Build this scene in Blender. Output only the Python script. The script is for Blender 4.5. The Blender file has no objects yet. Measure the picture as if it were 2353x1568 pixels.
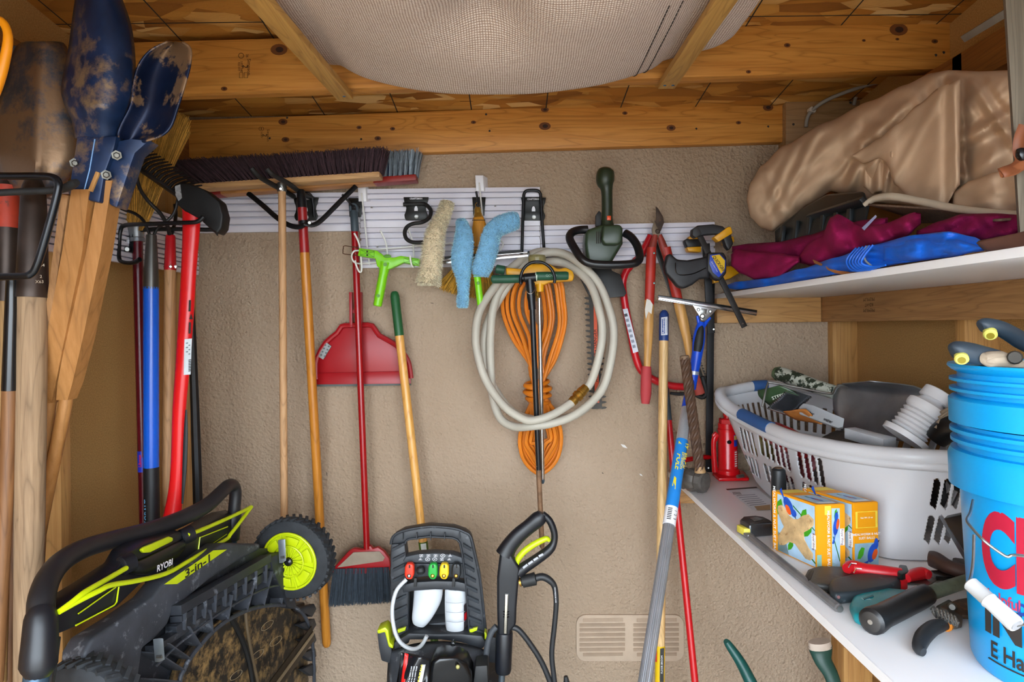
import bpy, bmesh, math, random
from mathutils import Vector as V, Matrix
random.seed(7)
SC = bpy.context.scene
COL = SC.collection
F, CX, HY, EYE, ROLL = 1500.0, 1176.5, 750.0, 1.5, math.radians(0.65)
# ---------------------------------------------------------------- camera
cam = bpy.data.cameras.new('camera'); co = bpy.data.objects.new('camera', cam); COL.objects.link(co)
cam.sensor_width = 36; cam.lens = F / 2353 * 36; cam.shift_y = -(784 - HY) / 2353
cam.clip_start = .02
co.matrix_world = Matrix.Translation((0, 0, EYE)) @ Matrix.Rotation(math.pi / 2, 4, 'X') @ Matrix.Rotation(-ROLL, 4, 'Z')
SC.camera = co
# ---------------------------------------------------------------- light: open doorway behind the camera, sky and sunlit ground outside
w = bpy.data.worlds.new('sky'); SC.world = w; w.use_nodes = True
bg = w.node_tree.nodes['Background']; bg.inputs[0].default_value = (.80, .90, 1.0, 1); bg.inputs[1].default_value = 5.6
sun = bpy.data.lights.new('sun', 'SUN'); sun.energy = 3.0; sun.angle = math.radians(2); sun.color = (1, .95, .86)
so = bpy.data.objects.new('sun', sun); COL.objects.link(so); so.rotation_euler = (math.radians(-6), math.radians(38), 0)
SC.view_settings.view_transform = 'Standard'; SC.view_settings.look = 'None'; SC.view_settings.gamma = 1
SC.view_settings.use_curve_mapping = False; SC.view_settings.exposure = 1.12
# ---------------------------------------------------------------- helpers
_c, _s = math.cos(ROLL), math.sin(ROLL)
def P(x, y, D):
    dx, dy = x - CX, HY - y
    return V(((dx * _c + dy * _s) / F * D, D, EYE + (-dx * _s + dy * _c) / F * D))
def lin(h):
    if not isinstance(h, str): return h
    return tuple(((v / 12.92) if v <= .04045 else ((v + .055) / 1.055) ** 2.4) for v in (int(h[i:i + 2], 16) / 255 for i in (0, 2, 4)))
MATS = {}
class N:
    def __init__(s, key):
        s.m = bpy.data.materials.new(key); s.m.use_nodes = True; s.t = s.m.node_tree; s.b = s.t.nodes['Principled BSDF']
    def n(s, typ, **kw):
        x = s.t.nodes.new(typ)
        for k, v in kw.items():
            if k in x.inputs: x.inputs[k].default_value = v
            else: setattr(x, k, v)
        return x
    def l(s, a, b): s.t.links.new(a, b)
    def coord(s, scale=(1, 1, 1), rot=(0, 0, 0)):
        tc = s.n('ShaderNodeTexCoord'); mp = s.n('ShaderNodeMapping')
        mp.inputs['Scale'].default_value = scale; mp.inputs['Rotation'].default_value = rot
        s.l(tc.outputs['Object'], mp.inputs[0]); return mp.outputs[0]
    def noise(s, co, scale, detail=4, rough=.55, dist=0):
        x = s.n('ShaderNodeTexNoise'); x.inputs['Scale'].default_value = scale; x.inputs['Detail'].default_value = detail
        x.inputs['Roughness'].default_value = rough; x.inputs['Distortion'].default_value = dist; s.l(co, x.inputs['Vector']); return x.outputs['Fac']
    def ramp(s, fac, stops):
        x = s.n('ShaderNodeValToRGB'); e = x.color_ramp.elements
        while len(e) < len(stops): e.new(.5)
        for i, (p, c) in enumerate(stops): e[i].position = p; e[i].color = (*lin(c), 1)
        s.l(fac, x.inputs[0]); return x.outputs[0]
    def mix(s, fac, a, b, mode='MIX'):
        x = s.n('ShaderNodeMix', data_type='RGBA', blend_type=mode)
        for v, i in ((fac, 0), (a, 6), (b, 7)):
            if hasattr(v, 'is_linked') or hasattr(v, 'links'): s.l(v, x.inputs[i])
            elif i == 0: x.inputs[0].default_value = v
            else: x.inputs[i].default_value = (*lin(v), 1)
        return x.outputs[2]
    def math(s, op, a, b=0.0):
        x = s.n('ShaderNodeMath', operation=op)
        for v, i in ((a, 0), (b, 1)):
            if hasattr(v, 'links'): s.l(v, x.inputs[i])
            else: x.inputs[i].default_value = v
        return x.outputs[0]
    def bump(s, h, strength, dist=.002):
        x = s.n('ShaderNodeBump'); x.inputs['Strength'].default_value = strength; x.inputs['Distance'].default_value = dist
        s.l(h, x.inputs['Height']); s.l(x.outputs[0], s.b.inputs['Normal'])
    def done(s, col, rough=.5, metal=0):
        if hasattr(col, 'links'): s.l(col, s.b.inputs['Base Color'])
        else: s.b.inputs['Base Color'].default_value = (*lin(col), 1)
        s.b.inputs['Roughness'].default_value = rough; s.b.inputs['Metallic'].default_value = metal
        return s.m
def M(col, rough=.5, metal=0, var=.15, sc=18, bump=0, bsc=150, spot=None, stretch=(1, 1, 1), coat=0, trans=0, ior=1.45, spec=None):
    """plain stuff: colour with soft mottling, optional stain layer spot=(colour, scale, threshold, softness)"""
    key = str((col, rough, metal, var, sc, bump, bsc, spot, stretch, coat, trans, spec))
    if key in MATS: return MATS[key]
    k = N('mat_%03d' % len(MATS)); cd = k.coord(stretch); c = lin(col)
    f = k.noise(cd, sc, 5)
    lo = tuple(v * (1 - var) for v in c); hi = tuple(min(1, v * (1 + var)) for v in c)
    out = k.ramp(f, [(.3, lo), (.7, hi)])
    if spot:
        sf = k.noise(cd, spot[1], 8, .7); so_ = spot[3] if len(spot) > 3 else .04
        r = k.ramp(sf, [(spot[2], (0, 0, 0)), (min(1, spot[2] + so_), (1, 1, 1))]); out = k.mix(r, out, spot[0])
    if bump: k.bump(k.noise(cd, bsc, 3), bump)
    m = k.done(out, rough, metal)
    if spec is not None: k.b.inputs['Specular IOR Level'].default_value = spec
    if coat: k.b.inputs['Coat Weight'].default_value = coat
    if trans: k.b.inputs['Transmission Weight'].default_value = trans; k.b.inputs['IOR'].default_value = ior
    m['c'] = c; m['r'] = rough; MATS[key] = m; return m
def shades(m):
    c = tuple(m['c']); r = m['r']
    return [m] + [M(tuple(min(1, v * f) for v in c), r, var=.2, sc=60) for f in (.5, .75, 1.45)]
def WOOD(c1, c2, axis='Z', sc=1.0, knots=0, rough=.6, dirt=None, kcol='4a2a10', rings=1.0):
    key = str(('w', c1, c2, axis, sc, knots, rough, dirt, rings))
    if key in MATS: return MATS[key]
    k = N('wood_%03d' % len(MATS)); i = 'XYZ'.index(axis)
    st = [9.0 * sc] * 3; st[i] = .8 * sc; cd = k.coord(tuple(st)); st2 = [60 * sc] * 3; st2[i] = 2.5 * sc; cf = k.coord(tuple(st2))
    a = k.noise(cd, 1.6, 2, .5, .6); wv = k.math('FRACT', k.math('MULTIPLY', a, 11.0 * rings))
    f = k.noise(cf, 1.5, 4, .65)
    ln = k.math('POWER', k.math('ABSOLUTE', k.math('SUBTRACT', k.math('MULTIPLY', wv, 2.0), 1.0)), 5.0)
    t = k.math('ADD', k.math('MULTIPLY', f, .85), k.math('MULTIPLY', a, .2)); d1 = tuple(v * .62 for v in lin(c1))
    out = k.mix(k.math('MULTIPLY', ln, .55), k.ramp(t, [(.3, c1), (.75, c2)]), d1)
    if knots:
        s3 = [4.5] * 3; s3[i] = 2.2; ck = k.coord(tuple(s3)); vo = k.n('ShaderNodeTexVoronoi'); vo.inputs['Scale'].default_value = knots; k.l(ck, vo.inputs['Vector'])
        kf = k.ramp(vo.outputs['Distance'], [(.05, (1, 1, 1)), (.10, (.35, .35, .35)), (.2, (0, 0, 0))]); out = k.mix(kf, out, kcol)
    if dirt:
        df = k.ramp(k.noise(k.coord((1, 1, 1)), dirt[1], 8, .7), [(dirt[2], (0, 0, 0)), (min(1, dirt[2] + .15), (1, 1, 1))]); out = k.mix(df, out, dirt[0])
    k.bump(t, .25, .0015)
    MATS[key] = k.done(out, rough); return MATS[key]
# ---- mesh building
def link(name, me, mat, parent=None, smooth=35):
    o = bpy.data.objects.new(name, me); COL.objects.link(o)
    if mat and not me.materials: me.materials.append(mat)
    if smooth:
        me.polygons.foreach_set('use_smooth', [True] * len(me.polygons)); me.set_sharp_from_angle(angle=math.radians(smooth))
    if parent: par(o, parent)
    return o
def par(o, p):
    o.parent = p
    M4 = Matrix.Identity(4); q = p
    while q: M4 = q.matrix_basis @ (q.matrix_parent_inverse if q.parent else Matrix.Identity(4)) @ M4 if False else M4; q = q.parent
    root = p
    while root.parent: root = root.parent
    if p is root: o.matrix_parent_inverse = Matrix.Translation(-root.location)
def mesh(name, vs, fs, mat, parent=None, smooth=35):
    me = bpy.data.meshes.new(name); me.from_pydata([tuple(v) for v in vs], [], fs); me.update()
    bm = bmesh.new(); bm.from_mesh(me); bmesh.ops.recalc_face_normals(bm, faces=bm.faces); bm.to_mesh(me); bm.free()
    return link(name, me, mat, parent, smooth)
def fin(bm, name, mat, parent=None, smooth=35):
    bmesh.ops.recalc_face_normals(bm, faces=bm.faces)
    me = bpy.data.meshes.new(name); bm.to_mesh(me); bm.free(); return link(name, me, mat, parent, smooth)
def T(name, label, cat, loc, group=None):
    o = bpy.data.objects.new(name, None); COL.objects.link(o); o.location = loc; o.empty_display_size = .05
    o['label'] = label; o['category'] = cat
    if group: o['group'] = group
    return o
def tag(o, label, cat, group=None, kind=None):
    if label: o['label'] = label
    if cat: o['category'] = cat
    if group: o['group'] = group
    if kind: o['kind'] = kind
    return o
def S(o, label=None):
    o['kind'] = 'structure'
    if label: o['label'] = label
    return o
def boxbm(bm, c, s, R=None, bev=0):
    r = bmesh.ops.create_cube(bm, size=1); vs = r['verts']
    bmesh.ops.scale(bm, vec=s, verts=vs)
    if bev:
        es = list({e for v in vs for e in v.link_edges}); g = bmesh.ops.bevel(bm, geom=es, offset=bev, segments=2, affect='EDGES', profile=.6)
        vs = list({v for f in g['faces'] for v in f.verts} | {v for v in vs if v.is_valid})
        vs = list({v for v in vs if v.is_valid})
        # collect whole island
        st, seen = list(vs), set(vs)
        while st:
            q = st.pop()
            for e in q.link_edges:
                o = e.other_vert(q)
                if o not in seen: seen.add(o); st.append(o)
        vs = list(seen)
    M4 = Matrix.Translation(c) @ (R.to_4x4() if R else Matrix.Identity(4))
    bmesh.ops.transform(bm, matrix=M4, verts=vs); return vs
def box(name, lo, hi, mat, parent=None, bev=.002):
    bm = bmesh.new(); lo, hi = V(lo), V(hi); boxbm(bm, (lo + hi) / 2, hi - lo, None, bev); return fin(bm, name, mat, parent)
def frame(a, b, up=V((0, 1, 0))):
    z = (b - a).normalized(); x = up.cross(z)
    if x.length < 1e-4: x = V((1, 0, 0)).cross(z)
    x.normalize(); y = z.cross(x); return Matrix((x, y, z)).transposed()
def bar(name, a, b, w, d, mat, parent=None, up=V((0, 1, 0)), bev=.001):
    """rectangular bar from a to b: w across, d along `up`"""
    bm = bmesh.new(); boxbm(bm, (a + b) / 2, (w, d, (b - a).length), frame(a, b, up), bev); return fin(bm, name, mat, parent)
def smoothpts(pts, n=6, closed=False):
    out = []; m = len(pts)
    for i in range(m if closed else m - 1):
        g = lambda k: pts[k % m] if closed else pts[max(0, min(m - 1, k))]
        p0, p1, p2, p3 = g(i - 1), g(i), g(i + 1), g(i + 2)
        for j in range(n):
            t = j / n
            out.append(tuple(.5 * ((2 * b) + (-a + c) * t + (2 * a - 5 * b + 4 * c - d) * t * t + (-a + 3 * b - 3 * c + d) * t ** 3) for a, b, c, d in zip(p0, p1, p2, p3)))
    if not closed: out.append(tuple(pts[-1]))
    return out
def tubebm(bm, pts, rad, n=10, closed=False, cap=True, flat=1.0, up=None):
    pts = [V(p) for p in pts]; m = len(pts)
    if not hasattr(rad, '__len__'): rad = [rad] * m
    tang = []
    for i in range(m):
        a = pts[(i - 1) % m] if closed else pts[max(0, i - 1)]; b = pts[(i + 1) % m] if closed else pts[min(m - 1, i + 1)]
        t = b - a; tang.append(t.normalized() if t.length > 1e-9 else V((0, 0, 1)))
    u = up or V((0, 1, 0)); x = u - tang[0] * u.dot(tang[0])
    if x.length < 1e-3: x = V((1, 0, .1)) - tang[0] * tang[0].dot(V((1, 0, .1)))
    x.normalize(); rings = []
    for i in range(m):
        x = x - tang[i] * x.dot(tang[i]); x.normalize(); y = tang[i].cross(x)
        rings.append([bm.verts.new(pts[i] + (x * math.cos(2 * math.pi * k / n) * flat + y * math.sin(2 * math.pi * k / n)) * rad[i]) for k in range(n)])
    for i in range(m if closed else m - 1):
        A, B = rings[i], rings[(i + 1) % m]
        for k in range(n): bm.faces.new((A[k], A[(k + 1) % n], B[(k + 1) % n], B[k]))
    if cap and not closed: bm.faces.new(rings[0][::-1]); bm.faces.new(rings[-1])
def tube(name, pts, rad, mat, parent=None, n=10, closed=False, sm=0, flat=1.0, up=None, smooth=40):
    """world-space swept tube; sm = spline subdivisions"""
    if sm:
        if hasattr(rad, '__len__'):
            q = smoothpts([(*p, r) for p, r in zip(pts, rad)], sm, closed); pts = [p[:3] for p in q]; rad = [p[3] for p in q]
        else: pts = smoothpts([tuple(p) for p in pts], sm, closed)
    bm = bmesh.new(); tubebm(bm, pts, rad, n, closed, True, flat, up); return fin(bm, name, mat, parent, smooth)
def ptube(name, pts, rpx, mat, parent=None, **kw):
    """pixel-space tube: pts (x, y, depth); radii in photo pixels at that depth"""
    w = [P(*p) for p in pts]; r = rpx if hasattr(rpx, '__len__') else [rpx] * len(pts)
    return tube(name, w, [q * p[2] / F for q, p in zip(r, pts)], mat, parent, **kw)
def lathe(name, a, b, prof, mat, parent=None, n=20, smooth=35, flat=1.0, up=None):
    """profile [(t along a->b in 0..1, radius m)]"""
    a, b = V(a), V(b); return tube(name, [a + (b - a) * t for t, r in prof], [max(r, 1e-4) for t, r in prof], mat, parent, n=n, smooth=smooth, flat=flat, up=up)
def plate(name, poly, th, mat, parent=None, bev=.0015, smooth=35, seg=2):
    """poly: pixel outline (x, y, D) – a plate of real thickness th (m, away from camera)"""
    vs = [P(*p) for p in poly]; return slab(name, vs, V((0, th, 0)), mat, parent, bev, smooth, seg)
def slab(name, vs, ext, mat, parent=None, bev=.0015, smooth=35, seg=2):
    bm = bmesh.new(); f = bm.faces.new([bm.verts.new(v) for v in vs])
    r = bmesh.ops.extrude_face_region(bm, geom=[f]); nv = [g for g in r['geom'] if isinstance(g, bmesh.types.BMVert)]
    bmesh.ops.translate(bm, vec=ext, verts=nv)
    bmesh.ops.recalc_face_normals(bm, faces=bm.faces)
    if bev:
        es = [e for e in bm.edges if len(e.link_faces) == 2 and e.calc_face_angle(0) > .6]
        bmesh.ops.bevel(bm, geom=es, offset=bev, segments=seg, affect='EDGES', profile=.5, clamp_overlap=True)
    bmesh.ops.triangulate(bm, faces=[f for f in bm.faces if len(f.verts) > 4])
    return fin(bm, name, mat, parent, smooth)
def ring(cx, cy, rx, ry, D, n=24, a0=0, a1=360):
    return [(cx + rx * math.cos(math.radians(a0 + (a1 - a0) * i / n)), cy + ry * math.sin(math.radians(a0 + (a1 - a0) * i / n)), D) for i in range(n + (0 if abs(a1 - a0) >= 360 else 1))]
def grid(name, fn, nu, nv, mat, parent=None, th=0, smooth=60, closeu=False):
    vs = [fn(i / (nu if closeu else nu - 1), j / (nv - 1)) for j in range(nv) for i in range(nu)]; fs = []
    for j in range(nv - 1):
        for i in range(nu if closeu else nu - 1):
            k = (i + 1) % nu; fs.append((j * nu + i, j * nu + k, (j + 1) * nu + k, (j + 1) * nu + i))
    o = mesh(name, vs, fs, mat, parent, smooth)
    if th:
        md = o.modifiers.new('thick', 'SOLIDIFY'); md.thickness = th; md.offset = 0
    return o
def bristles(name, roots, tips, r, mat, parent=None, bend=.1, seg=2, taper=.5):
    """one mesh of thin three-sided bristles; roots/tips lists of points"""
    vs, fs, mi = [], [], []
    for a, b in zip(roots, tips):
        sh = random.randrange(4); nf = len(fs)
        d = (b - a); z = d.normalized(); x = z.cross(V((0, 1, .3))); x.normalize(); y = z.cross(x)
        k = V((random.uniform(-1, 1), random.uniform(-1, 1), random.uniform(-1, 1))) * d.length * bend; base = len(vs)
        for s in range(seg + 1):
            t = s / seg; c = a + d * t + k * t * t; rr = r * (1 - (1 - taper) * t)
            for q in range(3):
                an = q * 2.094; vs.append(c + (x * math.cos(an) + y * math.sin(an)) * rr)
        for s in range(seg):
            for q in range(3):
                q2 = (q + 1) % 3; fs.append((base + s * 3 + q, base + s * 3 + q2, base + s * 3 + 3 + q2, base + s * 3 + 3 + q))
        fs.append((base + seg * 3, base + seg * 3 + 1, base + seg * 3 + 2)); mi += [sh] * (len(fs) - nf)
    me = bpy.data.meshes.new(name); me.from_pydata([tuple(v) for v in vs], [], fs); me.update()
    for q in shades(mat): me.materials.append(q)
    me.polygons.foreach_set('material_index', mi); o = link(name, me, mat, parent, 60); o['kind'] = 'stuff'; return o
def text(name, s, o, xdir, ydir, size, mat, parent=None, sx=1.0, bold=0, align='CENTER', ext=.0002, res=2):
    """flat lettering: origin o, baseline direction xdir, up ydir, size (m)"""
    cu = bpy.data.curves.new(name, 'FONT'); cu.body = s; cu.size = 1; cu.align_x = align; cu.align_y = 'CENTER'; cu.offset = bold; cu.resolution_u = res
    t = bpy.data.objects.new(name, cu); COL.objects.link(t); dg = bpy.context.evaluated_depsgraph_get()
    me = bpy.data.meshes.new_from_object(t.evaluated_get(dg)); bpy.data.objects.remove(t)
    x, y = V(xdir).normalized(), V(ydir); y = (y - x * x.dot(y)).normalized(); z = x.cross(y)
    R = Matrix((x * size * sx, y * size, z * size)).transposed().to_4x4(); R.translation = V(o); me.transform(R)
    if not me.materials: me.materials.append(mat)
    else: me.materials[0] = mat
    ob = bpy.data.objects.new(name, me); COL.objects.link(ob)
    if parent: par(ob, parent)
    return ob
def ptext(name, s, p0, p1, hpx, mat, parent=None, flip=1, **kw):
    """lettering between two photo points facing the camera, hpx = cap height in px"""
    a, b = P(*p0), P(*p1); x = b - a; n = V((0, -1, 0)); y = n.cross(x) * flip
    c = (a + b) / 2; return text(name, s, c, x, y, hpx * 1.4 * p0[2] / F, mat, parent, **kw)
def quad(name, pts, mat, parent=None):
    return mesh(name, pts, [tuple(range(len(pts)))], mat, parent, 0)
def pquad(name, pts, mat, parent=None): return quad(name, [P(*p) for p in pts], mat, parent)
# ================================================================ THE SETTING
def stucco():
    k = N('stucco'); c = k.coord(); n1 = k.noise(c, 60, 3, .5); n2 = k.noise(c, 150, 2); v = k.n('ShaderNodeTexVoronoi'); v.inputs['Scale'].default_value = 95; k.l(c, v.inputs['Vector'])
    big = k.noise(c, 1.3, 3); col = k.ramp(big, [(.3, 'a08a72'), (.75, 'b39e88')])
    sp = k.ramp(k.noise(c, 38, 5, .8), [(.28, (1, 1, 1)), (.33, (0, 0, 0))]); col = k.mix(k.math('MULTIPLY', sp, .35), col, '6a4f30')
    h = k.math('ADD', k.math('MULTIPLY', n1, .7), k.math('MULTIPLY', v.outputs['Distance'], .35)); h = k.math('ADD', h, k.math('MULTIPLY', n2, .3))
    k.bump(h, .9, .011); return k.done(col, .9)
def osb():
    k = N('osb'); col = None
    for i, (rot, st) in enumerate(((.5, (5, 17, 5)), (-.6, (6, 22, 6)), (1.3, (4, 14, 4)))):
        c = k.coord(st, (0, 0, rot)); nz = k.n('ShaderNodeTexVoronoi'); nz.inputs['Scale'].default_value = 1.3; nz.inputs['Randomness'].default_value = 1; k.l(c, nz.inputs['Vector'])
        sep = k.n('ShaderNodeSeparateColor'); k.l(nz.outputs['Color'], sep.inputs[0])
        cc = k.ramp(sep.outputs[0], [(0, '865018'), (.35, 'b47428'), (.75, 'cc903e'), (1, 'e6bc7c')])
        edge = k.ramp(nz.outputs['Distance'], [(.5, (1, 1, 1)), (.95, (.62, .58, .52))]); cc = k.mix(1.0, cc, edge, 'MULTIPLY')
        if col is None: col = cc
        else: col = k.mix(k.ramp(sep.outputs[1], [(.5, (0, 0, 0)), (.55, (1, 1, 1))]), col, cc)
    k.bump(k.noise(k.coord((20, 60, 20), (0, 0, .5)), 3, 4), .5, .003)
    return k.done(col, .65)
def hardboard():
    k = N('hardboard'); c = k.coord(); f = k.noise(c, 260, 3); b = k.noise(c, 2.2, 4)
    col = k.mix(.35, k.ramp(f, [(.3, '96703a'), (.7, 'cfa568')]), k.ramp(b, [(.3, 'a87a42'), (.7, 'c4965a')])); k.bump(f, .3, .001); return k.done(col, .75)
PINE = lambda ax, kn=1.0: WOOD('b8742a', 'dc9c4a', ax, 1, 0, .5)
STUD = lambda ax: WOOD('a4713a', 'c89a5c', ax, 1, .6, .6)
MELA = M('eeedee', .35, var=.02, sc=4, spot=('b9b4ae', 9, .70, .1))
INK = M('2a2420', .8); BLK = M('16171a', .45, var=.25, sc=30); BLKG = M('0f1012', .25, var=.2, sc=40)
WHITE = M('e9e9ee', .35, var=.03)
S(box('floor', (-1.4, -.24, -.1), (1.4, 2.6, 0), M('9a968e', .85, var=.15, sc=5, bump=.3)), 'grey concrete shed floor')
S(box('ground', (-14, -16, -.2), (14, -.24, -.02), M('857f75', .9, var=.1, sc=3)), 'pale paving outside the shed door')
wb = S(box('wall_back', (-1.5, 2.4, 0), (1.5, 2.55, 2.75), stucco()), 'beige stucco house wall')
for (x, y, w_, h_) in ((1434, 1026, 8, 5), (1473, 1092, 4, 3), (1385, 1088, 2, 2), (751, 1090, 1.5, 5), (993, 697, 5, 1)): pquad('paint_fleck', [(x - w_, y - h_, 2.398), (x + w_ * .2, y - h_ * .6, 2.398), (x + w_, y + h_, 2.398), (x - w_ * .3, y + h_ * .4, 2.398)], M('d8d4d0', .8) if w_ > 2 and h_ > 1 else M('3a342e', .8), wb)
HB = hardboard()
S(box('wall_left', (-1.27, -.24, 0), (-1.25, 2.4, 2.6), HB), 'brown hardboard wall'); S(box('wall_right', (1.25, -.24, 0), (1.27, 2.4, 2.6), HB), 'brown hardboard wall beside shelves')
wl, wr = bpy.data.objects['wall_left'], bpy.data.objects['wall_right']
wf = S(box('wall_front', (-1.27, -.24, 1.95), (1.27, -.18, 3.0), HB), 'header over the open shed door')
for s in (-1, 1): a, b = sorted((s * 1.12, s * 1.27)); box('front_panel', (a, -.24, 0), (b, -.18, 1.95), HB, wf)
for s, wall in ((-1, wl), (1, wr)):
    for y0 in (2.362, 1.672, 1.062, .452, -.158):
        a, b = sorted((s * 1.16, s * 1.25)); box('stud', (a, y0, 0), (b, y0 + .038, 2.19), STUD('Z'), wall)
    a, b = sorted((s * 1.16, s * 1.25)); box('top_plate', (a, -.18, 2.10), (b, 2.4, 2.19), WOOD('7d4a1a', '9c6228', 'Y', 1, .5), wall)
    a, b = sorted((s * 1.255, s * 1.30)); box('blocking', (a, -.18, 2.19), (b, 2.4, 2.8), WOOD('4a2e18', '6b4526', 'Y', 1, .5), wall)
RS = .11
def roofz(y): return EYE + .787 + (2.36 - y) * RS
ro = S(mesh('ceiling', [(-1.4, -.4, roofz(-.4)), (1.4, -.4, roofz(-.4)), (1.4, 2.5, roofz(2.5)), (-1.4, 2.5, roofz(2.5)),
       (-1.4, -.4, roofz(-.4) + .02), (1.4, -.4, roofz(-.4) + .02), (1.4, 2.5, roofz(2.5) + .02), (-1.4, 2.5, roofz(2.5) + .02)],
       [(0, 1, 2, 3), (4, 7, 6, 5), (0, 4, 5, 1), (1, 5, 6, 2), (2, 6, 7, 3), (3, 7, 4, 0)], osb()), 'oriented strand board roof deck')
bm = bmesh.new()   # nailing lines printed on the roof deck
for x0 in [i * .27 - 1.22 for i in range(10)]:
    for (y1, y2) in ((-.35, 2.45),):
        a = V((x0, y1, roofz(y1) - .0006)); b = V((x0, y2, roofz(y2) - .0006)); bm.faces.new([bm.verts.new(v) for v in (a, a + V((.004, 0, 0)), b + V((.004, 0, 0)), b)])
for y0 in (1.80, 1.2, .6, 2.1):
    a = V((-1.4, y0, roofz(y0) - .0007)); b = V((1.4, y0, roofz(y0) - .0007)); bm.faces.new([bm.verts.new(v) for v in (a, a + V((0, .005, 0)), b + V((0, .005, 0)), b)])
fin(bm, 'nailing_line', INK, ro, 0)
# rafters and ledger (they rise a little toward the right-hand side)
def beam(name, x0, x1, yt0, yt1, yb0, yb1, D, th, mat, label):
    vs = [P(x0, yt0, D), P(x1, yt1, D), P(x1, yb1, D), P(x0, yb0, D)]
    o = slab(name, vs, V((0, th, 0)), mat, None, .003); S(o, label); return o
led = beam('trim_1', 250, 1803, 282, 226, 372, 326, 2.36, .038, PINE('X', .8), 'orange pine ledger board along the stucco wall')
raf = beam('trim_2', -10, 2195, 106, 43, 231, 157, 1.85, .05, PINE('X', .9), 'orange pine roof rafter')
for i, y0 in enumerate((1.24, .63)):
    z = roofz(y0); S(box('trim_%d' % (4 + i), (-1.255, y0, z - .16), (1.255, y0 + .04, z - .004), PINE('X', .8)), 'pine roof rafter behind the viewer')
for (x, y) in ((1117, 263), (1125, 301), (660, 271), (1600, 296), (1765, 291), (830, 320), (620, 318)): tube('nail', [P(x, y, 2.359), P(x, y, 2.366)], .004, INK, led, n=8)
tube('nail', [P(2150, 127, 1.849), P(2150, 127, 1.856)], .004, INK, raf, n=8); tube('nail', [P(2168, 121, 1.849), P(2168, 121, 1.856)], .004, INK, raf, n=8)
KN1, KN2 = M('6e3c12', .6), M('33190a', .7)
def knot(x, y, D, r, b):
    pquad('knot', ring(x, y, r * 1.5, r, D - .0004, 16), KN1, b); pquad('knot', ring(x + r * .1, y, r * .7, r * .5, D - .0007, 12), KN2, b)
for x, y, r in ((650, 280, 7), (825, 293, 4), (902, 296, 4), (1088, 281, 4), (1252, 252, 6), (1252, 290, 9), (1436, 260, 4), (1542, 294, 7), (1697, 282, 4), (656, 321, 6), (868, 318, 5), (760, 252, 3), (1765, 247, 8)): knot(x, y, 2.359, r, led)
for x, y, r in ((641, 114, 13), (515, 204, 5), (2065, 68, 14), (1809, 104, 5), (2148, 95, 5), (1720, 165, 4), (2062, 90, 3), (1985, 93, 3)): knot(x, y, 1.849, r, raf)
GS = M('3a2410', .9)
for s, x, y0, y1, h, b in (('Simpson', 572, 138, 170, 8, raf), ('2', 563, 148, 158, 13, raf), ('S/P/F S4S', 555, 142, 165, 5, raf), ('KD HT', 549, 142, 165, 5, raf), ('36', 568, 123, 133, 6, raf)):
    ptext('stamp', s, (x, y0, 1.8485), (x, y1, 1.8485), h, GS, b)
for (x, y) in ((554, 173), (565, 173)):
    tube('stamp', [P(*p) for p in ((x - 4, y - 6, 1.8485), (x + 4, y - 6, 1.8485), (x + 4, y + 6, 1.8485), (x - 4, y + 6, 1.8485))], .0006, GS, raf, n=4, closed=True)
tube('stamp', [P(*p) for p in ring(554, 128, 6, 6, 1.8485, 14)], .0007, GS, raf, n=4, closed=True)
for s, x, y0, y1, h in (('Simpson', 616, 300, 322, 6), ('2', 608, 306, 316, 10), ('S-DRY', 601, 302, 318, 4)): ptext('stamp', s, (x, y0, 2.3585), (x, y1, 2.3585), h, GS, led)
for k_ in (598, 603): tube('stamp', [P(*p) for p in ring(k_, 296, 3, 4, 2.3585, 10)], .0006, GS, led, n=4, closed=True)
# tan board beside the ledger, shelves and cleats
bd = S(plate('trim_6', [(1806, 222, 2.33), (1990, 219, 2.33), (1990, 335, 2.33), (1806, 335, 2.33)], .069, WOOD('8d6a44', 'a9855c', 'X', 1), None, .002), 'tan mounting board beside the ledger')
for (x, y) in ((1954, 236), (1823, 286)): tube('nail', [P(x, y, 2.3285), P(x, y, 2.336)], .0045, INK, bd, n=8)
US = EYE + .092      # underside of the upper shelf
sh = box('upper_shelf', (.742, .25, US), (1.25, 2.398, US + .016), MELA); tag(sh, 'white melamine upper shelf holding tarps and cloths', 'shelf')
LT = EYE - .542
ls = box('lower_shelf', (.570, .1, LT - .018), (1.25, 2.398, LT), MELA); tag(ls, 'white melamine lower shelf holding the laundry basket and tools', 'shelf')
box('edge_banding', (.5675, .1, LT - .018), (.570, 2.398, LT - .0005), M('f0eff0', .3, var=.02), ls, 0)
box('raw_edge', (.5675, .1, LT - .0195), (.66, 2.398, LT - .0182), M('9a6a38', .8), ls, 0)
CL = WOOD('a87845', 'c99c62', 'X', 1, .7); CLY = WOOD('94663a', 'b58a58', 'Y', 1, .7)
c1 = S(box('trim_7', (.742, 2.362, US - .089), (1.12, 2.4, US), CL), 'pine shelf cleat on the stucco wall'); c2 = S(box('trim_8', (1.122, .25, US - .089), (1.16, 2.4, US), CLY), 'pine shelf cleat along the brown wall')
S(box('trim_9', (.570, 2.362, LT - .107), (1.12, 2.4, LT - .018), CL), 'pine cleat under the lower shelf'); S(box('trim_10', (1.122, .1, LT - .107), (1.16, 2.4, LT - .018), CLY), 'pine side cleat under the lower shelf')
S(box('trim_11', (1.03, 2.05, 0), (1.12, 2.088, LT - .018), STUD('Z')), 'pine post under the lower shelf')
S(box('trim_12', (1.03, 1.42, 0), (1.12, 1.458, LT - .018), STUD('Z')), 'nearer pine post under the lower shelf')
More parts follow.
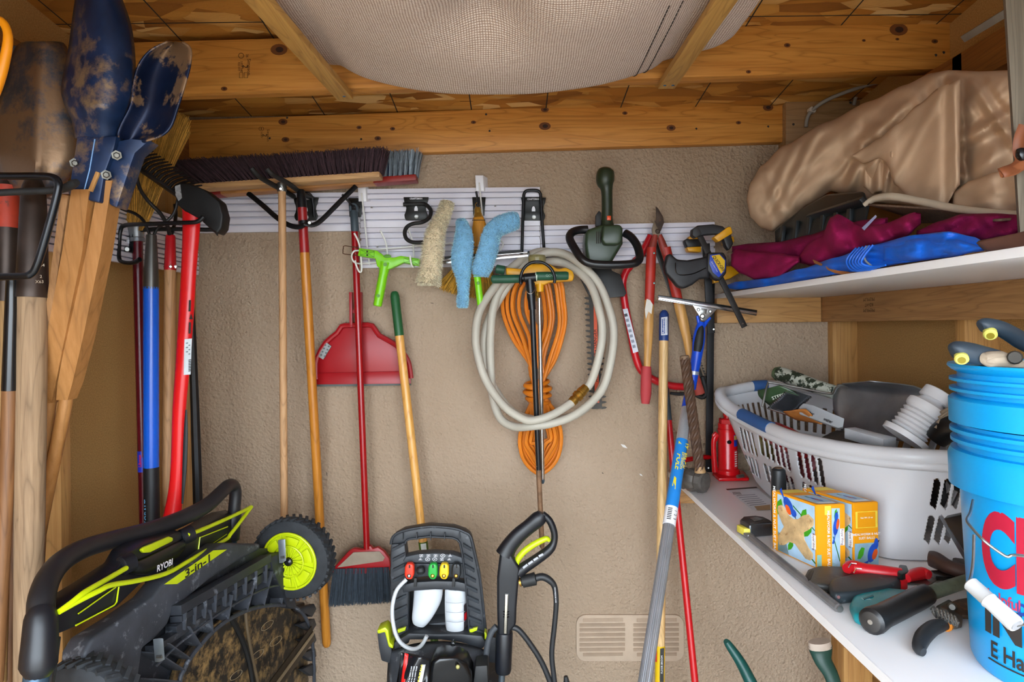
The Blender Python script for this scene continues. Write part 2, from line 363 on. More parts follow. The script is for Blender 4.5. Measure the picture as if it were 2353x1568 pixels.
for (y0, rows) in ((2.05, ('PREMIUM', 'KD-HT', 'PREMIUM')), (1.36, ('#1 STUD', 'S-DRY', '#1 STUD', 'S-DRY'))):
    for i, s in enumerate(rows): text('stamp', s, (1.1215, y0, US - .02 - i * .017), (0, 1, 0), (0, 0, -1), .016, GS, c2)
# foundation vent
vt = T('wall_vent', 'stucco-coloured louvred vent set low in the back wall', 'vent', P(1447, 1520, 2.39)); VM = M('b9a48e', .8, var=.06, bump=.3)
def rrect(x0, y0, x1, y1, r, D, n=6):
    o = []
    for cx, cy, a in ((x1 - r, y0 + r, -90), (x1 - r, y1 - r, 0), (x0 + r, y1 - r, 90), (x0 + r, y0 + r, 180)):
        o += [(cx + r * math.cos(math.radians(a + 90 * i / n)), cy + r * math.sin(math.radians(a + 90 * i / n)), D) for i in range(n + 1)]
    return o
plate('plate', rrect(1324, 1414, 1572, 1521, 22, 2.392), .012, VM, vt, .003)
for c0, c1_ in ((1332, 1436), (1456, 1560)):
    for i in range(8):
        y = 1430 + i * 11.3; i0 = 8 if i in (0, 7) else 0
        vs = [P(c0 + i0, y, 2.380), P(c1_ - i0 * .6, y - 1, 2.380), P(c1_ - i0 * .6, y - 9, 2.391), P(c0 + i0, y - 8, 2.391)]
        slab('louvre', vs, V((0, .003, .0)), VM, vt, 0)
# white wire-slat rails on the walls
RAILM = M('dedbe4', .38, var=.03, sc=6)
def rail_section(h, up, out, base):   # profile points: ribbed track
    pr = []; n = 4
    pr = [(0, 0), (0, .016), (.16, .018), (.17, .003), (.20, .003), (.21, .018), (.34, .018), (.345, .0008), (.40, .0008), (.405, .018), (.5, .018), (.51, .005), (.54, .005), (.55, .018), (.68, .018), (.685, .0008), (.74, .0008), (.745, .018), (.84, .018), (.85, .003), (.88, .003), (.89, .018), (1, .016), (1, 0)]
    return [base + up * (a * h) + out * b for a, b in pr]
def rail(name, a, b, h, out, label, group=None):
    up = V((0, 0, 1)); A = rail_section(h, up, out, a); B = rail_section(h, up, out, b); n = len(A)
    fs = [(i, i + 1, n + i + 1, n + i) for i in range(n - 1)] + [tuple(range(n)), tuple(range(2 * n - 1, n - 1, -1))]
    o = mesh(name, A + B, fs, RAILM, None, 30); tag(o, label, 'rail', group); return o
ob = V((0, -1, 0))
def wr_(x0, y0, x1, y1, hpx, label): a = P(x0, y0, 2.399); b = P(x1, y1, 2.399); return rail('tool_rail', a, b, hpx * 2.4 / F, ob, label)
r1 = wr_(330, 538, 830, 532, 88, 'white slatted tool rail behind the push brooms')
r2 = wr_(831, 525, 1241, 520, 88, 'upper white slatted tool rail behind the black hooks')
r3 = wr_(831, 617, 1241, 612, 91, 'lower white slatted tool rail behind the lime squeegee and sleeves')
r4 = wr_(1242, 611, 1640, 603, 91, 'white slatted tool rail behind the hedge trimmer and loppers')
LRX = -1.159
r5 = rail('tool_rail', V((LRX, .55, EYE + .20)), V((LRX, 2.385, EYE + .20)), .094, V((1, 0, 0)), 'lower white tool rail on the brown board wall'); r6 = rail('tool_rail', V((LRX, .55, EYE + .295)), V((LRX, 2.385, EYE + .295)), .094, V((1, 0, 0)), 'upper white tool rail on the brown board wall')
ptext('lettering', 'CRAFTSMAN', (846, 611, 2.3845), (870, 610.5, 2.3845), 4.5, BLK, r3, sx=1.1, bold=.02)
for rr, pts in ((r2, ((854, 478), (1138, 475))), (r3, ((867, 567),))):
    for (x, y) in pts: tube('screw', [P(x, y, 2.383), P(x, y, 2.39)], .004, M('555049', .4, .6), rr, n=8)
# ================================================================ MIDDLE OF THE BACK WALL
CHROME = M('c9c9cc', .22, 1, var=.08); STEEL = M('8b8b88', .35, .9, var=.2, sc=25); BRASS = M('b58a3c', .35, .9, var=.25, sc=60); RUST = M('5a3a24', .75, .3, var=.4, sc=40)
RED = M('b01016', .35, var=.1); REDP = M('a00a16', .4, var=.08, sc=6); LIME = M('7fd012', .35, var=.05); WIRE = M('e6e6e2', .35, var=.03); BLKR = M('1a1b1c', .6, var=.3, sc=50, spot=('55524c', 60, .68, .1))
BLKM = M('14161a', .35, .2, var=.3, sc=40); OWOOD = WOOD('b06a1c', 'd08c34', 'Z', 1, 0, .35); YWOOD = WOOD('d9973e', 'e8b468', 'Z', 1, 0, .35); LWOOD = WOOD('b98a5c', 'd2a87c', 'Z', 1, 0, .6, ('e8e2d8', 30, .70)); NWOOD = WOOD('c59a5e', 'e6c48e', 'Z', 1.2, 0, .45)
def bow(p0, p1, n=8): return [tuple(a + (b - a) * i / n for a, b in zip(p0, p1)) for i in range(n + 1)]
def floorto(a, b):
    a, b = V(a), V(b); t = (a.z - .004) / (a.z - b.z); return a + (b - a) * t
def handle(name, p0, p1, r0, r1, mat, parent, n=14, prof=None):
    """straight round handle between two photo points, radii in px, domed end"""
    a, b = P(*p0), P(*p1); ra, rb = r0 * p0[2] / F, r1 * p1[2] / F
    pr = [(0, ra * .75), (.004, ra * .95), (.01, ra)] + (prof(ra, rb) if prof else []) + [(.99, rb), (.996, rb * .95), (1, rb * .75)]
    return lathe(name, a, b, pr, mat, parent, n)
def hookplate(t, cx, cy, D=2.378, s=1.0):
    o = [(-29, -26), (29, -26), (27, -15), (24, -8), (22.5, 0), (24, 8), (27, 15), (26, 22), (23, 27), (-23, 27), (-26, 22), (-27, 15), (-24, 8), (-22.5, 0), (-24, -8), (-27, -15)]
    p = plate('back_plate', [(cx + x * s, cy + y * s, D) for x, y in o], .006, M('1b1c1a', .4, .3, var=.15), t, .001)
    ptext('lettering', 'CRAFTSMAN', (cx - 12, cy - 22, D - .0006), (cx + 12, cy - 22.3, D - .0006), 3.8, WHITE, p, sx=.95, bold=.02)
    plate('lock_mark', [(cx - 4, cy + 6, D - .0005), (cx + 4, cy + 6, D - .0005), (cx + 4, cy + 1, D - .0005), (cx + 2.5, cy - 4, D - .0005), (cx, cy - 6, D - .0005), (cx - 2.5, cy - 4, D - .0005), (cx - 4, cy + 1, D - .0005)], .0004, WHITE, p, 0)
    lathe('bolt', P(cx + 1, cy + 19, D - .006), P(cx + 1, cy + 19, D + .002), [(0, .004), (.1, .0075), (1, .0075)], STEEL, p, 12)
    return p
# --- hooks on the upper rail
t = T('wall_hook', 'black curled S-shaped wall hook beside the cream sleeve', 'hook', P(957, 500, 2.38)); hookplate(t, 956, 479)
ptube('hook_arm', [(927, 470, 2.37), (950, 469.5, 2.368), (975, 469, 2.365), (988, 480, 2.35), (990, 490, 2.34), (985, 502, 2.33), (970, 511, 2.31), (950, 514, 2.30), (936, 521, 2.29), (930, 534, 2.28), (934, 549, 2.27), (949, 557, 2.26), (974, 557, 2.25)], 4.6, BLKR, t, sm=4)
t = T('wall_hook', 'tall black loop wall hook carrying the hose and cord', 'hook', P(1227, 500, 2.38)); hookplate(t, 1226, 480)
ptube('hook_arm', [(1273, 651, 2.125), (1275, 640, 2.125), (1268, 620, 2.125), (1252, 606, 2.125), (1234, 602, 2.125), (1216, 606, 2.125), (1202, 620, 2.125), (1196, 640, 2.125), (1197, 652, 2.125), (1200, 640, 2.18), (1202, 615, 2.34), (1199, 596, 2.36), (1201, 520, 2.366), (1203, 460, 2.366), (1205, 444, 2.366), (1213, 438, 2.366), (1233, 438, 2.366), (1241, 444, 2.366), (1243, 460, 2.366), (1247, 530, 2.366), (1251, 580, 2.36), (1256, 612, 2.3)], 3.6, BLKM, t, sm=4)
def jhook(label, x0, y0, pts, plx):
    t = T('wall_hook', label, 'hook', P(x0, y0, 2.38)); p = plate('back_plate', [(plx[0], plx[2], 2.378), (plx[1], plx[2], 2.378), (plx[1] - 3, plx[3], 2.378), (plx[0] + 3, plx[3], 2.378)], .006, M('1b1c1a', .4, .3, var=.15), t, .001)
    for i in range(6):
        y = plx[2] + 4 + i * 3.4; bar('ridge', P(plx[0] + 4, y + 3, 2.377), P(plx[1] - 5, y, 2.377), .0012, .0014, BLKG, p)
    ptube('hook_arm', pts, 2.6, BLKM, t, sm=3); return t
jhook('black J hook holding the small corn whisk broom', 1100, 480, [(1107, 478, 2.375), (1101, 476, 2.35), (1100, 470, 2.32), (1097, 455, 2.30), (1094, 440, 2.29)], (1085, 1116, 453, 496))
jhook('black J hook holding the red lobby broom', 815, 480, [(826, 476, 2.375), (815, 477, 2.34), (810, 474, 2.32), (800, 462, 2.30), (786, 447, 2.29)], (800, 833, 455, 498))
# --- white wire rack with its two hangers
t = T('wire_rack', 'white wire rack with J hooks hung over the rails', 'rack', P(900, 625, 2.36))
for (x, y) in ((832, 445), (1102, 421)):
    plate('hanger', [(x - 10, y - 18, 2.372), (x + 8, y - 18, 2.372), (x + 10, y + 18, 2.372), (x - 8, y + 18, 2.372)], .003, WHITE, t, .0008)
    plate('hanger', [(x + 8, y - 18, 2.372), (x + 18, y - 12, 2.399), (x + 20, y + 20, 2.399), (x + 10, y + 18, 2.372)], .003, WHITE, t, 0)
W_ = lambda pts, r=1.9, sm=4: ptube('wire', pts, r, WIRE, t, n=8, sm=sm)
W_([(831, 444, 2.368), (838, 510, 2.362), (844, 569, 2.358), (849, 609, 2.355)]); W_([(1101, 420, 2.368), (1107, 480, 2.36), (1111, 520, 2.352), (1114, 560, 2.35)])
W_([(832, 607, 2.32), (814, 603, 2.29), (808, 589, 2.285), (813, 578, 2.285), (823, 576, 2.295), (866, 573, 2.34), (980, 564, 2.345), (1101, 553, 2.345), (1144, 551, 2.335), (1156, 561, 2.32), (1149, 576, 2.31)])
W_([(832, 606, 2.352), (871, 603, 2.352), (970, 600, 2.352), (1150, 590, 2.352)])
for pts in ([(814, 536, 2.29), (826, 564, 2.295), (831, 617, 2.295), (826, 625, 2.29), (819, 611, 2.285), (816, 599, 2.285)], [(874, 530, 2.32), (886, 556, 2.34), (890, 580, 2.345), (893, 605, 2.34)],
            [(937, 524, 2.30), (948, 556, 2.33), (951, 588, 2.345), (952, 612, 2.29), (946, 610, 2.265), (942, 588, 2.26)], [(1060, 560, 2.30), (1062, 590, 2.34), (1062, 615, 2.30)]): W_(pts, 2.1)
tag(ptube('wire_clip', [(830, 571, 2.31), (793, 565, 2.31), (789, 570, 2.31), (788, 580, 2.31), (792, 584, 2.31), (830, 588, 2.31)], 1.1, RUST, None, n=6, sm=2), 'thin rusty wire clip poking out beside the red broom handle', 'wire')
# --- lime T-bar squeegee handle
t = T('t_bar_squeegee', 'lime green plastic T-bar squeegee handle hanging from white wires', 'squeegee', P(880, 700, 2.28)); D = 2.275
plate('cross_arm', [(825, 570, D), (866, 576, D), (885, 590, D), (905, 592, D), (921, 588, D), (965, 595, D), (964, 612, D), (926, 604, D), (899, 617, D), (880, 622, D), (866, 612, D), (862, 594, D), (822, 588, D)], .03, LIME, t, .003)
DL = M('4f8a0c', .5)
for (x0, y0, x1, y1) in ((828, 574, 860, 591), (928, 593, 961, 608)):
    s = (y1 - y0) * .3
    tube('recess', [P(x0, y0, D - .0005), P(x1, y0 + s * .8, D - .0005), P(x1, y1, D - .0005), P(x0, y1 - s * .8, D - .0005)], .0011, DL, t, n=5, closed=True)
    tube('rib', [P(x0, y0, D - .0005), P(x1, y1, D - .0005)], .0009, DL, t, n=5); tube('rib', [P(x1, y0 + s, D - .0005), P(x0, y1 - s, D - .0005)], .0009, DL, t, n=5)
    for dy in (-4, 4): box('slot', P((x0 + x1) / 2 - 2, (y0 + y1) / 2 + dy + 2, D - .001), P((x0 + x1) / 2 + 2, (y0 + y1) / 2 + dy - 2, D + .002), INK, t, 0)
lathe('grip', P(886, 603, D + .012), P(867, 704, D + .012), [(0, .020), (.12, .0185), (.3, .0155), (.55, .0165), (.85, .0155), (.98, .0148), (1, .012)], LIME, t, 18)
for (x, y, r) in ((885, 608, 4.5), (869, 680, 4)): lathe('hole', P(x, y, D - .0075), P(x, y, D + .01), [(0, r * D / F), (1, r * D / F)], DL, t, 12)
plate('button', ring(890, 589, 9, 4, D - .001, 16), .004, DL, t, .0005)
# --- sleeves
def fur(pts, rad, n, ln, mat, t, r=.0006, ends=True):
    ro, ti = [], []; pw = [P(*p) for p in pts]
    for _ in range(n):
        k = random.random() * (len(pw) - 1); i = min(int(k), len(pw) - 2); f = k - i; c = pw[i].lerp(pw[i + 1], f); R = (rad[i] * (1 - f) + rad[i + 1] * f) * c.y / F
        d = (pw[i + 1] - pw[i]).normalized(); an = random.uniform(0, 6.28); x = V((0, 1, 0)) - d * d.y; x.normalize(); y = d.cross(x); nn = x * math.cos(an) * .72 + y * math.sin(an)
        ro.append(c + nn * R * .95); ti.append(c + nn * R + (nn.normalized() + d * random.uniform(0, .9) + V((random.uniform(-.5, .5), 0, random.uniform(-.5, .5)))) * ln)
    if ends:
        d = (pw[-1] - pw[-2]).normalized(); R = rad[-1] * pw[-1].y / F
        for _ in range(n // 9):
            q = pw[-1] + V((random.uniform(-1, 1) * R * .9, random.uniform(-1, 1) * R * .7, 0)); ro.append(q); ti.append(q + (d + V((random.uniform(-.4, .4), random.uniform(-.4, .4), 0))) * ln)
    return bristles('pile', ro, ti, r, mat, t, .15, 1, .4)
CREAM = M('d8c6a4', .9, var=.12, sc=30); t = T('squeegee_sleeve', 'cream fleece squeegee sleeve hanging on the wire rack', 'sleeve', P(984, 655, 2.27))
pp = [(1029, 463, 2.28), (1025, 478, 2.275), (1015, 503, 2.27), (1004, 525, 2.26), (997, 550, 2.25), (994, 580, 2.245), (990, 615, 2.24), (986, 640, 2.24), (984, 652, 2.24)]; rr = [11, 13, 15, 18, 21, 23, 22, 24, 25]
ptube('sleeve', pp, rr, CREAM, t, n=18, sm=3, flat=.7); fur(pp, rr, 7000, .007, M('e2d3b4', .9, var=.15, sc=60), t)
BLUE = M('7db4d8', .95, var=.12, sc=50, bump=.8, bsc=260); BLUE2 = M('9ccbe6', .95, var=.12, sc=60)
t = T('squeegee_sleeve', 'light blue microfibre sleeve hanging straight and narrowing at its foot', 'sleeve', P(1063, 705, 2.26))
pp = [(1059, 502, 2.26), (1060, 510, 2.26), (1066, 535, 2.25), (1065, 560, 2.24), (1061, 590, 2.235), (1062, 615, 2.235), (1064, 640, 2.24), (1065, 670, 2.24), (1063, 690, 2.24), (1063, 706, 2.24)]; rr = [6, 12, 19, 23, 24.5, 22, 15, 11.5, 13, 11]
ptube('sleeve', pp, rr, BLUE, t, n=20, sm=4, flat=.55); fur(pp, rr, 6500, .0035, BLUE2, t, .0005)
t = T('squeegee_sleeve', 'bent light blue microfibre sleeve on a lime green handle', 'sleeve', P(1105, 705, 2.25))
pp = [(1191, 507, 2.24), (1180, 508, 2.235), (1160, 514, 2.23), (1140, 524, 2.225), (1128, 540, 2.22), (1125, 562, 2.215), (1117, 590, 2.21), (1108, 615, 2.21), (1104, 634, 2.21)]; rr = [17, 21, 22, 21, 21, 22, 22.5, 22, 17]
ptube('sleeve', pp, rr, M('7db4d8', .95, var=.12, sc=50, bump=.8, bsc=260, spot=('8a9a4a', 14, .72, .08)), t, n=20, sm=4, flat=.6); fur(pp, rr, 6500, .0035, BLUE2, t, .0005)
lathe('handle', P(1094, 612, 2.225), P(1105, 709, 2.225), [(0, .012), (.9, .0115), (.99, .0112), (1, .009)], LIME, t, 16); lathe('button', P(1099, 651, 2.211), P(1099, 651, 2.22), [(0, .005), (.3, .006), (1, .006)], DL, t, 12)
# --- whisk broom
t = T('whisk_broom', 'small golden corn whisk broom behind the blue sleeves', 'broom', P(1080, 690, 2.33)); STRAW = M('b98a2c', .8, var=.3, sc=60); STRW = M('c79a3a', .75, var=.25, sc=80)
lathe('ferrule', P(1097, 477, 2.335), P(1099, 500, 2.335), [(0, .009), (.15, .012), (.55, .0125), (.6, .014), (1, .017)], M('c8a24a', .3, .8), t, 16)
ptube('ring', [(1097, 478, 2.335), (1092, 472, 2.335), (1096, 466, 2.335), (1102, 469, 2.335), (1101, 476, 2.335)], 1, BRASS, t, n=6, sm=3)
ptube('neck', [(1098, 498, 2.335), (1100, 506, 2.33), (1102, 530, 2.33), (1098, 570, 2.33), (1088, 610, 2.33), (1080, 640, 2.332)], [11, 13, 18, 22, 34, 52], M('c4821c', .6, var=.25, sc=14, stretch=(12, 12, 1)), t, n=20, flat=.45, sm=2)
for y, w_ in ((506, 15), (568, 24), (592, 31)): tube('binding', [P(1100 - (y - 506) * .08 + w_ * math.cos(a) * .98, y, 2.33 + w_ * .46 * math.sin(a) * 2.3 / F) for a in [i * .3142 for i in range(20)]], .0013, INK, t, n=5, closed=True)
ro, ti = [], []
for _ in range(1500):
    u = random.uniform(-1, 1); dz = random.uniform(-.02, .02); ro.append(P(1092 + u * 28, 590, 2.33 + dz)); x = 1078 + u * 68 + random.uniform(-3, 3); ti.append(P(x, 678 + u * 12 - 8 * u * u + random.uniform(-12, 8), 2.33 + dz * 1.6))
bristles('straws', ro, ti, .0011, STRAW, t, .02, 2, .8)
# --- squeegee channel lying on the rack
t = T('squeegee_channel', 'chrome squeegee channel with a black rubber blade lying across the rack', 'squeegee', P(1110, 600, 2.3))
bar('channel', P(965, 608, 2.305), P(1214, 587, 2.28), .010, .008, CHROME, t); bar('channel', P(965, 601, 2.307), P(1214, 580, 2.287), .003, .010, CHROME, t); bar('rubber', P(965, 598, 2.298), P(1198, 577, 2.29), .009, .006, BLKR, t); bar('end_cap', P(1213, 584, 2.282), P(1217, 583.6, 2.281), .02, .012, BLKG, t)
# --- lobby broom
t = T('lobby_broom', 'red-handled lobby broom with dark bristles hanging in front of the dustpan', 'broom', P(830, 1390, 2.3)); SLATE = M('39464f', .5, var=.15)
lathe('handle', P(815, 528, 2.325), P(843, 1262, 2.30), [(0, .0125), (.5, .0118), (1, .0112)], M('980c12', .25, var=.08), t, 16)
lathe('grip', P(813, 484, 2.325), P(816, 533, 2.325), [(0, .011), (.08, .0138), (.9, .0145), (1, .013)], SLATE, t, 16)
ptube('hang_loop', [(806, 486, 2.325), (805, 476, 2.325), (810, 469, 2.325), (817, 471, 2.325), (821, 478, 2.325), (820, 487, 2.325)], 3, SLATE, t, sm=3)
D = 2.295; plate('frame', [(838, 1256, D), (852, 1255, D), (856, 1262, D), (868, 1258, D), (882, 1268, D), (894, 1284, D), (897, 1300, D), (893, 1318, D), (766, 1322, D), (761, 1312, D), (800, 1268, D), (812, 1261, D), (834, 1264, D)], .022, REDP, t, .004)
plate('frame_opening', [(812, 1270, D - .003), (836, 1269, D - .003), (872, 1268, D - .003), (884, 1282, D - .003), (880, 1290, D - .003), (775, 1305, D - .003)], .004, M('9a8a78', .9), t, 0)
ro, ti = [], []
for _ in range(1500):
    u = random.random(); dz = random.uniform(-.018, .018); ro.append(P(766 + u * 127, 1308 - u * 4, 2.305 + dz)); ti.append(P(757 + u * 141 + random.uniform(-3, 3), 1391 - u * 9 + random.uniform(-6, 4), 2.305 + dz * 1.3))
bristles('bristles', ro, ti, .0008, M('2c3640', .6, var=.3, sc=60), t, .03, 2, .7)
# --- dustpan
t = T('dustpan', 'red plastic dustpan with grey cleaning teeth hanging on the stucco wall', 'dustpan', P(833, 888, 2.37)); D = 2.365
ol = [(803, 748), (785, 750), (775, 765), (749, 787), (729, 822), (726, 850), (727, 872), (944, 868), (941, 845), (935, 825), (910, 793), (871, 771), (856, 749), (833, 747)]
plate('pan', [(x, y, D) for x, y in ol], .02, REDP, t, .004)
ptube('rim', [(x, y, D - .006) for x, y in [(727, 872)] + ol[5::-1] + ol[:-8:-1] + [(944, 868)]], 6, REDP, t, sm=2, n=8)
plate('lip', [(727, 858, D - .006), (943, 853, D - .006), (944, 882, D - .014), (727, 884, D - .014)], .008, REDP, t, .001)
plate('rubber_edge', [(727, 883, D - .012), (944, 881, D - .012), (944, 886, D - .012), (727, 889, D - .012)], .008, M('5a605e', .7), t, .001)
plate('teeth_plate', [(750, 787, D - .014), (761, 796, D - .014), (742, 827, D - .014), (728, 818, D - .014)], .01, M('9ba0a0', .6), t, .002)
for i in range(8): lathe('tooth_hole', P(738 + (i % 2) * 8 + (i // 2) * 3.2, 816 - (i // 2) * 7.5 + (i % 2) * 3, D - .0155), P(738 + (i % 2) * 8 + (i // 2) * 3.2, 816 - (i // 2) * 7.5 + (i % 2) * 3, D - .01), [(0, .0035), (1, .0035)], M('5d6263', .7), t, 8)
for x in (807, 829): bar('handle_post', P(x, 672, D - .004), P(x + 1, 752, D - .004), .010, .022, REDP, t)
bar('handle_bridge', P(806, 716, D), P(831, 716, D), .012, .008, REDP, t)
# --- tool with a green grip
t = T('long_handled_tool', 'pale wooden handle with a green grip standing behind the pressure washer', 'garden tool', P(1010, 1500, 2.3))
a, b = P(906, 670, 2.325), P(972, 1245, 2.28); lathe('handle', a.lerp(b, .15), b, [(0, .0155), (1, .0145)], YWOOD, t, 16)
lathe('grip', a, a.lerp(b, .18), [(0, .008), (.04, .014), (.12, .0165), (1, .0165)], M('1f5a30', .45, var=.06), t, 16)
e = floorto(a, b); lathe('socket', b, a.lerp(b, 1.25), [(0, .0165), (1, .017)], M('4a6a1c', .4), t, 16); lathe('shaft', a.lerp(b, 1.25), e, [(0, .014), (1, .012)], M('4a6a1c', .4), t, 12)
pquad('sticker', [(966, 1251, 2.262), (979, 1249, 2.262), (981, 1270, 2.262), (969, 1271, 2.262)], M('c9ccc4', .5), t)
lathe('head', P(1008, 1268, 2.30), P(1012, 1330, 2.30), [(0, .012), (.1, .028), (.3, .04), (.7, .042), (1, .03)], M('5d6a28', .5), t, 18)
# --- push brooms and their handles
BRN = M('4a353c', .8, var=.45, sc=110)
def pushbroom(label, hl, a, b, D, h, dep, blockm, endm, brm, tipsf, n, r):
    t = T('push_broom', label, 'broom', P(*hl, D))
    A, B = P(*a, D), P(*b, D); L = B - A; u = L.normalized(); up = V((0, 1, 0)).cross(u) * -1
    if up.z < 0: up = -up
    bar('block', A + V((0, dep / 2, 0)), B + V((0, dep / 2, 0)), h, dep, blockm, t, bev=.004)
    if endm:
        for q0, q1 in ((-.002, .085), (.80, 1.004)): bar('painted_end', A.lerp(B, q0) + V((0, dep / 2, 0)), A.lerp(B, q1) + V((0, dep / 2, 0)), h * 1.06, dep * 1.02, endm, t, bev=.004)
    ro, ti = [], []
    for i in range(n):
        s = random.random(); d = random.uniform(0, dep); s = round(s * 42) / 42 + random.uniform(-.007, .007); base = A + L * s + V((0, d, 0)) + up * h * .4
        ro.append(base); ti.append(tipsf(s, d, base, u, up))
    bristles('bristles', ro, ti, r, brm, t, .07, 2, .8); return t, A, B, u, up
def tips1(s, d, b, u, up):
    lean = -.075 * max(0, 1 - s * 1.6) + .05 * max(0, s * 2.2 - 1.5); return b + up * (.078 + random.uniform(-.006, .004)) + u * (lean - .014 + random.uniform(-.008, .008)) + V((0, (d - .03) * .35, 0))
t, A, B, u, up = pushbroom('push broom with dark maroon bristles and a bare wooden block', (650, 1380), (446, 428), (872, 400), 2.19, .0195, .06, WOOD('b98a5a', 'd6ab74', 'X', 1, 0, .6, ('6a4a30', 20, .66)), None, BRN, tips1, 7500, .0014)
h0 = P(648, 433, 2.175); h1 = P(653, 1200, 2.29); hb = h0.lerp(h1, 1.22)
lathe('handle', h0, hb, [(0, .0125), (1, .0128)], LWOOD, t, 16)
lathe('clamp', P(647, 420, 2.175), P(648, 441, 2.175), [(0, .013), (.1, .0155), (.9, .0155), (1, .014)], STEEL, t, 14); lathe('bolt', P(645, 434, 2.152), P(645, 434, 2.165), [(0, .004), (.3, .006), (1, .006)], CHROME, t, 10)
def tips2(s, d, b, u, up): return b + up * (.085 + random.uniform(-.004, .004)) + u * (random.uniform(-.006, .006) + .02 * max(0, s * 3 - 2.2)) + V((0, (d - .03) * .3, 0))
t, A, B, u, up = pushbroom('wide push broom with grey-blue bristles and red-ended block', (752, 1486), (466, 443), (954, 407), 2.295, .0205, .06, WOOD('b8763c', 'd49a5c', 'X', 1, 0, .5), M('8e2018', .45, var=.15, sc=30, spot=('d8a06a', 30, .70, .03)), M('8d99a4', .6, var=.2, sc=60), tips2, 6500, .0010)
ro, ti = [], []
for i in range(1800): s = random.uniform(.3, .97); q = A + (B - A) * s + V((0, random.uniform(.025, .06), 0)) + up * .008; ro.append(q); ti.append(q + up * (.093 + random.uniform(-.004, .004)))
bristles('blue_core', ro, ti, .001, M('1c2c68', .6, var=.2), t, .03, 1, .8)
a, b = P(694, 474, 2.23), P(751, 1486, 2.36); lathe('handle', a.lerp(b, .1), b, [(0, .0165), (.3, .0158), (.985, .0160), (.995, .0145), (1, .010)], OWOOD, t, 18)
lathe('red_band', a, a.lerp(b, .122), [(0, .0158), (1, .0163)], M('98181a', .35, var=.15, sc=30), t, 18)
lathe('ferrule', P(691, 436, 2.23), P(694, 478, 2.23), [(0, .010), (.1, .0135), (.6, .0155), (1, .0168)], BLKM, t, 16)
lathe('collar', P(698, 508, 2.23), P(698.6, 516, 2.23), [(0, .0175), (1, .0175)], BLKM, t, 16)
ptube('brace', [(570, 444, 2.30), (604, 472, 2.27), (637, 501, 2.235), (665, 518, 2.22), (686, 522, 2.21), (699, 517, 2.205)], 6, BLKM, t, sm=3, flat=.5)
ptube('brace', [(818, 428, 2.30), (782, 463, 2.27), (739, 506, 2.235), (720, 517, 2.22), (706, 516, 2.21), (699, 513, 2.205)], 6, BLKM, t, sm=3, flat=.5)
lathe('wing_bolt', P(711, 512, 2.198), P(711, 512, 2.212), [(0, .005), (.4, .007), (1, .007)], STEEL, t, 10)
t = T('wall_hook', 'long double-armed black wall hook holding up the two push brooms', 'hook', P(705, 505, 2.38)); hookplate(t, 703, 480)
ptube('hook_arm', [(675, 452, 2.37), (650, 437, 2.26), (631, 427, 2.16), (600, 409, 2.06), (586, 396, 2.03), (578, 386, 2.02)], [5.5, 5.5, 6, 6, 6, 6], BLKR, t, sm=3)
ptube('hook_arm', [(718, 456, 2.37), (690, 442, 2.26), (666, 424, 2.15), (640, 409, 2.07), (624, 399, 2.03), (614, 388, 2.02)], [5.5, 5.5, 6, 6, 6, 6], BLKR, t, sm=3)
ptube('hook_frame', [(693, 500, 2.36), (692, 460, 2.35), (698, 445, 2.34), (710, 445, 2.34), (718, 458, 2.35), (722, 500, 2.36)], 3, BLKM, t, sm=3)
# --- hose
t = T('garden_hose', 'coiled grey-white hose with brass fitting hanging on the loop hook', 'hose', P(1240, 990, 2.2)); HOSE = M('b8b2a4', .5, var=.08, sc=8, spot=('a0602a', 16, .73, .03))
hp = [(1345, 893, 2.20), (1357, 880, 2.20), (1373, 833, 2.19), (1384, 770, 2.19), (1378, 718, 2.19), (1355, 652, 2.22), (1310, 612, 2.27), (1262, 602, 2.285), (1205, 624, 2.285), (1157, 655, 2.27), (1134, 706, 2.26), (1127, 782, 2.26), (1128, 850, 2.26), (1133, 915, 2.25), (1150, 962, 2.23), (1182, 981, 2.20), (1223, 980, 2.16), (1270, 973, 2.16), (1325, 951, 2.18), (1381, 900, 2.21), (1403, 833, 2.22), (1410, 765, 2.22), (1400, 712, 2.22), (1373, 648, 2.23), (1322, 598, 2.25), (1279, 580, 2.28), (1230, 592, 2.29), (1180, 640, 2.285), (1132, 715, 2.285), (1112, 775, 2.28), (1114, 833, 2.275), (1136, 893, 2.265), (1180, 948, 2.255), (1240, 965, 2.25), (1320, 955, 2.25), (1375, 905, 2.255), (1396, 840, 2.265), (1402, 770, 2.265), (1388, 690, 2.27), (1345, 625, 2.29), (1290, 588, 2.325), (1235, 580, 2.325), (1180, 612, 2.27), (1139, 657, 2.245), (1103, 713, 2.22), (1093, 770, 2.21), (1099, 821, 2.21), (1119, 879, 2.20), (1158, 933, 2.17), (1202, 963, 2.145), (1231, 966, 2.135), (1272, 952, 2.14), (1316, 924, 2.17)]
ptube('hose', hp, 9.6, HOSE, t, n=12, sm=5)
a, b = P(1313, 926, 2.168), P(1346, 891, 2.198); lathe('fitting', a, b, [(0, .0155), (.2, .0165), (.22, .0145), (.36, .0145), (.37, .019), (.5, .02), (.52, .016), (.6, .016), (.62, .0175), (.78, .0175), (.8, .0155), (1, .0155)], BRASS, t, 16)
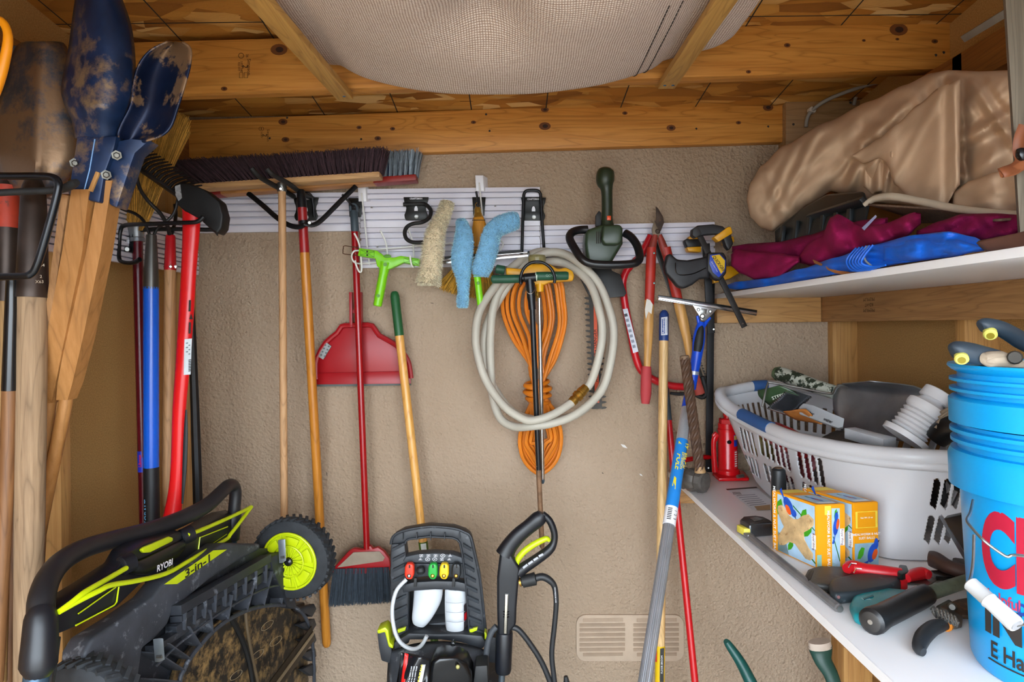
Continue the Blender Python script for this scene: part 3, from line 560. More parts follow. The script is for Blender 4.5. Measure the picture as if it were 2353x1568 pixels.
# --- extension cord
t = T('extension_cord', 'bundled orange extension cord wrapped into a hank', 'cord', P(1240, 1088, 2.3)); CORD = M('d87a14', .45, var=.12, sc=9)
bm = bmesh.new(); rnd = random.Random(3)
for i in range(7):
    k = i / 6; o = rnd.uniform(-5, 5); z = 2.32 + .035 * rnd.random(); xl = 1156 + k * 56 + o; xr = 1303 - k * 52 + o
    q = [(1236 + o, 905, z), (1222 - k * 4, 845, z), (xl + 26, 780, z), (xl + 3, 720, z - .01), (xl + 4, 672, z - .02), (xl + 22, 642, z - .03), (1235, 634 + o, z - .02), (xr - 16, 642, z - .03), (xr - 5, 690, z - .02), (xr - 2, 750 + o * 2, z - .01), (xr - 22, 820, z), (1250, 870, z)]
    tubebm(bm, [P(*p) for p in smoothpts(q, 4, True)], 4.6 * z / F, 8, True)
for i in range(7):
    k = i / 6; o = rnd.uniform(-4, 4); z = 2.32 + .035 * rnd.random(); xl = 1194 + k * 30; xr = 1290 - k * 28; yb = 1088 - k * 45 + o
    q = [(1236 + o, 880, z), (1222, 925, z), (xl + 10, 965, z), (xl, 1015, z), (xl + 12, yb - 28, z), (1240 + o, yb, z), (xr - 12, yb - 30, z), (xr, 1005, z), (xr - 14, 950, z), (1252, 915, z)]
    tubebm(bm, [P(*p) for p in smoothpts(q, 4, True)], 4.6 * z / F, 8, True)
for i in range(6):
    y = 880 + i * 8 + rnd.uniform(-2, 2); w_ = 30 - abs(i - 2) * 2
    tubebm(bm, [P(1235 + w_ * math.cos(a) + (y - 895) * .1, y + 5 * math.sin(a) + (3 if i % 2 else -4) * math.cos(a), 2.335 - .035 * math.sin(a)) for a in [j * .3491 for j in range(18)]], 4.6 * 2.33 / F, 8, True)
fin(bm, 'cable', CORD, t); lathe('plug', P(1238, 1050, 2.30), P(1246, 1072, 2.30), [(0, .006), (.2, .011), (.8, .012), (1, .008)], M('c23a18', .5), t, 12)
# --- root feeder and T-handled probe
t = T('root_feeder', 'yellow and green hose-end root feeder with a chrome spike', 'garden tool', P(1247, 1110, 2.2)); YEL = M('e0a012', .4, var=.08); GRN = M('1d4f38', .5, var=.1)
D = 2.19; plate('body', [(1162, 614, D), (1200, 618, D), (1222, 606, D), (1262, 606, D), (1282, 618, D), (1300, 614, D), (1316, 622, D), (1320, 633, D), (1318, 646, D), (1296, 647, D), (1262, 650, D), (1252, 655, D), (1228, 655, D), (1205, 643, D), (1163, 634, D)], .04, YEL, t, .008)
lathe('knob', P(1139, 618, D + .02), P(1160, 622, D + .02), [(0, .012), (.1, .0155), (.9, .0155), (1, .014)], GRN, t, 16)
lathe('cup', P(1234, 587, D + .02), P(1234, 608, D + .02), [(0, .027), (.25, .031), (.4, .030), (1, .029)], M('a8a070', .15, var=.05, trans=.5), t, 20)
lathe('nozzle', P(1240, 645, D + .015), P(1241, 671, D + .015), [(0, .016), (.6, .0135), (1, .0125)], YEL, t, 14); lathe('fitting', P(1235, 669, D + .015), P(1236, 692, D + .015), [(0, .006), (.2, .0095), (.5, .0095), (.55, .007), (1, .0065)], BRASS, t, 10)
lathe('spike', P(1239, 685, D + .01), P(1247, 1104, D + .055), [(0, .0072), (1, .0072)], CHROME, t, 12); lathe('tip', P(1247, 1103, D + .05), P(1247.5, 1112, D + .05), [(0, .0072), (.6, .006), (1, .003)], SLATE, t, 10)
t = T('probe', 'black steel soil probe with a green foam T handle', 'garden tool', P(1245, 1255, 2.2)); D = 2.165
lathe('grip', P(1128, 642, D), P(1196, 641, D), [(0, .006), (.04, .0125), (.1, .0145), (1, .0138)], GRN, t, 16); lathe('grip', P(1232, 635, D), P(1306, 634, D), [(0, .0145), (.94, .0145), (1, .012)], GRN, t, 16); lathe('ring', P(1230, 636, D), P(1234, 636, D), [(0, .0148), (1, .0148)], M('b8c8b8', .5), t, 16)
ptext('lettering', 'GOOD', (1250, 634, D - .0145), (1284, 633, D - .0145), 6, M('7fa08c', .6), t)
lathe('tee', P(1194, 640, D), P(1231, 637, D), [(0, .0125), (.25, .0125), (.3, .0152), (1, .0152)], BLKM, t, 16)
lathe('shaft', P(1217, 640, D), P(1223, 712, D), [(0, .0145), (.6, .0145), (.75, .0128), (1, .0122)], BLKM, t, 14)
lathe('rod', P(1223, 708, D + .002), P(1238, 1080, D + .03), [(0, .0095), (1, .0088)], BLKM, t, 12); lathe('rusty_tip', P(1237, 1070, D + .03), P(1246, 1262, D + .05), [(0, .0088), (.97, .0085), (1, .004)], M('8a6a50', .6, .4, var=.4, sc=30), t, 12)
ptube('bail', [(1209, 648, D - .012), (1208, 664, D - .014), (1214, 674, D - .016), (1222, 674, D - .016), (1228, 666, D - .014), (1228, 650, D - .012)], 1.2, CHROME, t, sm=3, n=6)
# --- hedge trimmer
t = T('hedge_trimmer', 'dark green electric hedge trimmer hanging handle-up with black guard', 'hedge trimmer', P(1370, 940, 2.3)); HG = M('26301f', .4, var=.15, spot=('c9c9b8', 90, .76, .01)); HG2 = M('2e3d2a', .35, var=.12)
ptube('rear_handle', [(1394, 386, 2.25), (1393, 392, 2.25), (1391, 405, 2.25), (1391, 420, 2.25), (1394, 436, 2.25), (1395, 470, 2.25), (1395, 505, 2.25), (1396, 525, 2.25)], [10, 18, 21, 20, 13.5, 12.5, 13, 17], HG, t, n=18, sm=4)
plate('switch', [(1395, 496, 2.226), (1404, 496, 2.226), (1404, 506, 2.226), (1395, 506, 2.226)], .01, M('d84a14', .4), t, .001)
plate('trigger', [(1369, 520, 2.25), (1369, 495, 2.25), (1376, 484, 2.25), (1382, 488, 2.25), (1382, 522, 2.25)], .02, BLKR, t, .003)
D = 2.215; plate('motor_housing', [(1352, 527, D), (1382, 516, D), (1428, 515, D), (1432, 525, D), (1432, 560, D), (1414, 590, D), (1404, 608, D), (1350, 606, D), (1344, 560, D), (1346, 535, D)], .09, HG2, t, .012, seg=3)
plate('nose', [(1386, 517, D - .03), (1426, 516, D - .03), (1431, 528, D - .03), (1430, 556, D - .03), (1420, 563, D - .03), (1390, 563, D - .03), (1382, 552, D - .03)], .05, HG2, t, .008, seg=3)
for x in (1371, 1375, 1379): bar('vent_slot', P(x, 532, D - .0005), P(x, 560, D - .0005), .003, .003, INK, t)
ptube('front_handle', [(1350, 528, 2.24), (1330, 529, 2.235), (1314, 535, 2.22), (1309, 549, 2.20), (1322, 574, 2.17), (1337, 595, 2.15), (1358, 606, 2.145), (1400, 609, 2.145), (1448, 607, 2.15), (1464, 602, 2.155), (1470, 590, 2.17), (1464, 565, 2.2), (1450, 545, 2.22), (1436, 536, 2.235)], 9.5, M('17171a', .3, var=.2, sc=30), t, n=14, sm=4)
plate('guard', [(1346, 612, 2.32), (1404, 608, 2.32), (1406, 622, 2.315), (1426, 631, 2.31), (1440, 674, 2.30), (1434, 682, 2.30), (1398, 685, 2.30), (1352, 678, 2.31)], .012, M('252525', .5, var=.2), t, .003)
plate('guard_wing', [(1327, 628, 2.32), (1335, 622, 2.32), (1357, 668, 2.31), (1352, 677, 2.31)], .012, BLKR, t, .002)
# blade with teeth
bl = []; DB = 2.335; bar('blade', P(1362, 670, DB), P(1374, 940, DB), .030, .003, M('3a3632', .5, .7, var=.3), t, bev=0)
plate('sticker', [(1364, 700, DB - .003), (1371, 700, DB - .003), (1377, 926, DB - .003), (1367, 926, DB - .003)], .001, M('d8501c', .5), t, 0)
ptext('lettering', 'AUTO \u2022 STOP \u2022 DANGER', (1372, 920, DB - .0036), (1366, 715, DB - .0036), 7.5, INK, t, sx=1.05, bold=.01)
for i in range(21):
    y = 686 + i * 12.6; xc = 1362 + (y - 670) * .0445
    for s in (-1, 1):
        xo = xc + s * 9; plate('tooth', [(xo, y - 3, DB), (xo + s * 8, y - 3.2, DB), (xo + s * 12, y - 1, DB), (xo + s * 8, y + 1.5, DB), (xo, y + 3, DB)], .004, M('3a3632', .5, .7, var=.3), t, 0)
# --- bow saw
t = T('bow_saw', 'red tubular bow saw with white label hanging behind the loppers', 'saw', P(1560, 910, 2.36)); D = 2.365
ptube('bow', [(1496, 542, D), (1484, 566, D), (1470, 590, D), (1450, 610, D), (1437, 628, D), (1431, 655, D), (1437, 705, D), (1448, 760, D), (1459, 815, D), (1471, 848, D), (1490, 866, D), (1520, 881, D), (1550, 888, D), (1585, 890, D), (1612, 896, D)], 8.5, M('c01420', .3, var=.08), t, n=14, sm=4)
pquad('label', [(1431, 711, D - .0135), (1442, 709, D - .0135), (1467, 808, D - .0135), (1455, 812, D - .0135)], M('cfd2dc', .5), t)
for i in range(7): pquad('print', [(1434 + i * 3.1, 722 + i * 12, D - .014), (1441 + i * 3.1, 720.5 + i * 12, D - .014), (1442.5 + i * 3.1, 727 + i * 12, D - .014), (1435.5 + i * 3.1, 728.5 + i * 12, D - .014)], M('8a8e9c', .6) if i else M('3a3c44', .6), t)
ptube('saw_blade', [(1500, 545, D + .012), (1616, 885, D + .012)], 6, M('3c3a38', .5, .7), t, n=8, flat=.15)
for i in range(34):
    k = i / 33; x = 1545 + k * 76; y = 672 + k * 205; plate('tooth', [(x + 3, y - 2, D + .012), (x + 9, y + 1, D + .012), (x + 5, y + 4, D + .012)], .001, M('3c3a38', .5, .7), t, 0)
ptube('grip', [(1613, 866, D), (1619, 885, D), (1622, 905, D), (1612, 914, D), (1590, 905, D), (1560, 906, D), (1540, 904, D)], [6, 7, 6, 5, 4, 4, 3], BLKR, t, sm=3)
# --- loppers
t = T('loppers', 'old loppers with red sleeves and worn wooden handles', 'loppers', P(1485, 928, 2.32)); D = 2.315; LOP = M('b02a1c', .5, var=.15, sc=20, spot=('5a4030', 26, .66, .05)); IRON = M('4a3a30', .65, .4, var=.4, sc=40, spot=('7a4a2a', 30, .6, .1))
plate('blade', [(1507, 474, D), (1512, 478, D), (1524, 498, D), (1526, 512, D), (1519, 530, D), (1512, 540, D), (1503, 535, D), (1502, 518, D), (1508, 504, D), (1508, 488, D)], .007, IRON, t, .002)
plate('hook_blade', [(1504, 505, D - .009), (1509, 520, D - .009), (1518, 534, D - .009), (1512, 548, D - .009), (1500, 545, D - .009), (1498, 528, D - .009)], .006, M('7a6a58', .55, .5, var=.3), t, .002)
lathe('pivot', P(1511, 532, D - .014), P(1511, 532, D + .005), [(0, .006), (.2, .009), (1, .009)], IRON, t, 12)
def arm(pts, w, m, nm): return ptube(nm, pts, w, m, t, n=14, sm=3, flat=.8)
arm([(1506, 540, D - .006), (1499, 570, D - .006), (1496, 590, D - .006)], [6, 9, 9], M('8a3024', .55, var=.3, sc=30), 'tang'); arm([(1515, 540, D + .004), (1524, 566, D + .004), (1532, 590, D + .004)], [6, 9, 9], M('8a3024', .55, var=.3, sc=30), 'tang')
LW = WOOD('c08a44', 'dba762', 'Z', 1, 0, .45)
arm([(1497, 569, D - .006), (1495, 620, D - .006), (1492, 700, D - .006)], [11, 11.5, 11], LOP, 'sleeve'); arm([(1492, 690, D - .006), (1490, 760, D - .006), (1489, 800, D - .006), (1487, 845, D - .006)], [11, 11, 9, 8], LW, 'handle')
arm([(1486, 842, D - .006), (1485, 860, D - .006), (1484, 905, D - .006), (1483, 928, D - .006)], [10, 12, 12.5, 9], M('b0383c', .7, var=.1), 'grip')
for y in (582, 651): lathe('rivet', P(1503, y, D - .024), P(1503, y, D - .01), [(0, .003), (.3, .004), (1, .004)], M('6a8a84', .5, .6), t, 8)
plate('paper_scrap', [(1486, 687, D - .0225), (1494, 690, D - .0225), (1500, 700, D - .0225), (1497, 722, D - .022), (1490, 716, D - .022), (1484, 735, D - .022), (1482, 712, D - .022)], .0015, M('d8d2c8', .8), t, 0)
arm([(1530, 569, D + .004), (1548, 649, D + .004), (1560, 700, D + .004)], [11, 11.5, 11.5], LOP, 'sleeve'); arm([(1559, 695, D + .004), (1570, 740, D + .004), (1580, 785, D + .004), (1590, 845, D + .004)], [12, 12, 10, 8], LW, 'handle'); arm([(1589, 840, D + .004), (1597, 868, D + .004), (1608, 906, D + .004)], [9, 11, 12], M('b0483c', .7, var=.1), 'grip')
# --- quick clamps
JET = M('1b1b1e', .5, var=.25, sc=40); CLY_ = M('d89a10', .4, var=.1)
t = T('quick_clamp', 'black trigger clamp with blue and yellow badge hanging from the rail', 'clamp', P(1711, 752, 2.2)); D = 2.19
bar('bar', P(1606, 538, D + .015), P(1711, 752, D), .019, .007, M('2a2624', .5, .5, var=.3), t); lathe('stop_pin', P(1707, 744, D - .006), P(1707, 744, D + .008), [(0, .003), (1, .003)], IRON, t, 8)
plate('fixed_jaw', [(1592, 527, D), (1604, 518, D), (1640, 515, D), (1662, 520, D), (1680, 538, D), (1686, 560, D), (1676, 576, D), (1668, 566, D), (1662, 546, D), (1648, 538, D), (1622, 540, D), (1598, 546, D), (1591, 540, D)], .03, JET, t, .005, seg=3)
plate('jaw_pad', [(1592, 526, D - .004), (1604, 519, D - .004), (1614, 537, D - .004), (1600, 547, D - .004), (1591, 541, D - .004)], .036, M('2a2a2c', .6), t, .004); plate('yellow_pad', [(1640, 545, D - .003), (1672, 522, D - .003), (1680, 520, D - .003), (1684, 536, D - .003), (1652, 556, D - .003)], .036, CLY_, t, .004)
plate('trigger_body', [(1626, 580, D - .01), (1664, 580, D - .01), (1670, 592, D - .01), (1670, 628, D - .01), (1655, 646, D - .01), (1640, 640, D - .01), (1625, 622, D - .01)], .04, JET, t, .006, seg=3)
plate('grip', [(1532, 590, D - .008), (1537, 582, D - .008), (1544, 584, D - .008), (1556, 596, D - .008), (1580, 598, D - .008), (1612, 592, D - .008), (1628, 588, D - .008), (1632, 640, D - .008), (1622, 640, D - .008), (1608, 642, D - .008), (1592, 655, D - .008), (1572, 664, D - .008), (1558, 660, D - .008), (1546, 645, D - .008), (1530, 628, D - .008), (1527, 612, D - .008)], .034, JET, t, .008, seg=3)
tube('grip_seam', [P(*p) for p in smoothpts([(1552, 604, D - .0085), (1556, 630, D - .0085), (1590, 630, D - .0085), (1622, 616, D - .0085)], 4)], .002, BLKG, t, n=6)
hx = [(1632, 586), (1654, 583), (1668, 598), (1667, 622), (1652, 638), (1638, 626), (1630, 606)]
plate('badge', [(x, y, D - .012) for x, y in hx], .003, M('1a3fae', .4, var=.03), t, .001); plate('badge_yellow', [(1635, 588, D - .0128), (1653, 585, D - .0128), (1666, 599, D - .0128), (1665, 620, D - .0128), (1657, 630, D - .0128)], .001, M('d8b010', .4, var=.03), t, 0)
ptext('lettering', 'QUICK\u2022GRIP', (1641, 591, D - .0132), (1663, 622, D - .0132), 7.5, INK, t, sx=.72, bold=.02); ptext('lettering', 'Quick Action Clamp', (1632, 596, D - .0124), (1652, 630, D - .0124), 3, WHITE, t, sx=.8)
t = T('quick_clamp', 'second clamp behind, black jaw with yellow pads and a short bar', 'clamp', P(1632, 766, 2.3)); D = 2.29
bar('bar', P(1622, 560, D), P(1634, 766, D), .026, .008, M('1c1c1e', .5, .4), t); lathe('stop_pin', P(1640, 757, D - .008), P(1640, 757, D + .005), [(0, .003), (1, .003)], STEEL, t, 8)
plate('jaw', [(1573, 552, D), (1580, 548, D), (1614, 548, D), (1612, 568, D), (1580, 570, D)], .04, JET, t, .006); plate('yellow_pad', [(1578, 568, D - .002), (1612, 566, D - .002), (1612, 580, D - .002), (1582, 578, D - .002)], .04, CLY_, t, .004); plate('yellow_pad', [(1585, 542, D - .002), (1612, 540, D - .002), (1612, 549, D - .002), (1582, 550, D - .002)], .04, CLY_, t, .004)
plate('slider', [(1668, 545, D), (1687, 543, D), (1688, 556, D), (1676, 562, D), (1664, 562, D)], .04, CLY_, t, .004); plate('slider', [(1662, 612, D), (1690, 610, D), (1700, 628, D), (1680, 640, D), (1640, 652, D), (1638, 640, D)], .04, CLY_, t, .006)
t = T('clamp_bar', 'long black steel clamp bar hanging down behind the squeegee', 'clamp', P(1630, 1085, 2.36)); bar('bar', P(1634, 640, 2.36), P(1629, 1085, 2.36), .025, .008, M('19191b', .5, .4, var=.2), t); lathe('stop_pin', P(1628, 1076, 2.352), P(1628, 1076, 2.366), [(0, .003), (1, .003)], STEEL, t, 8); bar('lug', P(1637, 700, 2.355), P(1637, 730, 2.355), .008, .02, JET, t)
# --- window squeegee on its extension pole
t = T('window_squeegee', 'window squeegee with chrome bar fixed on a blue-labelled extension pole', 'squeegee', P(1480, 1568, 1.6)); D = 2.25
bar('channel', P(1513, 686, D), P(1738, 722, D), .012, .010, CHROME, t); bar('rubber', P(1512, 681, D), P(1739, 716, D), .009, .006, BLKG, t); tube('groove', [P(1514, 688, D - .005), P(1737, 724, D - .005)], .0012, M('6a6a6c', .3, .9), t, n=6)
plate('clamp', [(1590, 699, D - .006), (1650, 709, D - .006), (1634, 726, D - .006), (1622, 738, D - .006), (1612, 737, D - .006), (1604, 722, D - .006)], .016, M('b9bbbd', .3, .9, var=.1), t, .003)
for (x, y, r) in ((1605, 712, 4), (1632, 716, 4), (1614, 727, 6)): lathe('screw', P(x, y, D - .012), P(x, y, D - .004), [(0, r * .6 * D / F), (.3, r * D / F), (1, r * D / F)], STEEL, t, 12)
plate('plate_mark', [(1612, 709, D - .0085), (1625, 711, D - .0085), (1623, 722, D - .0085), (1610, 720, D - .0085)], .003, STEEL, t, .0005)
SB = M('0c4ad0', .35, var=.05); ptube('yoke', [(1602, 726, D), (1606, 742, D), (1610, 752, D)], [3, 4.5, 8], SB, t, sm=3); ptube('yoke', [(1632, 730, D), (1622, 742, D), (1612, 752, D)], [3, 4.5, 8], SB, t, sm=3)
ptube('handle', [(1612, 740, D), (1609, 755, D), (1606, 780, D), (1602, 815, D)], [7, 11, 14, 12], SB, t, sm=3, n=16); ptube('soft_grip', [(1612, 748, D - .006), (1609, 762, D - .008), (1605, 790, D - .008), (1602, 808, D - .008)], [5, 9, 11, 9], BLKR, t, sm=3, n=14)
ptube('socket', [(1602, 812, D), (1596, 850, D), (1594, 865, D), (1590, 895, D)], [12.5, 11, 10, 8.5], SB, t, n=16); ptube('clip_ring', [(1595, 853, D), (1594, 861, D)], 11.5, M('b0b8c8', .3, .5), t, n=16)
a, b = P(1590, 862, 2.26), P(1482, 1568, 1.70); e = floorto(a, b); L = (e - a).length; tt = lambda y: (P(1590 - (y - 862) * .153, y, 2.26 - .56 * (y - 862) / 706) - a).length / L
R0 = .0185; segs = (('tip_cone', 862, 945, M('0c4ad0', .35, var=.05), .011, .018), ('upper_pole', 945, 1022, M('c2c6cc', .3, .6, var=.1, stretch=(30, 30, 1)), R0, R0), ('label_sleeve', 1022, 1178, M('1f7fd0', .4, var=.05), R0 * 1.06, R0 * 1.06), ('white_sleeve', 1178, 1218, M('e6e6ea', .4, var=.03), R0 * 1.04, R0 * 1.04))
for nm, y0, y1, m, r0, r1 in segs: lathe(nm, a.lerp(e, tt(y0)), a.lerp(e, tt(y1)), [(0, r0), (1, r1)], m, t, 20)
bm = bmesh.new(); q0, q1 = a.lerp(e, tt(1215)), e; fr = frame(q0, q1); rg = []
for q in (q0, q1): rg.append([bm.verts.new(q + fr @ V((math.cos(i * math.pi / 24) * (.0178 - (.001 if i % 2 else 0)), math.sin(i * math.pi / 24) * (.0178 - (.001 if i % 2 else 0)), 0))) for i in range(48)])
for i in range(48): bm.faces.new((rg[0][i], rg[0][(i + 1) % 48], rg[1][(i + 1) % 48], rg[1][i]))
fin(bm, 'lower_pole', M('aeb4bc', .3, .75, var=.08), t, 20)
YT = M('e8d020', .5); axd = (a - e).normalized(); nrm = V((0, -1, 0)) - axd * axd.dot(V((0, -1, 0))); nrm.normalize(); sid = axd.cross(nrm) * -1
if sid.x < 0: sid = -sid
def onp(y, s_, r): return a.lerp(e, tt(y)) + nrm * math.sqrt(r * r - s_ * s_) + sid * s_
def ont(s_, y, off, h, m): text('lettering', s_, onp(y, off, R0 * 1.06 + .0009), -axd, sid, h, m, t, bold=.02)
ont('POLE', 1078, -.008, .024, YT); ont('EXTENSION', 1073, .003, .011, YT); ont('REA-C-H', 1070, .0115, .014, YT); ont("2'", 1036, -.009, .022, YT); ont("12'", 1036, .010, .018, YT)
quad('swoosh', [onp(1112, -.012, R0 * 1.08), onp(1116, -.006, R0 * 1.08), onp(1142, -.004, R0 * 1.08), onp(1134, -.014, R0 * 1.08)], YT, t)
for i in range(3): ont(str(i + 1), 1188 + i * 9, .007, .010, BLK)
for i in range(7): quad('barcode', [onp(1184 + i * 4, -.015, R0 * 1.09), onp(1184 + i * 4, -.004, R0 * 1.09), onp(1186 + i * 4, -.004, R0 * 1.09), onp(1186 + i * 4, -.015, R0 * 1.09)], BLK, t)
# --- blue-capped wooden broom handle
t = T('floor_broom', 'straight pale wooden broom handle with a blue cap and yellow lower label', 'broom', P(1515, 1568, 2.1)); a, b = P(1526, 713, 2.32), P(1516, 1568, 2.2); e = floorto(a, b); k = (b - a).length / (e - a).length; y2 = lambda y: (y - 713) / 855 * k
lathe('pole', a.lerp(e, y2(770)), e, [(0, .0160), (1, .0160)], NWOOD, t, 18); lathe('cap', a, a.lerp(e, y2(787)), [(0, .006), (.05, .012), (.14, .0168), (1, .0170)], M('1c3a78', .4, var=.06), t, 18)
lathe('yellow_label', a.lerp(e, y2(1487)), a.lerp(e, y2(1700)), [(0, .0164), (1, .0164)], M('e2b80c', .45, var=.04), t, 18)
pquad('cap_label', [(1519, 730, 2.295), (1534, 728, 2.295), (1534, 770, 2.29), (1519, 771, 2.29)], M('c8ccd6', .5), t); pquad('cap_label_field', [(1521, 733, 2.294), (1528, 732, 2.294), (1528, 767, 2.289), (1521, 768, 2.289)], M('22488c', .5), t)
ptext('lettering', 'Rubbermaid', (1524.5, 767, 2.2875), (1524.5, 733, 2.2925), 5, WHITE, t); ptext('lettering', 'Commercial Products', (1532, 767, 2.2875), (1532, 733, 2.2925), 2.5, SLATE, t)
pquad('black_panel', [(1517, 1492, 2.19), (1526, 1490, 2.19), (1525, 1568, 2.18), (1516, 1568, 2.18)], BLK, t); pquad('red_panel', [(1506.5, 1495, 2.19), (1509.5, 1495, 2.19), (1509, 1522, 2.19), (1506, 1522, 2.19)], RED, t); ptext('lettering', 'FLOOR BROOM', (1521, 1560, 2.179), (1521, 1496, 2.189), 4, WHITE, t)
# --- red pole
t = T('red_pole', 'slim red metal pole with dark grip leaning against the wall beside the shelf', 'pole', P(1600, 1568, 2.1)); a, b = P(1535, 955, 2.34), P(1597, 1568, 2.15); e = floorto(a, b)
lathe('pole', a, e, [(0, .0118), (1, .0118)], M('c2141c', .3, var=.06), t, 16); c = a + (a - b) * .14; lathe('grip', c, a.lerp(b, .02), [(0, .010), (.06, .0128), (1, .0124)], SLATE, t, 14)
# ================================================================ LEFT SIDE: digger, shovels, brooms, axe
def pgrid(name, rows, nu, Dfn, mat, parent=None, th=.004, sm=4, smooth=60):
    """curved sheet: rows (xl, yl, xr, yr) top to bottom in photo px, depth Dfn(u, v)"""
    R = smoothpts(rows, sm) if sm else rows; n = len(R)
    return grid(name, lambda u, v: (lambda r: P(r[0] + (r[2] - r[0]) * u, r[1] + (r[3] - r[1]) * u, Dfn(u, v)))(R[min(n - 1, int(round(v * (n - 1))))]), nu, n, mat, parent, th, smooth)
DIRT = ('8a6f56', 7, .50, .12)
DST = M('4c4f58', .4, .7, var=.25, sc=14, spot=('85694f', 5, .44, .08), bump=.3, bsc=60); OLDW = WOOD('7d6248', 'a88c6c', 'Z', 1.3, 0, .8, ('4a3a2a', 12, .68)); BRW = WOOD('6a4426', '8c6038', 'Z', 1, 0, .55); SOCK = M('3d322c', .45, .6, var=.3, sc=18)
def shovel(label, rows, Df, sock, hand, smat, hmat, base):
    t = T('shovel', label, 'shovel', base)
    pgrid('blade', rows, 15, Df, DST, t, .004)
    ptube('socket', *sock, smat, t, n=18, sm=3); ptube('handle', *hand, hmat, t, n=18, sm=2); return t
t = shovel('dirt-caked steel shovel blade up on a thick grey wooden handle', [(62, 97, 128, 97), (36, 112, 152, 108), (10, 190, 168, 180), (-12, 270, 180, 280), (-10, 360, 176, 372), (20, 425, 140, 432), (50, 455, 104, 455)],
       lambda u, v: 1.40 + .035 * (abs(u - .5) * 2) ** 2 - .02 * max(0, 1 - abs(u - .5) * 6) * v, ([(77, 405, 1.395), (77, 425, 1.385), (77, 450, 1.37), (76, 560, 1.355), (73, 684, 1.35)], [12, 20, 25, 29, 33]), ([(73, 680, 1.353), (70, 1000, 1.355), (64, 1568, 1.37), (62, 1700, 1.38)], [31, 31, 28, 28]), SOCK, OLDW, P(62, 1700, 1.46))
for s, y in (('164', 610), ('2', 636), ('X63', 648)): ptext('lettering', s, (86 if s != 'X63' else 80, y, 1.317), (102, y, 1.322), 7, M('b8a894', .7), t)
t = shovel('shovel with red-painted socket half hidden at the very edge', [(-30, 110, 40, 105), (-55, 140, 44, 128), (-60, 250, 45, 250), (-50, 380, 42, 400), (-10, 440, 36, 445)], lambda u, v: 1.455 + .01 * (abs(u - .5) * 2) ** 2,
       ([(18, 420, 1.45), (18, 440, 1.435), (18, 560, 1.43), (14, 692, 1.43)], [14, 21, 22, 22]), ([(13, 690, 1.435), (8, 900, 1.44), (-4, 1568, 1.45)], [19, 18, 17]), SOCK, WOOD('8f6a3e', 'b89058', 'Z', 1.2, 0, .7, ('5a4630', 14, .6)), P(0, 1568, 1.5))
ptube('red_band', [(18, 428, 1.434), (18, 525, 1.431)], [23.4, 23.8], M('a8341c', .6, var=.2, sc=20, spot=('3d322c', 22, .58, .05)), t, n=18)
t = T('shovel', 'brown wooden tool handle with black sleeve beside the grey handle', 'shovel', P(4, 1568, 1.42)); ptube('sleeve', [(28, 640, 1.33), (27, 712, 1.33), (22, 898, 1.33)], [12, 14, 16], BLKG, t, n=16); ptube('handle', [(23, 890, 1.332), (16, 1100, 1.332), (-8, 1568, 1.335)], [16, 15, 14], BRW, t, n=16)
# dark hidden handle beside them
tag(ptube('wooden_pole', [(46, 930, 1.60), (34, 1240, 1.60), (18, 1580, 1.60)], 11, WOOD('5a3820', '7a5230', 'Z', 1, 0, .6), None, n=14), 'dark brown wooden pole behind the thick grey shovel handle', 'pole')
tag(ptube('scoop_grip', [(-30, 38, 1.05), (2, 48, 1.05), (16, 70, 1.05), (18, 100, 1.05), (8, 150, 1.05), (-8, 200, 1.05), (-30, 250, 1.05)], [8, 9, 9, 10, 11, 12, 12], M('e08a08', .4, var=.06), None, n=16, sm=4), 'orange plastic grip poking in at the upper edge', 'tool grip')
# post-hole digger
DB_ = M('162c50', .4, .3, var=.4, sc=14, spot=('7f6850', 8, .53, .10)); DBI = M('14203c', .35, .4, var=.35, sc=12, spot=('8a6e54', 7, .50, .04))
t = T('post_hole_digger', 'blue muddy post-hole digger, scoops up, with square wooden handles', 'digger', P(95, 1260, 1.400))
pgrid('scoop', [(176, -40, 264, -42), (174, 0, 280, 0), (166, 60, 300, 60), (158, 120, 309, 130), (144, 190, 308, 190), (143, 215, 303, 225), (152, 245, 292, 260), (166, 275, 275, 292), (174, 318, 266, 322)], 17, lambda u, v: 1.310 - .055 * math.sin(u * math.pi) ** .8 * (1 - max(0, v - .72) * 2.6) + .03, DB_, t, .004)
pgrid('scoop', [(384, 96, 420, 97), (345, 116, 438, 112), (318, 150, 437, 150), (306, 190, 424, 200), (300, 240, 408, 250), (280, 280, 394, 290), (270, 305, 372, 312), (272, 322, 330, 326)], 17, lambda u, v: 1.330 + .06 * math.sin(u * math.pi) * (1 - v * .5), DBI, t, .004)
D = 1.320; plate('bracket', [(176, 312, D), (268, 312, D), (262, 340, D), (240, 400, D), (228, 466, D), (210, 462, D), (155, 448, D)], .04, DB_, t, .004)
plate('bracket', [(258, 326, D + .01), (300, 318, D + .01), (345, 322, D + .02), (310, 352, D + .015), (300, 380, D + .012), (268, 478, D + .01), (250, 470, D + .01), (250, 400, D + .01), (238, 385, D + .01)], .04, DB_, t, .004)
bar('wood_slot', P(226, 396, D - .002), P(208, 440, D - .002), .008, .006, STUD('Z'), t); tube('fold_line', [P(218, 320, D - .001), P(206, 390, D - .001), P(190, 452, D - .001)], .0016, M('5a7aa0', .4, .4), t, n=6)
for (x, y) in ((268, 357), (172, 375), (244, 402)): lathe('bolt', P(x, y, D - .010), P(x, y, D + .01), [(0, .0045), (.2, .0065), (.5, .0065), (.52, .010), (1, .010)], M('77756e', .5, .7, var=.3, sc=40), t, 6, smooth=20)
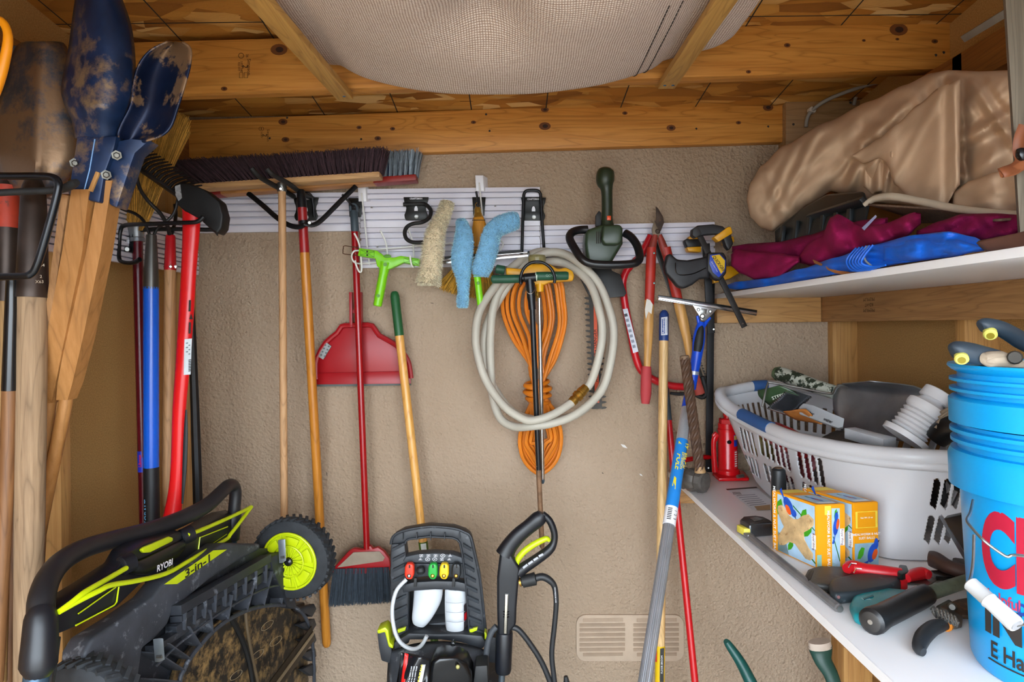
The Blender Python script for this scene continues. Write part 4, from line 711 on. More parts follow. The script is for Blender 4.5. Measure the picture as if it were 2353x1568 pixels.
DW = WOOD('96642f', 'b07c46', 'Z', 1.1, 0, .6, ('8a5a2c', 16, .72), rings=.35); DW2 = WOOD('7d5632', 'a87c50', 'Z', 1.1, 0, .7, ('3a2a1c', 9, .60))
def sqh(path, round_, m):
    bm = bmesh.new(); prev = None
    for (x, y, d, w_, dp) in path:
        c = P(x, y, d); h = w_ * d / F / 2; r = [bm.verts.new(c + V((sx * h, sy * dp / 2, 0))) for sx, sy in ((-1, -1), (1, -1), (1, 1), (-1, 1))]
        if prev: [bm.faces.new((prev[i], prev[(i + 1) % 4], r[(i + 1) % 4], r[i])) for i in range(4)]
        else: bm.faces.new(r)
        prev = r
    bm.faces.new(prev[::-1]); fin(bm, 'handle', m, t, 30); ptube('handle', round_[0], round_[1], m, t, n=16, sm=3)
sqh([(199, 440, 1.335, 40, .04), (181, 580, 1.353, 46, .04), (142, 780, 1.388, 42, .04), (122, 880, 1.412, 38, .036), (114, 925, 1.424, 30, .03)], ([(116, 905, 1.424), (110, 960, 1.435), (98, 1120, 1.471), (88, 1290, 1.506), (80, 1420, 1.530)], [15, 14, 13, 13, 13]), DW)
sqh_side = bar('handle_side', P(168, 448, 1.340), P(116, 830, 1.406), .015, .05, DW2, t)
sqh([(256, 420, 1.347, 30, .04), (229, 580, 1.365, 33, .04), (185, 780, 1.394, 38, .04), (162, 880, 1.412, 34, .036), (153, 918, 1.418, 26, .03)], ([(155, 900, 1.420), (147, 945, 1.424), (124, 1060, 1.447), (98, 1190, 1.483), (72, 1340, 1.518)], [14, 14.5, 14, 13.5, 13]), DW)
# near U hook
BH = M('101318', .25, .3, var=.2)
t = T('wall_hook', 'large black U-shaped wall hook holding the shovels and digger', 'hook', P(-20, 640, 1.3))
ptube('hook_arm', [(-60, 404, 1.260), (20, 405, 1.250), (90, 405, 1.240), (122, 408, 1.240), (134, 420, 1.240), (132, 445, 1.240), (118, 500, 1.240), (98, 570, 1.240), (84, 612, 1.240), (72, 629, 1.240), (50, 635, 1.240), (-60, 638, 1.250)], 8.5, BH, t, n=14, sm=4)
ptube('hook_arm', [(-60, 446, 1.275), (60, 440, 1.275), (120, 438, 1.275), (150, 432, 1.270), (166, 424, 1.265), (176, 419, 1.260)], [8, 8, 8.5, 9.5, 10, 8], BLKR, t, n=14, sm=3)
box('mount_plate', V((-1.146, 1.26, EYE + .16)), V((-1.138, 1.280, EYE + .33)), BLKM, t)
# far hook with broom, rake, cultivator and axe
t = T('wall_hook', 'black wire tool hook on the board wall holding the rake and axe', 'hook', P(290, 600, 1.9)); p = plate('back_plate', [(272, 514, 1.98), (306, 520, 1.94), (304, 580, 1.94), (270, 578, 1.98)], .006, BLKM, t, .001)
lathe('bolt', P(292, 573, 1.925), P(290, 573, 1.945), [(0, .006), (.3, .009), (1, .009)], STEEL, p, 10); plate('lock_mark', [(290, 550, 1.943), (297, 551, 1.937), (297, 560, 1.937), (290, 559, 1.943)], .001, WHITE, p, 0)
ptube('hook_arm', [(322, 596, 1.86), (306, 604, 1.87), (284, 603, 1.88), (274, 594, 1.89), (274, 560, 1.9), (277, 530, 1.9), (288, 518, 1.9), (340, 515, 1.84), (420, 512, 1.805), (452, 510, 1.80), (468, 498, 1.80)], [5.5, 5, 4.5, 4.5, 4.5, 4.5, 5, 5, 5, 5, 5.5], BLKM, t, n=10, sm=4)
ptube('hook_arm', [(306, 530, 1.96), (360, 527, 1.94), (430, 527, 1.92), (490, 528, 1.91), (503, 521, 1.91), (512, 519, 1.91)], 5, BLKR, t, n=10, sm=3); ptube('hook_tip', [(490, 528, 1.92), (497, 533, 1.92), (500, 542, 1.92)], [5, 4, 1], BLKR, t, n=8)
t = T('corn_broom', 'upside-down corn broom with a dark red handle', 'broom', P(332, 1300, 1.95)); D = 1.96
ptube('straw_head', [(312, 548, D), (313, 525, D), (316, 500, D), (322, 460, D), (335, 410, D), (352, 350, D), (368, 300, D)], [16, 19, 29, 40, 42, 36, 20], M('cf9e48', .75, var=.3, sc=12, stretch=(14, 14, 1.5)), t, n=24, sm=3, flat=.35)
ro, ti = [], []
for _ in range(2600):
    u = random.uniform(-1, 1); z = random.uniform(-.028, .028); ro.append(P(316 + u * 26, 505, D + z * .7)); ti.append(P(378 + u * 54 + random.uniform(-4, 4), 268 + u * 22 + random.uniform(-22, 22), D + z))
for _ in range(1500):
    u = random.uniform(-1, 1); z = random.uniform(-.026, .026); ro.append(P(313 + u * 15, 530, D + z * .6)); ti.append(P(320 + u * 47, 438 + random.uniform(-12, 12), D + z * 1.1))
bristles('straws', ro, ti, .0011, M('d0a04a', .75, var=.35, sc=70), t, .02, 2, .8)
lathe('ferrule', P(313, 522, D), P(316, 556, D), [(0, .024), (.7, .018), (.75, .0205), (1, .0205)], M('8f9296', .35, .7, var=.1), t, 18); tube('binding', [P(*p) for p in ring(316, 512, 22, 4, D - .012, 14)], .002, SLATE, t, n=6, closed=True)
lathe('handle', P(316, 552, D), P(333, 1300, D), [(0, .0145), (1, .0125)], M('5c0a18', .25, var=.08), t, 16); lathe('label_band', P(326.6, 1036, D), P(328, 1084, D), [(0, .0134), (1, .0134)], M('1a2fb8', .4), t, 16)
ptext('lettering', 'Libman', (322, 1078, D - .0138), (321, 1042, D - .0138), 7, M('d8202c', .5), t, bold=.02); ptext('lettering', 'www.libman.com', (331, 1075, D - .0138), (330, 1044, D - .0138), 3, WHITE, t)
t = T('garden_rake', 'steel-headed garden rake with a bright blue handle and black grip', 'rake', P(350, 1340, 1.86)); D = 1.86; RK = M('2c2a2a', .45, .6, var=.3)
bar('head', P(298, 372, D), P(412, 452, D + .03), .022, .008, RK, t, up=V((0, .3, 1)))
for i in range(14):
    k = i / 13; x, y = 300 + k * 112, 374 + k * 78; ptube('tine', [(x, y, D + .03 * k), (x + 12, y - 14, D - .005 + .03 * k), (x + 30, y - 22, D - .012 + .03 * k), (x + 52, y - 26, D - .02 + .03 * k)], [4.2, 3.8, 3, 1.6], RK, t, n=8, sm=2)
ptube('bow', [(300, 372, D), (276, 420, D), (270, 460, D), (280, 480, D), (308, 490, D), (330, 508, D), (346, 545, D)], 3.6, RK, t, n=8, sm=3); ptube('bow', [(410, 452, D + .03), (400, 490, D + .03), (376, 515, D + .02), (362, 525, D + .01), (350, 548, D)], 3.6, RK, t, n=8, sm=3)
lathe('ferrule', P(348, 538, D), P(347, 664, D), [(0, .008), (.02, .0135), (.35, .0165), (.8, .020), (1, .0205)], M('55534f', .35, .7, var=.15), t, 18)
lathe('handle', P(347, 660, D), P(347.5, 1078, D), [(0, .0204), (1, .0204)], M('0a58cc', .25, var=.03), t, 20); lathe('grip', P(347.5, 1074, D), P(352, 1350, D), [(0, .0208), (1, .0208)], M('15171a', .5, var=.15), t, 20)
ptext('lettering', 'KOBALT', (337, 1214, D - .0195), (337, 1142, D - .0195), 10, M('5a9ec8', .5), t, bold=.02, sx=1.1)
t = T('hand_cultivator', 'long-handled cultivator with a red ferrule and plain wooden handle', 'garden tool', P(388, 1340, 1.93)); D = 1.93
lathe('ferrule', P(392, 540, D), P(391, 621, D), [(0, .011), (.05, .0135), (1, .0168)], M('b8141c', .35, var=.08), t, 18); lathe('handle', P(391, 618, D), P(386, 1340, D), [(0, .0160), (.4, .0180), (1, .0190)], WOOD('a8774a', 'c4966a', 'Z', 1.2, 0, .6), t, 18)
for x in (380, 392, 404): lathe('rivet', P(x, 613, D - .019 + abs(x - 392) * .0012), P(x, 613, D), [(0, .003), (.1, .005), (1, .005)], CHROME, t, 8)
ptube('tine', [(391, 545, D), (385, 520, D - .03), (368, 490, D - .07), (340, 462, D - .10), (322, 435, D - .115), (314, 405, D - .12), (312, 378, D - .125), (320, 362, D - .125)], [5, 4.6, 4.4, 4.2, 4, 4, 3.6, 2], RK, t, n=9, sm=3); ptube('tine', [(391, 548, D), (400, 520, D + .02), (404, 495, D + .04), (402, 470, D + .05)], 4, RK, t, n=9, sm=3)
t = T('axe', 'red-handled splitting axe with a black head and white label', 'axe', P(398, 1185, 1.84)); D = 1.84; AX = M('1b1b1c', .5, .3, var=.3, sc=20, spot=('77757a', 30, .68, .06))
slab('head', [P(*p) for p in ((401, 424, D), (412, 419, D), (432, 420, D), (470, 436, D - .004), (504, 462, D), (513, 496, D), (509, 524, D), (498, 538, D), (484, 528, D), (456, 502, D), (424, 486, D), (408, 472, D), (401, 450, D))], V((0, .05, 0)), AX, t, .006, seg=3)
plate('poll_scuff', [(402, 428, D - .001), (414, 424, D - .001), (418, 455, D - .001), (410, 462, D - .001), (403, 448, D - .001)], .002, M('8d8d8f', .7, var=.3, sc=60, spot=('1b1b1c', 40, .5, .1)), t, 0)
ptube('handle', [(439, 474, D + .02), (440, 500, D + .02), (439, 540, D + .02), (434, 620, D + .02), (428, 720, D + .02), (420, 840, D + .02), (412, 940, D + .02), (409, 1020, D + .02), (406, 1100, D + .02), (400, 1160, D + .02), (392, 1210, D + .02)], [20, 20, 19, 17, 17, 16, 15, 14.5, 15, 18, 22], M('d81418', .3, var=.05), t, n=20, sm=3, flat=.7)
ptube('grip_inset', [(428, 942, D + .006), (427, 1000, D + .004), (424, 1080, D + .004), (419, 1158, D + .004)], [2, 5, 5, 2], M('1b2022', .6), t, n=10, sm=3, flat=.6)
pquad('label', [(424, 780, D + .004), (441, 778, D + .006), (438, 861, D + .006), (422, 862, D + .004)], M('cfd6da', .5), t)
for i in range(8): pquad('barcode', [(433, 827 + i * 3.6, D + .0035), (439, 826 + i * 3.6, D + .0035), (439, 828 + i * 3.6, D + .0035), (433, 829 + i * 3.6, D + .0035)], BLK, t)
for i in range(6): pquad('print', [(427 + (i % 2) * 6, 788 + i * 5, D + .0035), (432 + (i % 2) * 5, 787 + i * 5, D + .0035), (432 + (i % 2) * 5, 790 + i * 5, D + .0035), (427 + (i % 2) * 6, 790.5 + i * 5, D + .0035)], M('7a868c', .6), t)
for y0, y1 in ((690, 716), (741, 767)): pquad('print', [(434, y0, D + .002), (439, y0, D + .004), (438, y1, D + .004), (433, y1, D + .002)], INK, t)
plate('warning_mark', [(439, 721, D + .0035), (443, 734, D + .0035), (435, 734, D + .0035)], .0005, INK, t, 0)
t = T('pry_bar', 'long black pry bar hanging behind the red axe', 'pry bar', P(452, 1300, 2.05)); ptube('bar', [(432, 545, 1.96), (436, 640, 1.98), (443, 800, 2.02), (450, 1000, 2.05), (455, 1160, 2.05), (458, 1310, 2.05)], [7, 7.5, 9, 10.5, 11, 11], BLKM, t, n=8, sm=2)
ptube('claw', [(432, 550, 1.96), (432, 530, 1.95), (440, 518, 1.93), (452, 516, 1.92)], [7, 7, 6, 3], BLKM, t, n=8, sm=3)
# ================================================================ LAWN MOWER standing on its nose against the board wall
def DM(x, y=0): return 1 / (1 / 1.20 + (x - 130) / 510 * (1 / 2.02 - 1 / 1.20))
def MP(pts, off=0): return [(x, y, DM(x) + off) for x, y in pts]
NRM = V((.93, -.25, .1)).normalized()
def mplate(nm, pts, th, mat, parent, off=0, bev=.003, seg=2):
    return slab(nm, [P(*p) + NRM * off for p in MP(pts)], -NRM * th, mat, parent, bev, 35, seg)
t = T('lawn_mower', 'black and lime lawn mower standing upright with its underside showing', 'lawn mower', P(450, 1800, 1.7))
DK = M('23262c', .5, var=.3, sc=12, spot=('6a6e76', 22, .58, .14)); DKD = M('34373e', .6, var=.3, sc=16, spot=('82868e', 30, .57, .14)); MB = M('0e1118', .42, var=.2, sc=20); LM = M('b8c80c', .35, var=.05); LMW = M('c4d60a', .35, var=.04)
ptube('handlebar', [(94, 1440, 1.15), (94, 1405, 1.16), (97, 1370, 1.18), (113, 1326, 1.22), (143, 1290, 1.27), (191, 1262, 1.34), (255, 1242, 1.43), (332, 1222, 1.53), (408, 1196, 1.63), (472, 1164, 1.73), (508, 1132, 1.80), (524, 1117, 1.84), (536, 1117, 1.87), (541, 1134, 1.88), (539, 1165, 1.88), (537, 1190, 1.88)], [29, 28.5, 28, 26, 24, 22, 20.5, 19.5, 18.5, 17, 15.5, 14.5, 14, 13.5, 13.5, 13.5], M('1a1b1f', .45, var=.25, sc=14), t, n=20, sm=4)
ptube('handle_joint', [(95, 1408, 1.155), (94, 1420, 1.15), (92, 1470, 1.14), (88, 1530, 1.13), (86, 1540, 1.13)], [29, 33, 36, 38, 30], MB, t, n=20, sm=2); ptube('handle_joint', [(537, 1178, 1.88), (534, 1196, 1.88), (530, 1240, 1.88)], [17, 19, 19], MB, t, n=16)
ptube('handle_tube', [(86, 1535, 1.13), (78, 1600, 1.12), (60, 1760, 1.10)], [26, 26, 26], M('3d5468', .35, .5), t, n=18); ptube('handle_tube', [(531, 1235, 1.88), (515, 1400, 1.9), (500, 1560, 1.92)], 14, M('3d5468', .35, .5), t, n=14)
HD = lambda x: 1 / (1 / 1.14 + (x - 95) / 445 * (1 / 1.88 - 1 / 1.14))
hp_ = [(124, 1400), (200, 1352), (272, 1304), (290, 1272), (332, 1250), (412, 1222), (434, 1230), (512, 1184), (546, 1178), (546, 1244), (470, 1290), (337, 1330), (270, 1396), (166, 1446), (124, 1464)]
slab('control_housing', [P(x, y, HD(x)) for x, y in hp_], V((-.05, .03, 0)), MB, t, .006)
box_ = [(296, 1298), (334, 1284), (428, 1238), (428, 1262), (408, 1292), (340, 1326), (300, 1322)]
slab('key_box', [P(x, y, HD(x) - .015) for x, y in box_], V((-.05, .03, 0)), M('0c0e14', .25, var=.1), t, .005)
slab('start_button', [P(x, y, HD(x) - .02) for x, y in ((324, 1264), (330, 1258), (388, 1233), (398, 1236), (398, 1244), (346, 1270), (330, 1271))], V((-.012, .01, -.004)), LM, t, .003)
for (x, y) in ((290, 1298), (428, 1232)): lathe('boss', P(x - 14, y + 5, HD(x) - .012), P(x + 14, y - 7, HD(x) + .012), [(0, .016), (.1, .02), (1, .02)], MB, t, 14)
def ml(nm, pts, r, off=.004): return tube(nm, [P(x, y, HD(x) - off) for x, y in pts], r, LMW, t, n=6)
ml('lime_trim', [(180, 1411), (266, 1350)], .0014); ml('lime_trim', [(174, 1438), (262, 1392), (268, 1384), (273, 1349)], .0016)
ml('lime_trim', [(455, 1272), (459, 1236), (523, 1211)], .0018); ml('lime_trim', [(455, 1272), (521, 1228)], .001)
bw = lambda pts: tube('bail_wire', [P(*p) for p in smoothpts([(x, y, HD(x) - o) for x, y, o in pts], 4)], .0052, LMW, t, n=10)
bw([(135, 1407, .02), (165, 1385, .03), (194, 1362, .035), (240, 1335, .03), (290, 1306, .02)]); bw([(431, 1230, .02), (465, 1217, .025), (520, 1193, .03), (556, 1176, .035), (577, 1165, .035)])
bw([(135, 1407, .02), (180, 1382, .035), (230, 1357, .05), (256, 1345, .05), (320, 1334, .05), (383, 1318, .05), (430, 1292, .05), (472, 1267, .05), (520, 1240, .05), (530, 1228, .05), (555, 1196, .045), (578, 1165, .035)])
def mtext(s, p0, p1, h, m, d, **kw):
    a, b = P(*p0), P(*p1); x = b - a; y = V((0, 0, 1)); return text('lettering', s, (a + b) / 2, x, y, h * 1.4 * p0[2] / F, m, t, **kw)
mtext('RYOBI', (352, 1313, HD(352) - .0165), (405, 1288, HD(405) - .0165), 15, WHITE, 0, bold=.03, sx=1.15); mtext('40V HP', (378, 1313, HD(378) - .0165), (404, 1300, HD(404) - .0165), 6, LMW, 0, sx=1.1)
# deck, rear edge upward
mplate('deck_shell', [(172, 1560), (176, 1500), (196, 1466), (262, 1424), (336, 1372), (360, 1342), (500, 1248), (586, 1250), (584, 1264), (530, 1292), (470, 1330), (382, 1402), (370, 1436), (338, 1470), (312, 1490), (300, 1568)], .06, DKD, t, .02, .008, 3)
a_ = lambda x, y: P(x, y, DM(x)) + NRM * .0235
quad('label_strip', [a_(357, 1344), a_(388, 1343), a_(504, 1264), a_(472, 1266)], LM, t)
text('lettering', '3-in-1', (a_(402, 1324) + a_(470, 1280)) / 2 + NRM * .001, a_(470, 1281) - a_(402, 1325), V((0, 0, 1)), .027, BLK, t, bold=.02, sx=1.7)
for (p, q, w_, o) in (((378, 1404), (592, 1284), .022, .03), ((386, 1424), (596, 1300), .014, .022), ((380, 1446), (600, 1318), .02, .016), ((330, 1492), (480, 1398), .014, .02)):
    A, B = P(*p, DM(p[0])) + NRM * o, P(*q, DM(q[0])) + NRM * o; bar('rail_ledge', A, B, w_, .03, DK, t, up=NRM)
for k in range(9):
    x = 392 + k * 24; y = 1418 - k * 13.4; A = P(x, y - 14, DM(x)) + NRM * .03; B = P(x + 1, y + 28, DM(x)) + NRM * .026; bar('rib', A, B, .004, .03, DKD, t, up=NRM)
for (x, y) in ((560, 1345), (394, 1440)):
    mplate('bracket', [(x - 18, y), (x + 22, y - 28), (x + 24, y - 10), (x - 14, y + 20)], .03, DK, t, .035, .003)
mplate('underside', [(292, 1600), (300, 1490), (338, 1452), (380, 1402), (470, 1326), (584, 1258), (636, 1262), (652, 1395), (660, 1400), (706, 1385), (712, 1440), (712, 1640), (690, 1850), (560, 2020), (400, 2130), (300, 2120), (276, 1850)], .03, DK, t, -.01, .002)
# fan of ribs between the edge and the cavity rim
rimp = lambda a: (557 + 172 * math.cos(a), 1560 - 172 * math.sin(a))
outp = [(318, 1560), (326, 1500), (352, 1478), (400, 1438), (452, 1398), (505, 1364), (560, 1332), (600, 1312), (640, 1312), (650, 1350)]
inp = [(388, 1566), (398, 1540), (412, 1514), (436, 1484), (464, 1454), (500, 1426), (545, 1404), (584, 1394), (625, 1391), (655, 1394)]
for (o, i) in zip(outp, inp): bar('rib', P(*o, DM(o[0])) + NRM * .02, P(*i, DM(i[0])) + NRM * .012, .003, .045, DKD, t, up=NRM)
tube('cavity_rim', [P(x, y, DM(x)) + NRM * .03 for x, y in smoothpts([(510, 1870), (420, 1810), (392, 1720), (384, 1640)] + inp + [(684, 1420), (700, 1480), (704, 1560), (700, 1660), (672, 1760), (600, 1850), (510, 1870)], 4)], .0055, DKD, t, n=8); tube('cross_rib', [P(x, y, DM(x)) + NRM * .035 for x, y in smoothpts([(330, 1530), (375, 1486), (420, 1452), (470, 1415), (530, 1380), (590, 1352), (640, 1344)], 3)], .003, DKD, t, n=6)
CAV = M('1d1a17', .45, var=.4, sc=10, spot=('94764a', 26, .47, .22))
mplate('cavity_wall', [(x, y) for x, y in [(420, 1810), (392, 1720), (384, 1640)] + inp + [(684, 1420), (700, 1480), (704, 1560), (700, 1660), (672, 1760), (600, 1850), (510, 1870)]], .01, CAV, t, .008, 0)
tube('cavity_groove', [P(x, y, DM(x)) + NRM * .012 for x, y in smoothpts([(520, 1416), (548, 1470), (566, 1530), (576, 1600)], 4)], .008, M('0b0b0c', .5), t, n=8); tube('cavity_groove', [P(x, y, DM(x)) + NRM * .012 for x, y in smoothpts([(556, 1404), (560, 1450), (575, 1530), (592, 1600)], 4)], .005, M('5a4a34', .6), t, n=8)
for (x, y) in ((608, 1438), (628, 1474), (586, 1505), (536, 1552)): tube('boss_ring', [P(x + 14 * math.cos(k), y - 8 * math.sin(k) - 9 * math.cos(k), DM(x + 14 * math.cos(k))) + NRM * .009 for k in [i * .3927 for i in range(16)]], .0009, M('8a7a60', .6), t, n=5, closed=True)
A, B = P(600, 1570, DM(600)) + NRM * .05, P(688, 1455, DM(688)) + NRM * .05; bar('blade', A + (A - B) * .8, B, .05, .004, M('4a4238', .4, .8, var=.3, spot=('7a6040', 20, .6, .1)), t, up=NRM); bar('blade_edge', A + (A - B) * .8 + NRM * .003, B + NRM * .003, .012, .003, M('b0a48c', .3, .9), t, up=NRM)
mplate('side_flank', [(596, 1282), (640, 1262), (648, 1290), (656, 1400), (636, 1396), (600, 1310)], .05, DK, t, .04, .004)
for i in range(5): mplate('nose_rib', [(664 + i * 3, 1402 + i * 34), (704 + i, 1388 + i * 34), (710, 1400 + i * 36), (700, 1418 + i * 34)], .02, DK, t, .03, .002)
for (x, y, w_) in ((318, 1494, 9), (612, 1268, 6)):
    o = lambda xx, yy: P(xx, yy, DM(x)) + NRM * .06; slab('latch_clip', [o(x - w_, y - 26), o(x + w_ * .6, y - 28), o(x + w_, y + 22), o(x - w_ * .5, y + 28)], -NRM * .012, M('8a9096', .35, .7), t, .003); lathe('rivet', o(x, y + 14) + NRM * .003, o(x, y + 14) - NRM * .01, [(0, .004), (1, .004)], STEEL, t, 8)
ptube('axle_lever', [(264, 1540, 1.38), (278, 1520, 1.40), (304, 1502, 1.45)], 7, STEEL, t, n=8, sm=2); ptube('cable', [(136, 1466, 1.16), (132, 1500, 1.17), (122, 1568, 1.17)], 3.4, BLK, t, n=8, sm=3)
UAX = (P(672, 1285, 2.0) - P(205, 1662, 1.24)).normalized()
TY = M('24272b', .75, var=.35, sc=30, spot=('50555c', 30, .62, .1))
def wheel(c, face):
    s = 1 if face else -1; a, b = c - UAX * .028, c + UAX * .028
    tyre = lathe('tyre', a, b, [(0, .088), (.002, .108), (.12, .119), (.3, .123), (.7, .123), (.88, .119), (.998, .108), (1, .088)], TY, t, 44); fr = frame(a, b)
    bm = bmesh.new()
    for k in range(36):
        for sd in (-1, 1):
            an = (k + (.5 if sd > 0 else 0)) / 36 * 2 * math.pi; d = fr @ V((math.cos(an), math.sin(an), 0)); tg = fr @ V((-math.sin(an), math.cos(an), 0)); R = Matrix((tg, UAX, d)).transposed() @ Matrix.Rotation(sd * .5, 3, 'Z'); boxbm(bm, c + d * .123 + UAX * sd * .013, (.0085, .026, .007), R)
    fin(bm, 'tread', TY, tyre, 30)
    rim = lathe('wheel_rim', a - UAX * .001, b + UAX * .001, [(0, .0865), (1, .0865)], LM, t, 40)
    q = a - UAX * .004
    tube('rim_ring', [q + fr @ V((math.cos(k), math.sin(k), 0)) * .085 for k in [i * .1571 for i in range(40)]], .0042, LM, t, n=8, closed=True); tube('rim_ring', [q + fr @ V((math.cos(k), math.sin(k), 0)) * .046 for k in [i * .2094 for i in range(30)]], .003, LM, t, n=6, closed=True)
    for k in range(18): an = k * .349; d = fr @ V((math.cos(an), math.sin(an), 0)); bar('spoke', q + d * .014, q + d * .046, .0035, .007, LM, t, up=UAX)
    for k in range(6):
        a0 = k * 1.047 + .2; v_ = [q + fr @ V((math.cos(a0 + j * .12) * rr_, math.sin(a0 + j * .12) * rr_, 0)) for rr_, js in ((.076, range(6)), (.052, range(5, -1, -1))) for j in js]; slab('rim_panel', v_, -UAX * .005, LM, t, .001)
        d = fr @ V((math.cos(a0 - .2), math.sin(a0 - .2), 0)); bar('spoke', q + d * .048, q + d * .083, .004, .007, LM, t, up=UAX)
    lathe('hub_cap', q - UAX * .012, q + UAX * .01, [(0, .006), (.2, .012), (1, .014)], BLKG, t, 14)
wheel(P(676, 1281, 2.0), 1); wheel(P(205, 1662, 1.24), 1)
# ================================================================ PRESSURE WASHER
t = T('pressure_washer', 'black upright pressure washer with coloured nozzles and white soap bottles', 'pressure washer', P(1000, 1750, 2.0)); D = 1.93
PB = M('26292e', .5, var=.25, sc=16, spot=('66696e', 26, .6, .12)); PBL = M('3c4045', .6, var=.2, sc=20)
C = lambda pts, d=0: [(x, y, D + d) for x, y in pts]
lo_ = [(898, 1251), (903, 1234), (926, 1221), (985, 1211), (1042, 1215), (1068, 1224), (1081, 1234), (1090, 1269), (1103, 1330), (1113, 1420), (1119, 1475)]
ri_ = [(930, 1250), (934, 1243), (940, 1240), (985, 1234), (1040, 1237), (1050, 1241), (1056, 1248), (1062, 1275), (1070, 1340), (1076, 1420), (1079, 1475)]
plate('frame', C(lo_ + ri_[::-1]), .05, PB, t, .005)
plate('frame', C([(898, 1251), (930, 1250), (934, 1290), (937, 1380), (940, 1480), (905, 1490), (902, 1446), (897, 1394), (896, 1326)]), .05, PB, t, .005)
for i, y in enumerate(range(1246, 1460, 24)):   # gusset ribs in both columns
    for xa, xb, s in ((899 + i * .3, 930 + i, 1), (1062 + i * 1.8, 1085 + i * 3.4, -1)):
        pts = [(xa + 2, y + (16 if s > 0 else 4), -.012), (xb - 2, y + (2 if s > 0 else 16), -.012), (xb - 2, y + 9 + (0 if s > 0 else 14), -.002), (xa + 2, y + 23 - (0 if s > 0 else 12), -.002)]
        plate('gusset', [(x, yy, D + d) for x, yy, d in pts], .014, PBL, t, .001)
for x in (926, 958, 990, 1022, 1056): bar('top_rib', P(x, 1224 - (1 if x in (990,) else 0), D - .006), P(x, 1240, D - .006), .002, .02, PBL, t)
tube('frame_edge', [P(x, y, D - .003) for x, y in smoothpts(lo_, 3)], .004, PB, t, n=8); tube('frame_edge', [P(x, y, D - .003) for x, y in [(930, 1250)] + ri_[1:]], .003, PB, t, n=8)
plate('sign_panel', C([(926, 1290), (932, 1280), (960, 1274), (1000, 1272), (1040, 1275), (1062, 1282), (1066, 1296), (926, 1294)], -.004), .04, PBL, t, .004)
for i in range(10):
    x = 968 + (i % 5) * 16.5 - (i // 5) * 2; y = 1277.5 + (i // 5) * 8.5; k = 3 if i in (4, 5, 9) else (12 if i in (3, 6, 7) else 4); o0 = -math.pi / 2 if k == 3 else math.pi / 4
    tube('pictogram', [P(x + 5.2 * math.cos(o0 + j * 2 * math.pi / k), y + 3.6 * math.sin(o0 + j * 2 * math.pi / k), D - .0045) for j in range(k)], .0007, WHITE, t, n=4, closed=True)
    bar('pictogram', P(x - 2, y + .5, D - .0045), P(x + 2, y - .5, D - .0045), .0016, .0005, WHITE, t, bev=0)
plate('nozzle_rack', C([(928, 1296), (1066, 1296), (1068, 1330), (1020, 1326), (976, 1326), (930, 1332)], .005), .035, PB, t, .003)
plate('lower_arch', C([(924, 1346), (950, 1339), (1000, 1336), (1050, 1337), (1070, 1342), (1073, 1362), (1040, 1357), (1000, 1356), (950, 1359), (926, 1364)], -.004), .045, PB, t, .003)
for x, c in ((940, 'e0341c'), (994, '1f9c38'), (1020, 'e0b818'), (1048, '1c2024')):
    m = M(c, .4, var=.08); n_ = plate('nozzle', C([(x - 6, 1296), (x + 7, 1296), (x + 11, 1303), (x + 11, 1322), (x + 6, 1333), (x - 5, 1333), (x - 11, 1324), (x - 10, 1305)], -.03), .022, m, t, .005, seg=3)
    bar('slot', P(x + 1, 1299, D - .031), P(x + 1, 1306, D - .031), .004, .003, INK, n_); lathe('tip', P(x, 1324, D - .034), P(x, 1324, D - .02), [(0, .003), (.2, .006), (1, .006)], BRASS if c != 'e0341c' else STEEL, n_, 10)
lathe('empty_clip', P(966, 1304, D - .02), P(968, 1318, D - .01), [(0, .006), (.3, .013), (.7, .013), (1, .006)], BLKR, t, 12)
for x in (955, 1043): bar('clip_post', P(x, 1328, D - .012), P(x - 1, 1348, D - .012), .008, .01, BLKR, t)
BT = M('c3c7cb', .4, var=.04, sc=6)
ptube('soap_bottle', [(985, 1350, D + .05), (983, 1372, D + .04), (974, 1402, D + .02), (965, 1426, D + .01), (962, 1436, D + .01)], [33, 33, 27, 20, 14], BT, t, n=22, sm=3, flat=.6); b2 = ptube('soap_bottle', [(1047, 1350, D + .03), (1047, 1364, D + .03), (1047, 1400, D + .01), (1046, 1440, D), (1045, 1456, D)], [24, 25, 25, 22, 16], BT, t, n=22, sm=3, flat=.6)
for y in (1384, 1406, 1428): tube('groove', [P(1024 + 44 * k / 8, y + 3 * math.sin(k * math.pi / 8), D - .018 - .008 * math.sin(k * math.pi / 8)) for k in range(9)], .0008, M('9aa0a8', .5), b2, n=5)
pquad('bottle_label', [(1066, 1392, D - .008), (1072, 1384, D + .002), (1072, 1440, D + .002), (1066, 1446, D - .008)], M('2a2226', .5), b2); pquad('bottle_label', [(1067, 1412, D - .0085), (1072, 1406, D + .001), (1072, 1422, D + .001), (1067, 1428, D - .0085)], RED, b2)
plate('bottle_shelf', C([(944, 1440), (1076, 1424), (1082, 1452), (1060, 1462), (940, 1452)], .03), .08, PBL, t, .003); plate('back_panel', C([(938, 1360), (1072, 1360), (1080, 1470), (936, 1470)], .09), .01, BLK, t, 0)
for x in (921, 1086): plate('lime_catch', C([(x - 8, 1448), (x + 12, 1442), (x + 10, 1450), (x - 6, 1456)], -.014), .01, LM, t, .001)
ptube('siphon_tube', [(934, 1332, D - .03), (912, 1356, D - .04), (902, 1392, D - .05), (903, 1430, D - .06), (912, 1464, D - .07), (928, 1484, D - .08), (950, 1492, D - .085), (968, 1484, D - .09), (981, 1462, D - .09)], 4.6, M('b9bdc0', .25, var=.03), t, n=12, sm=4)
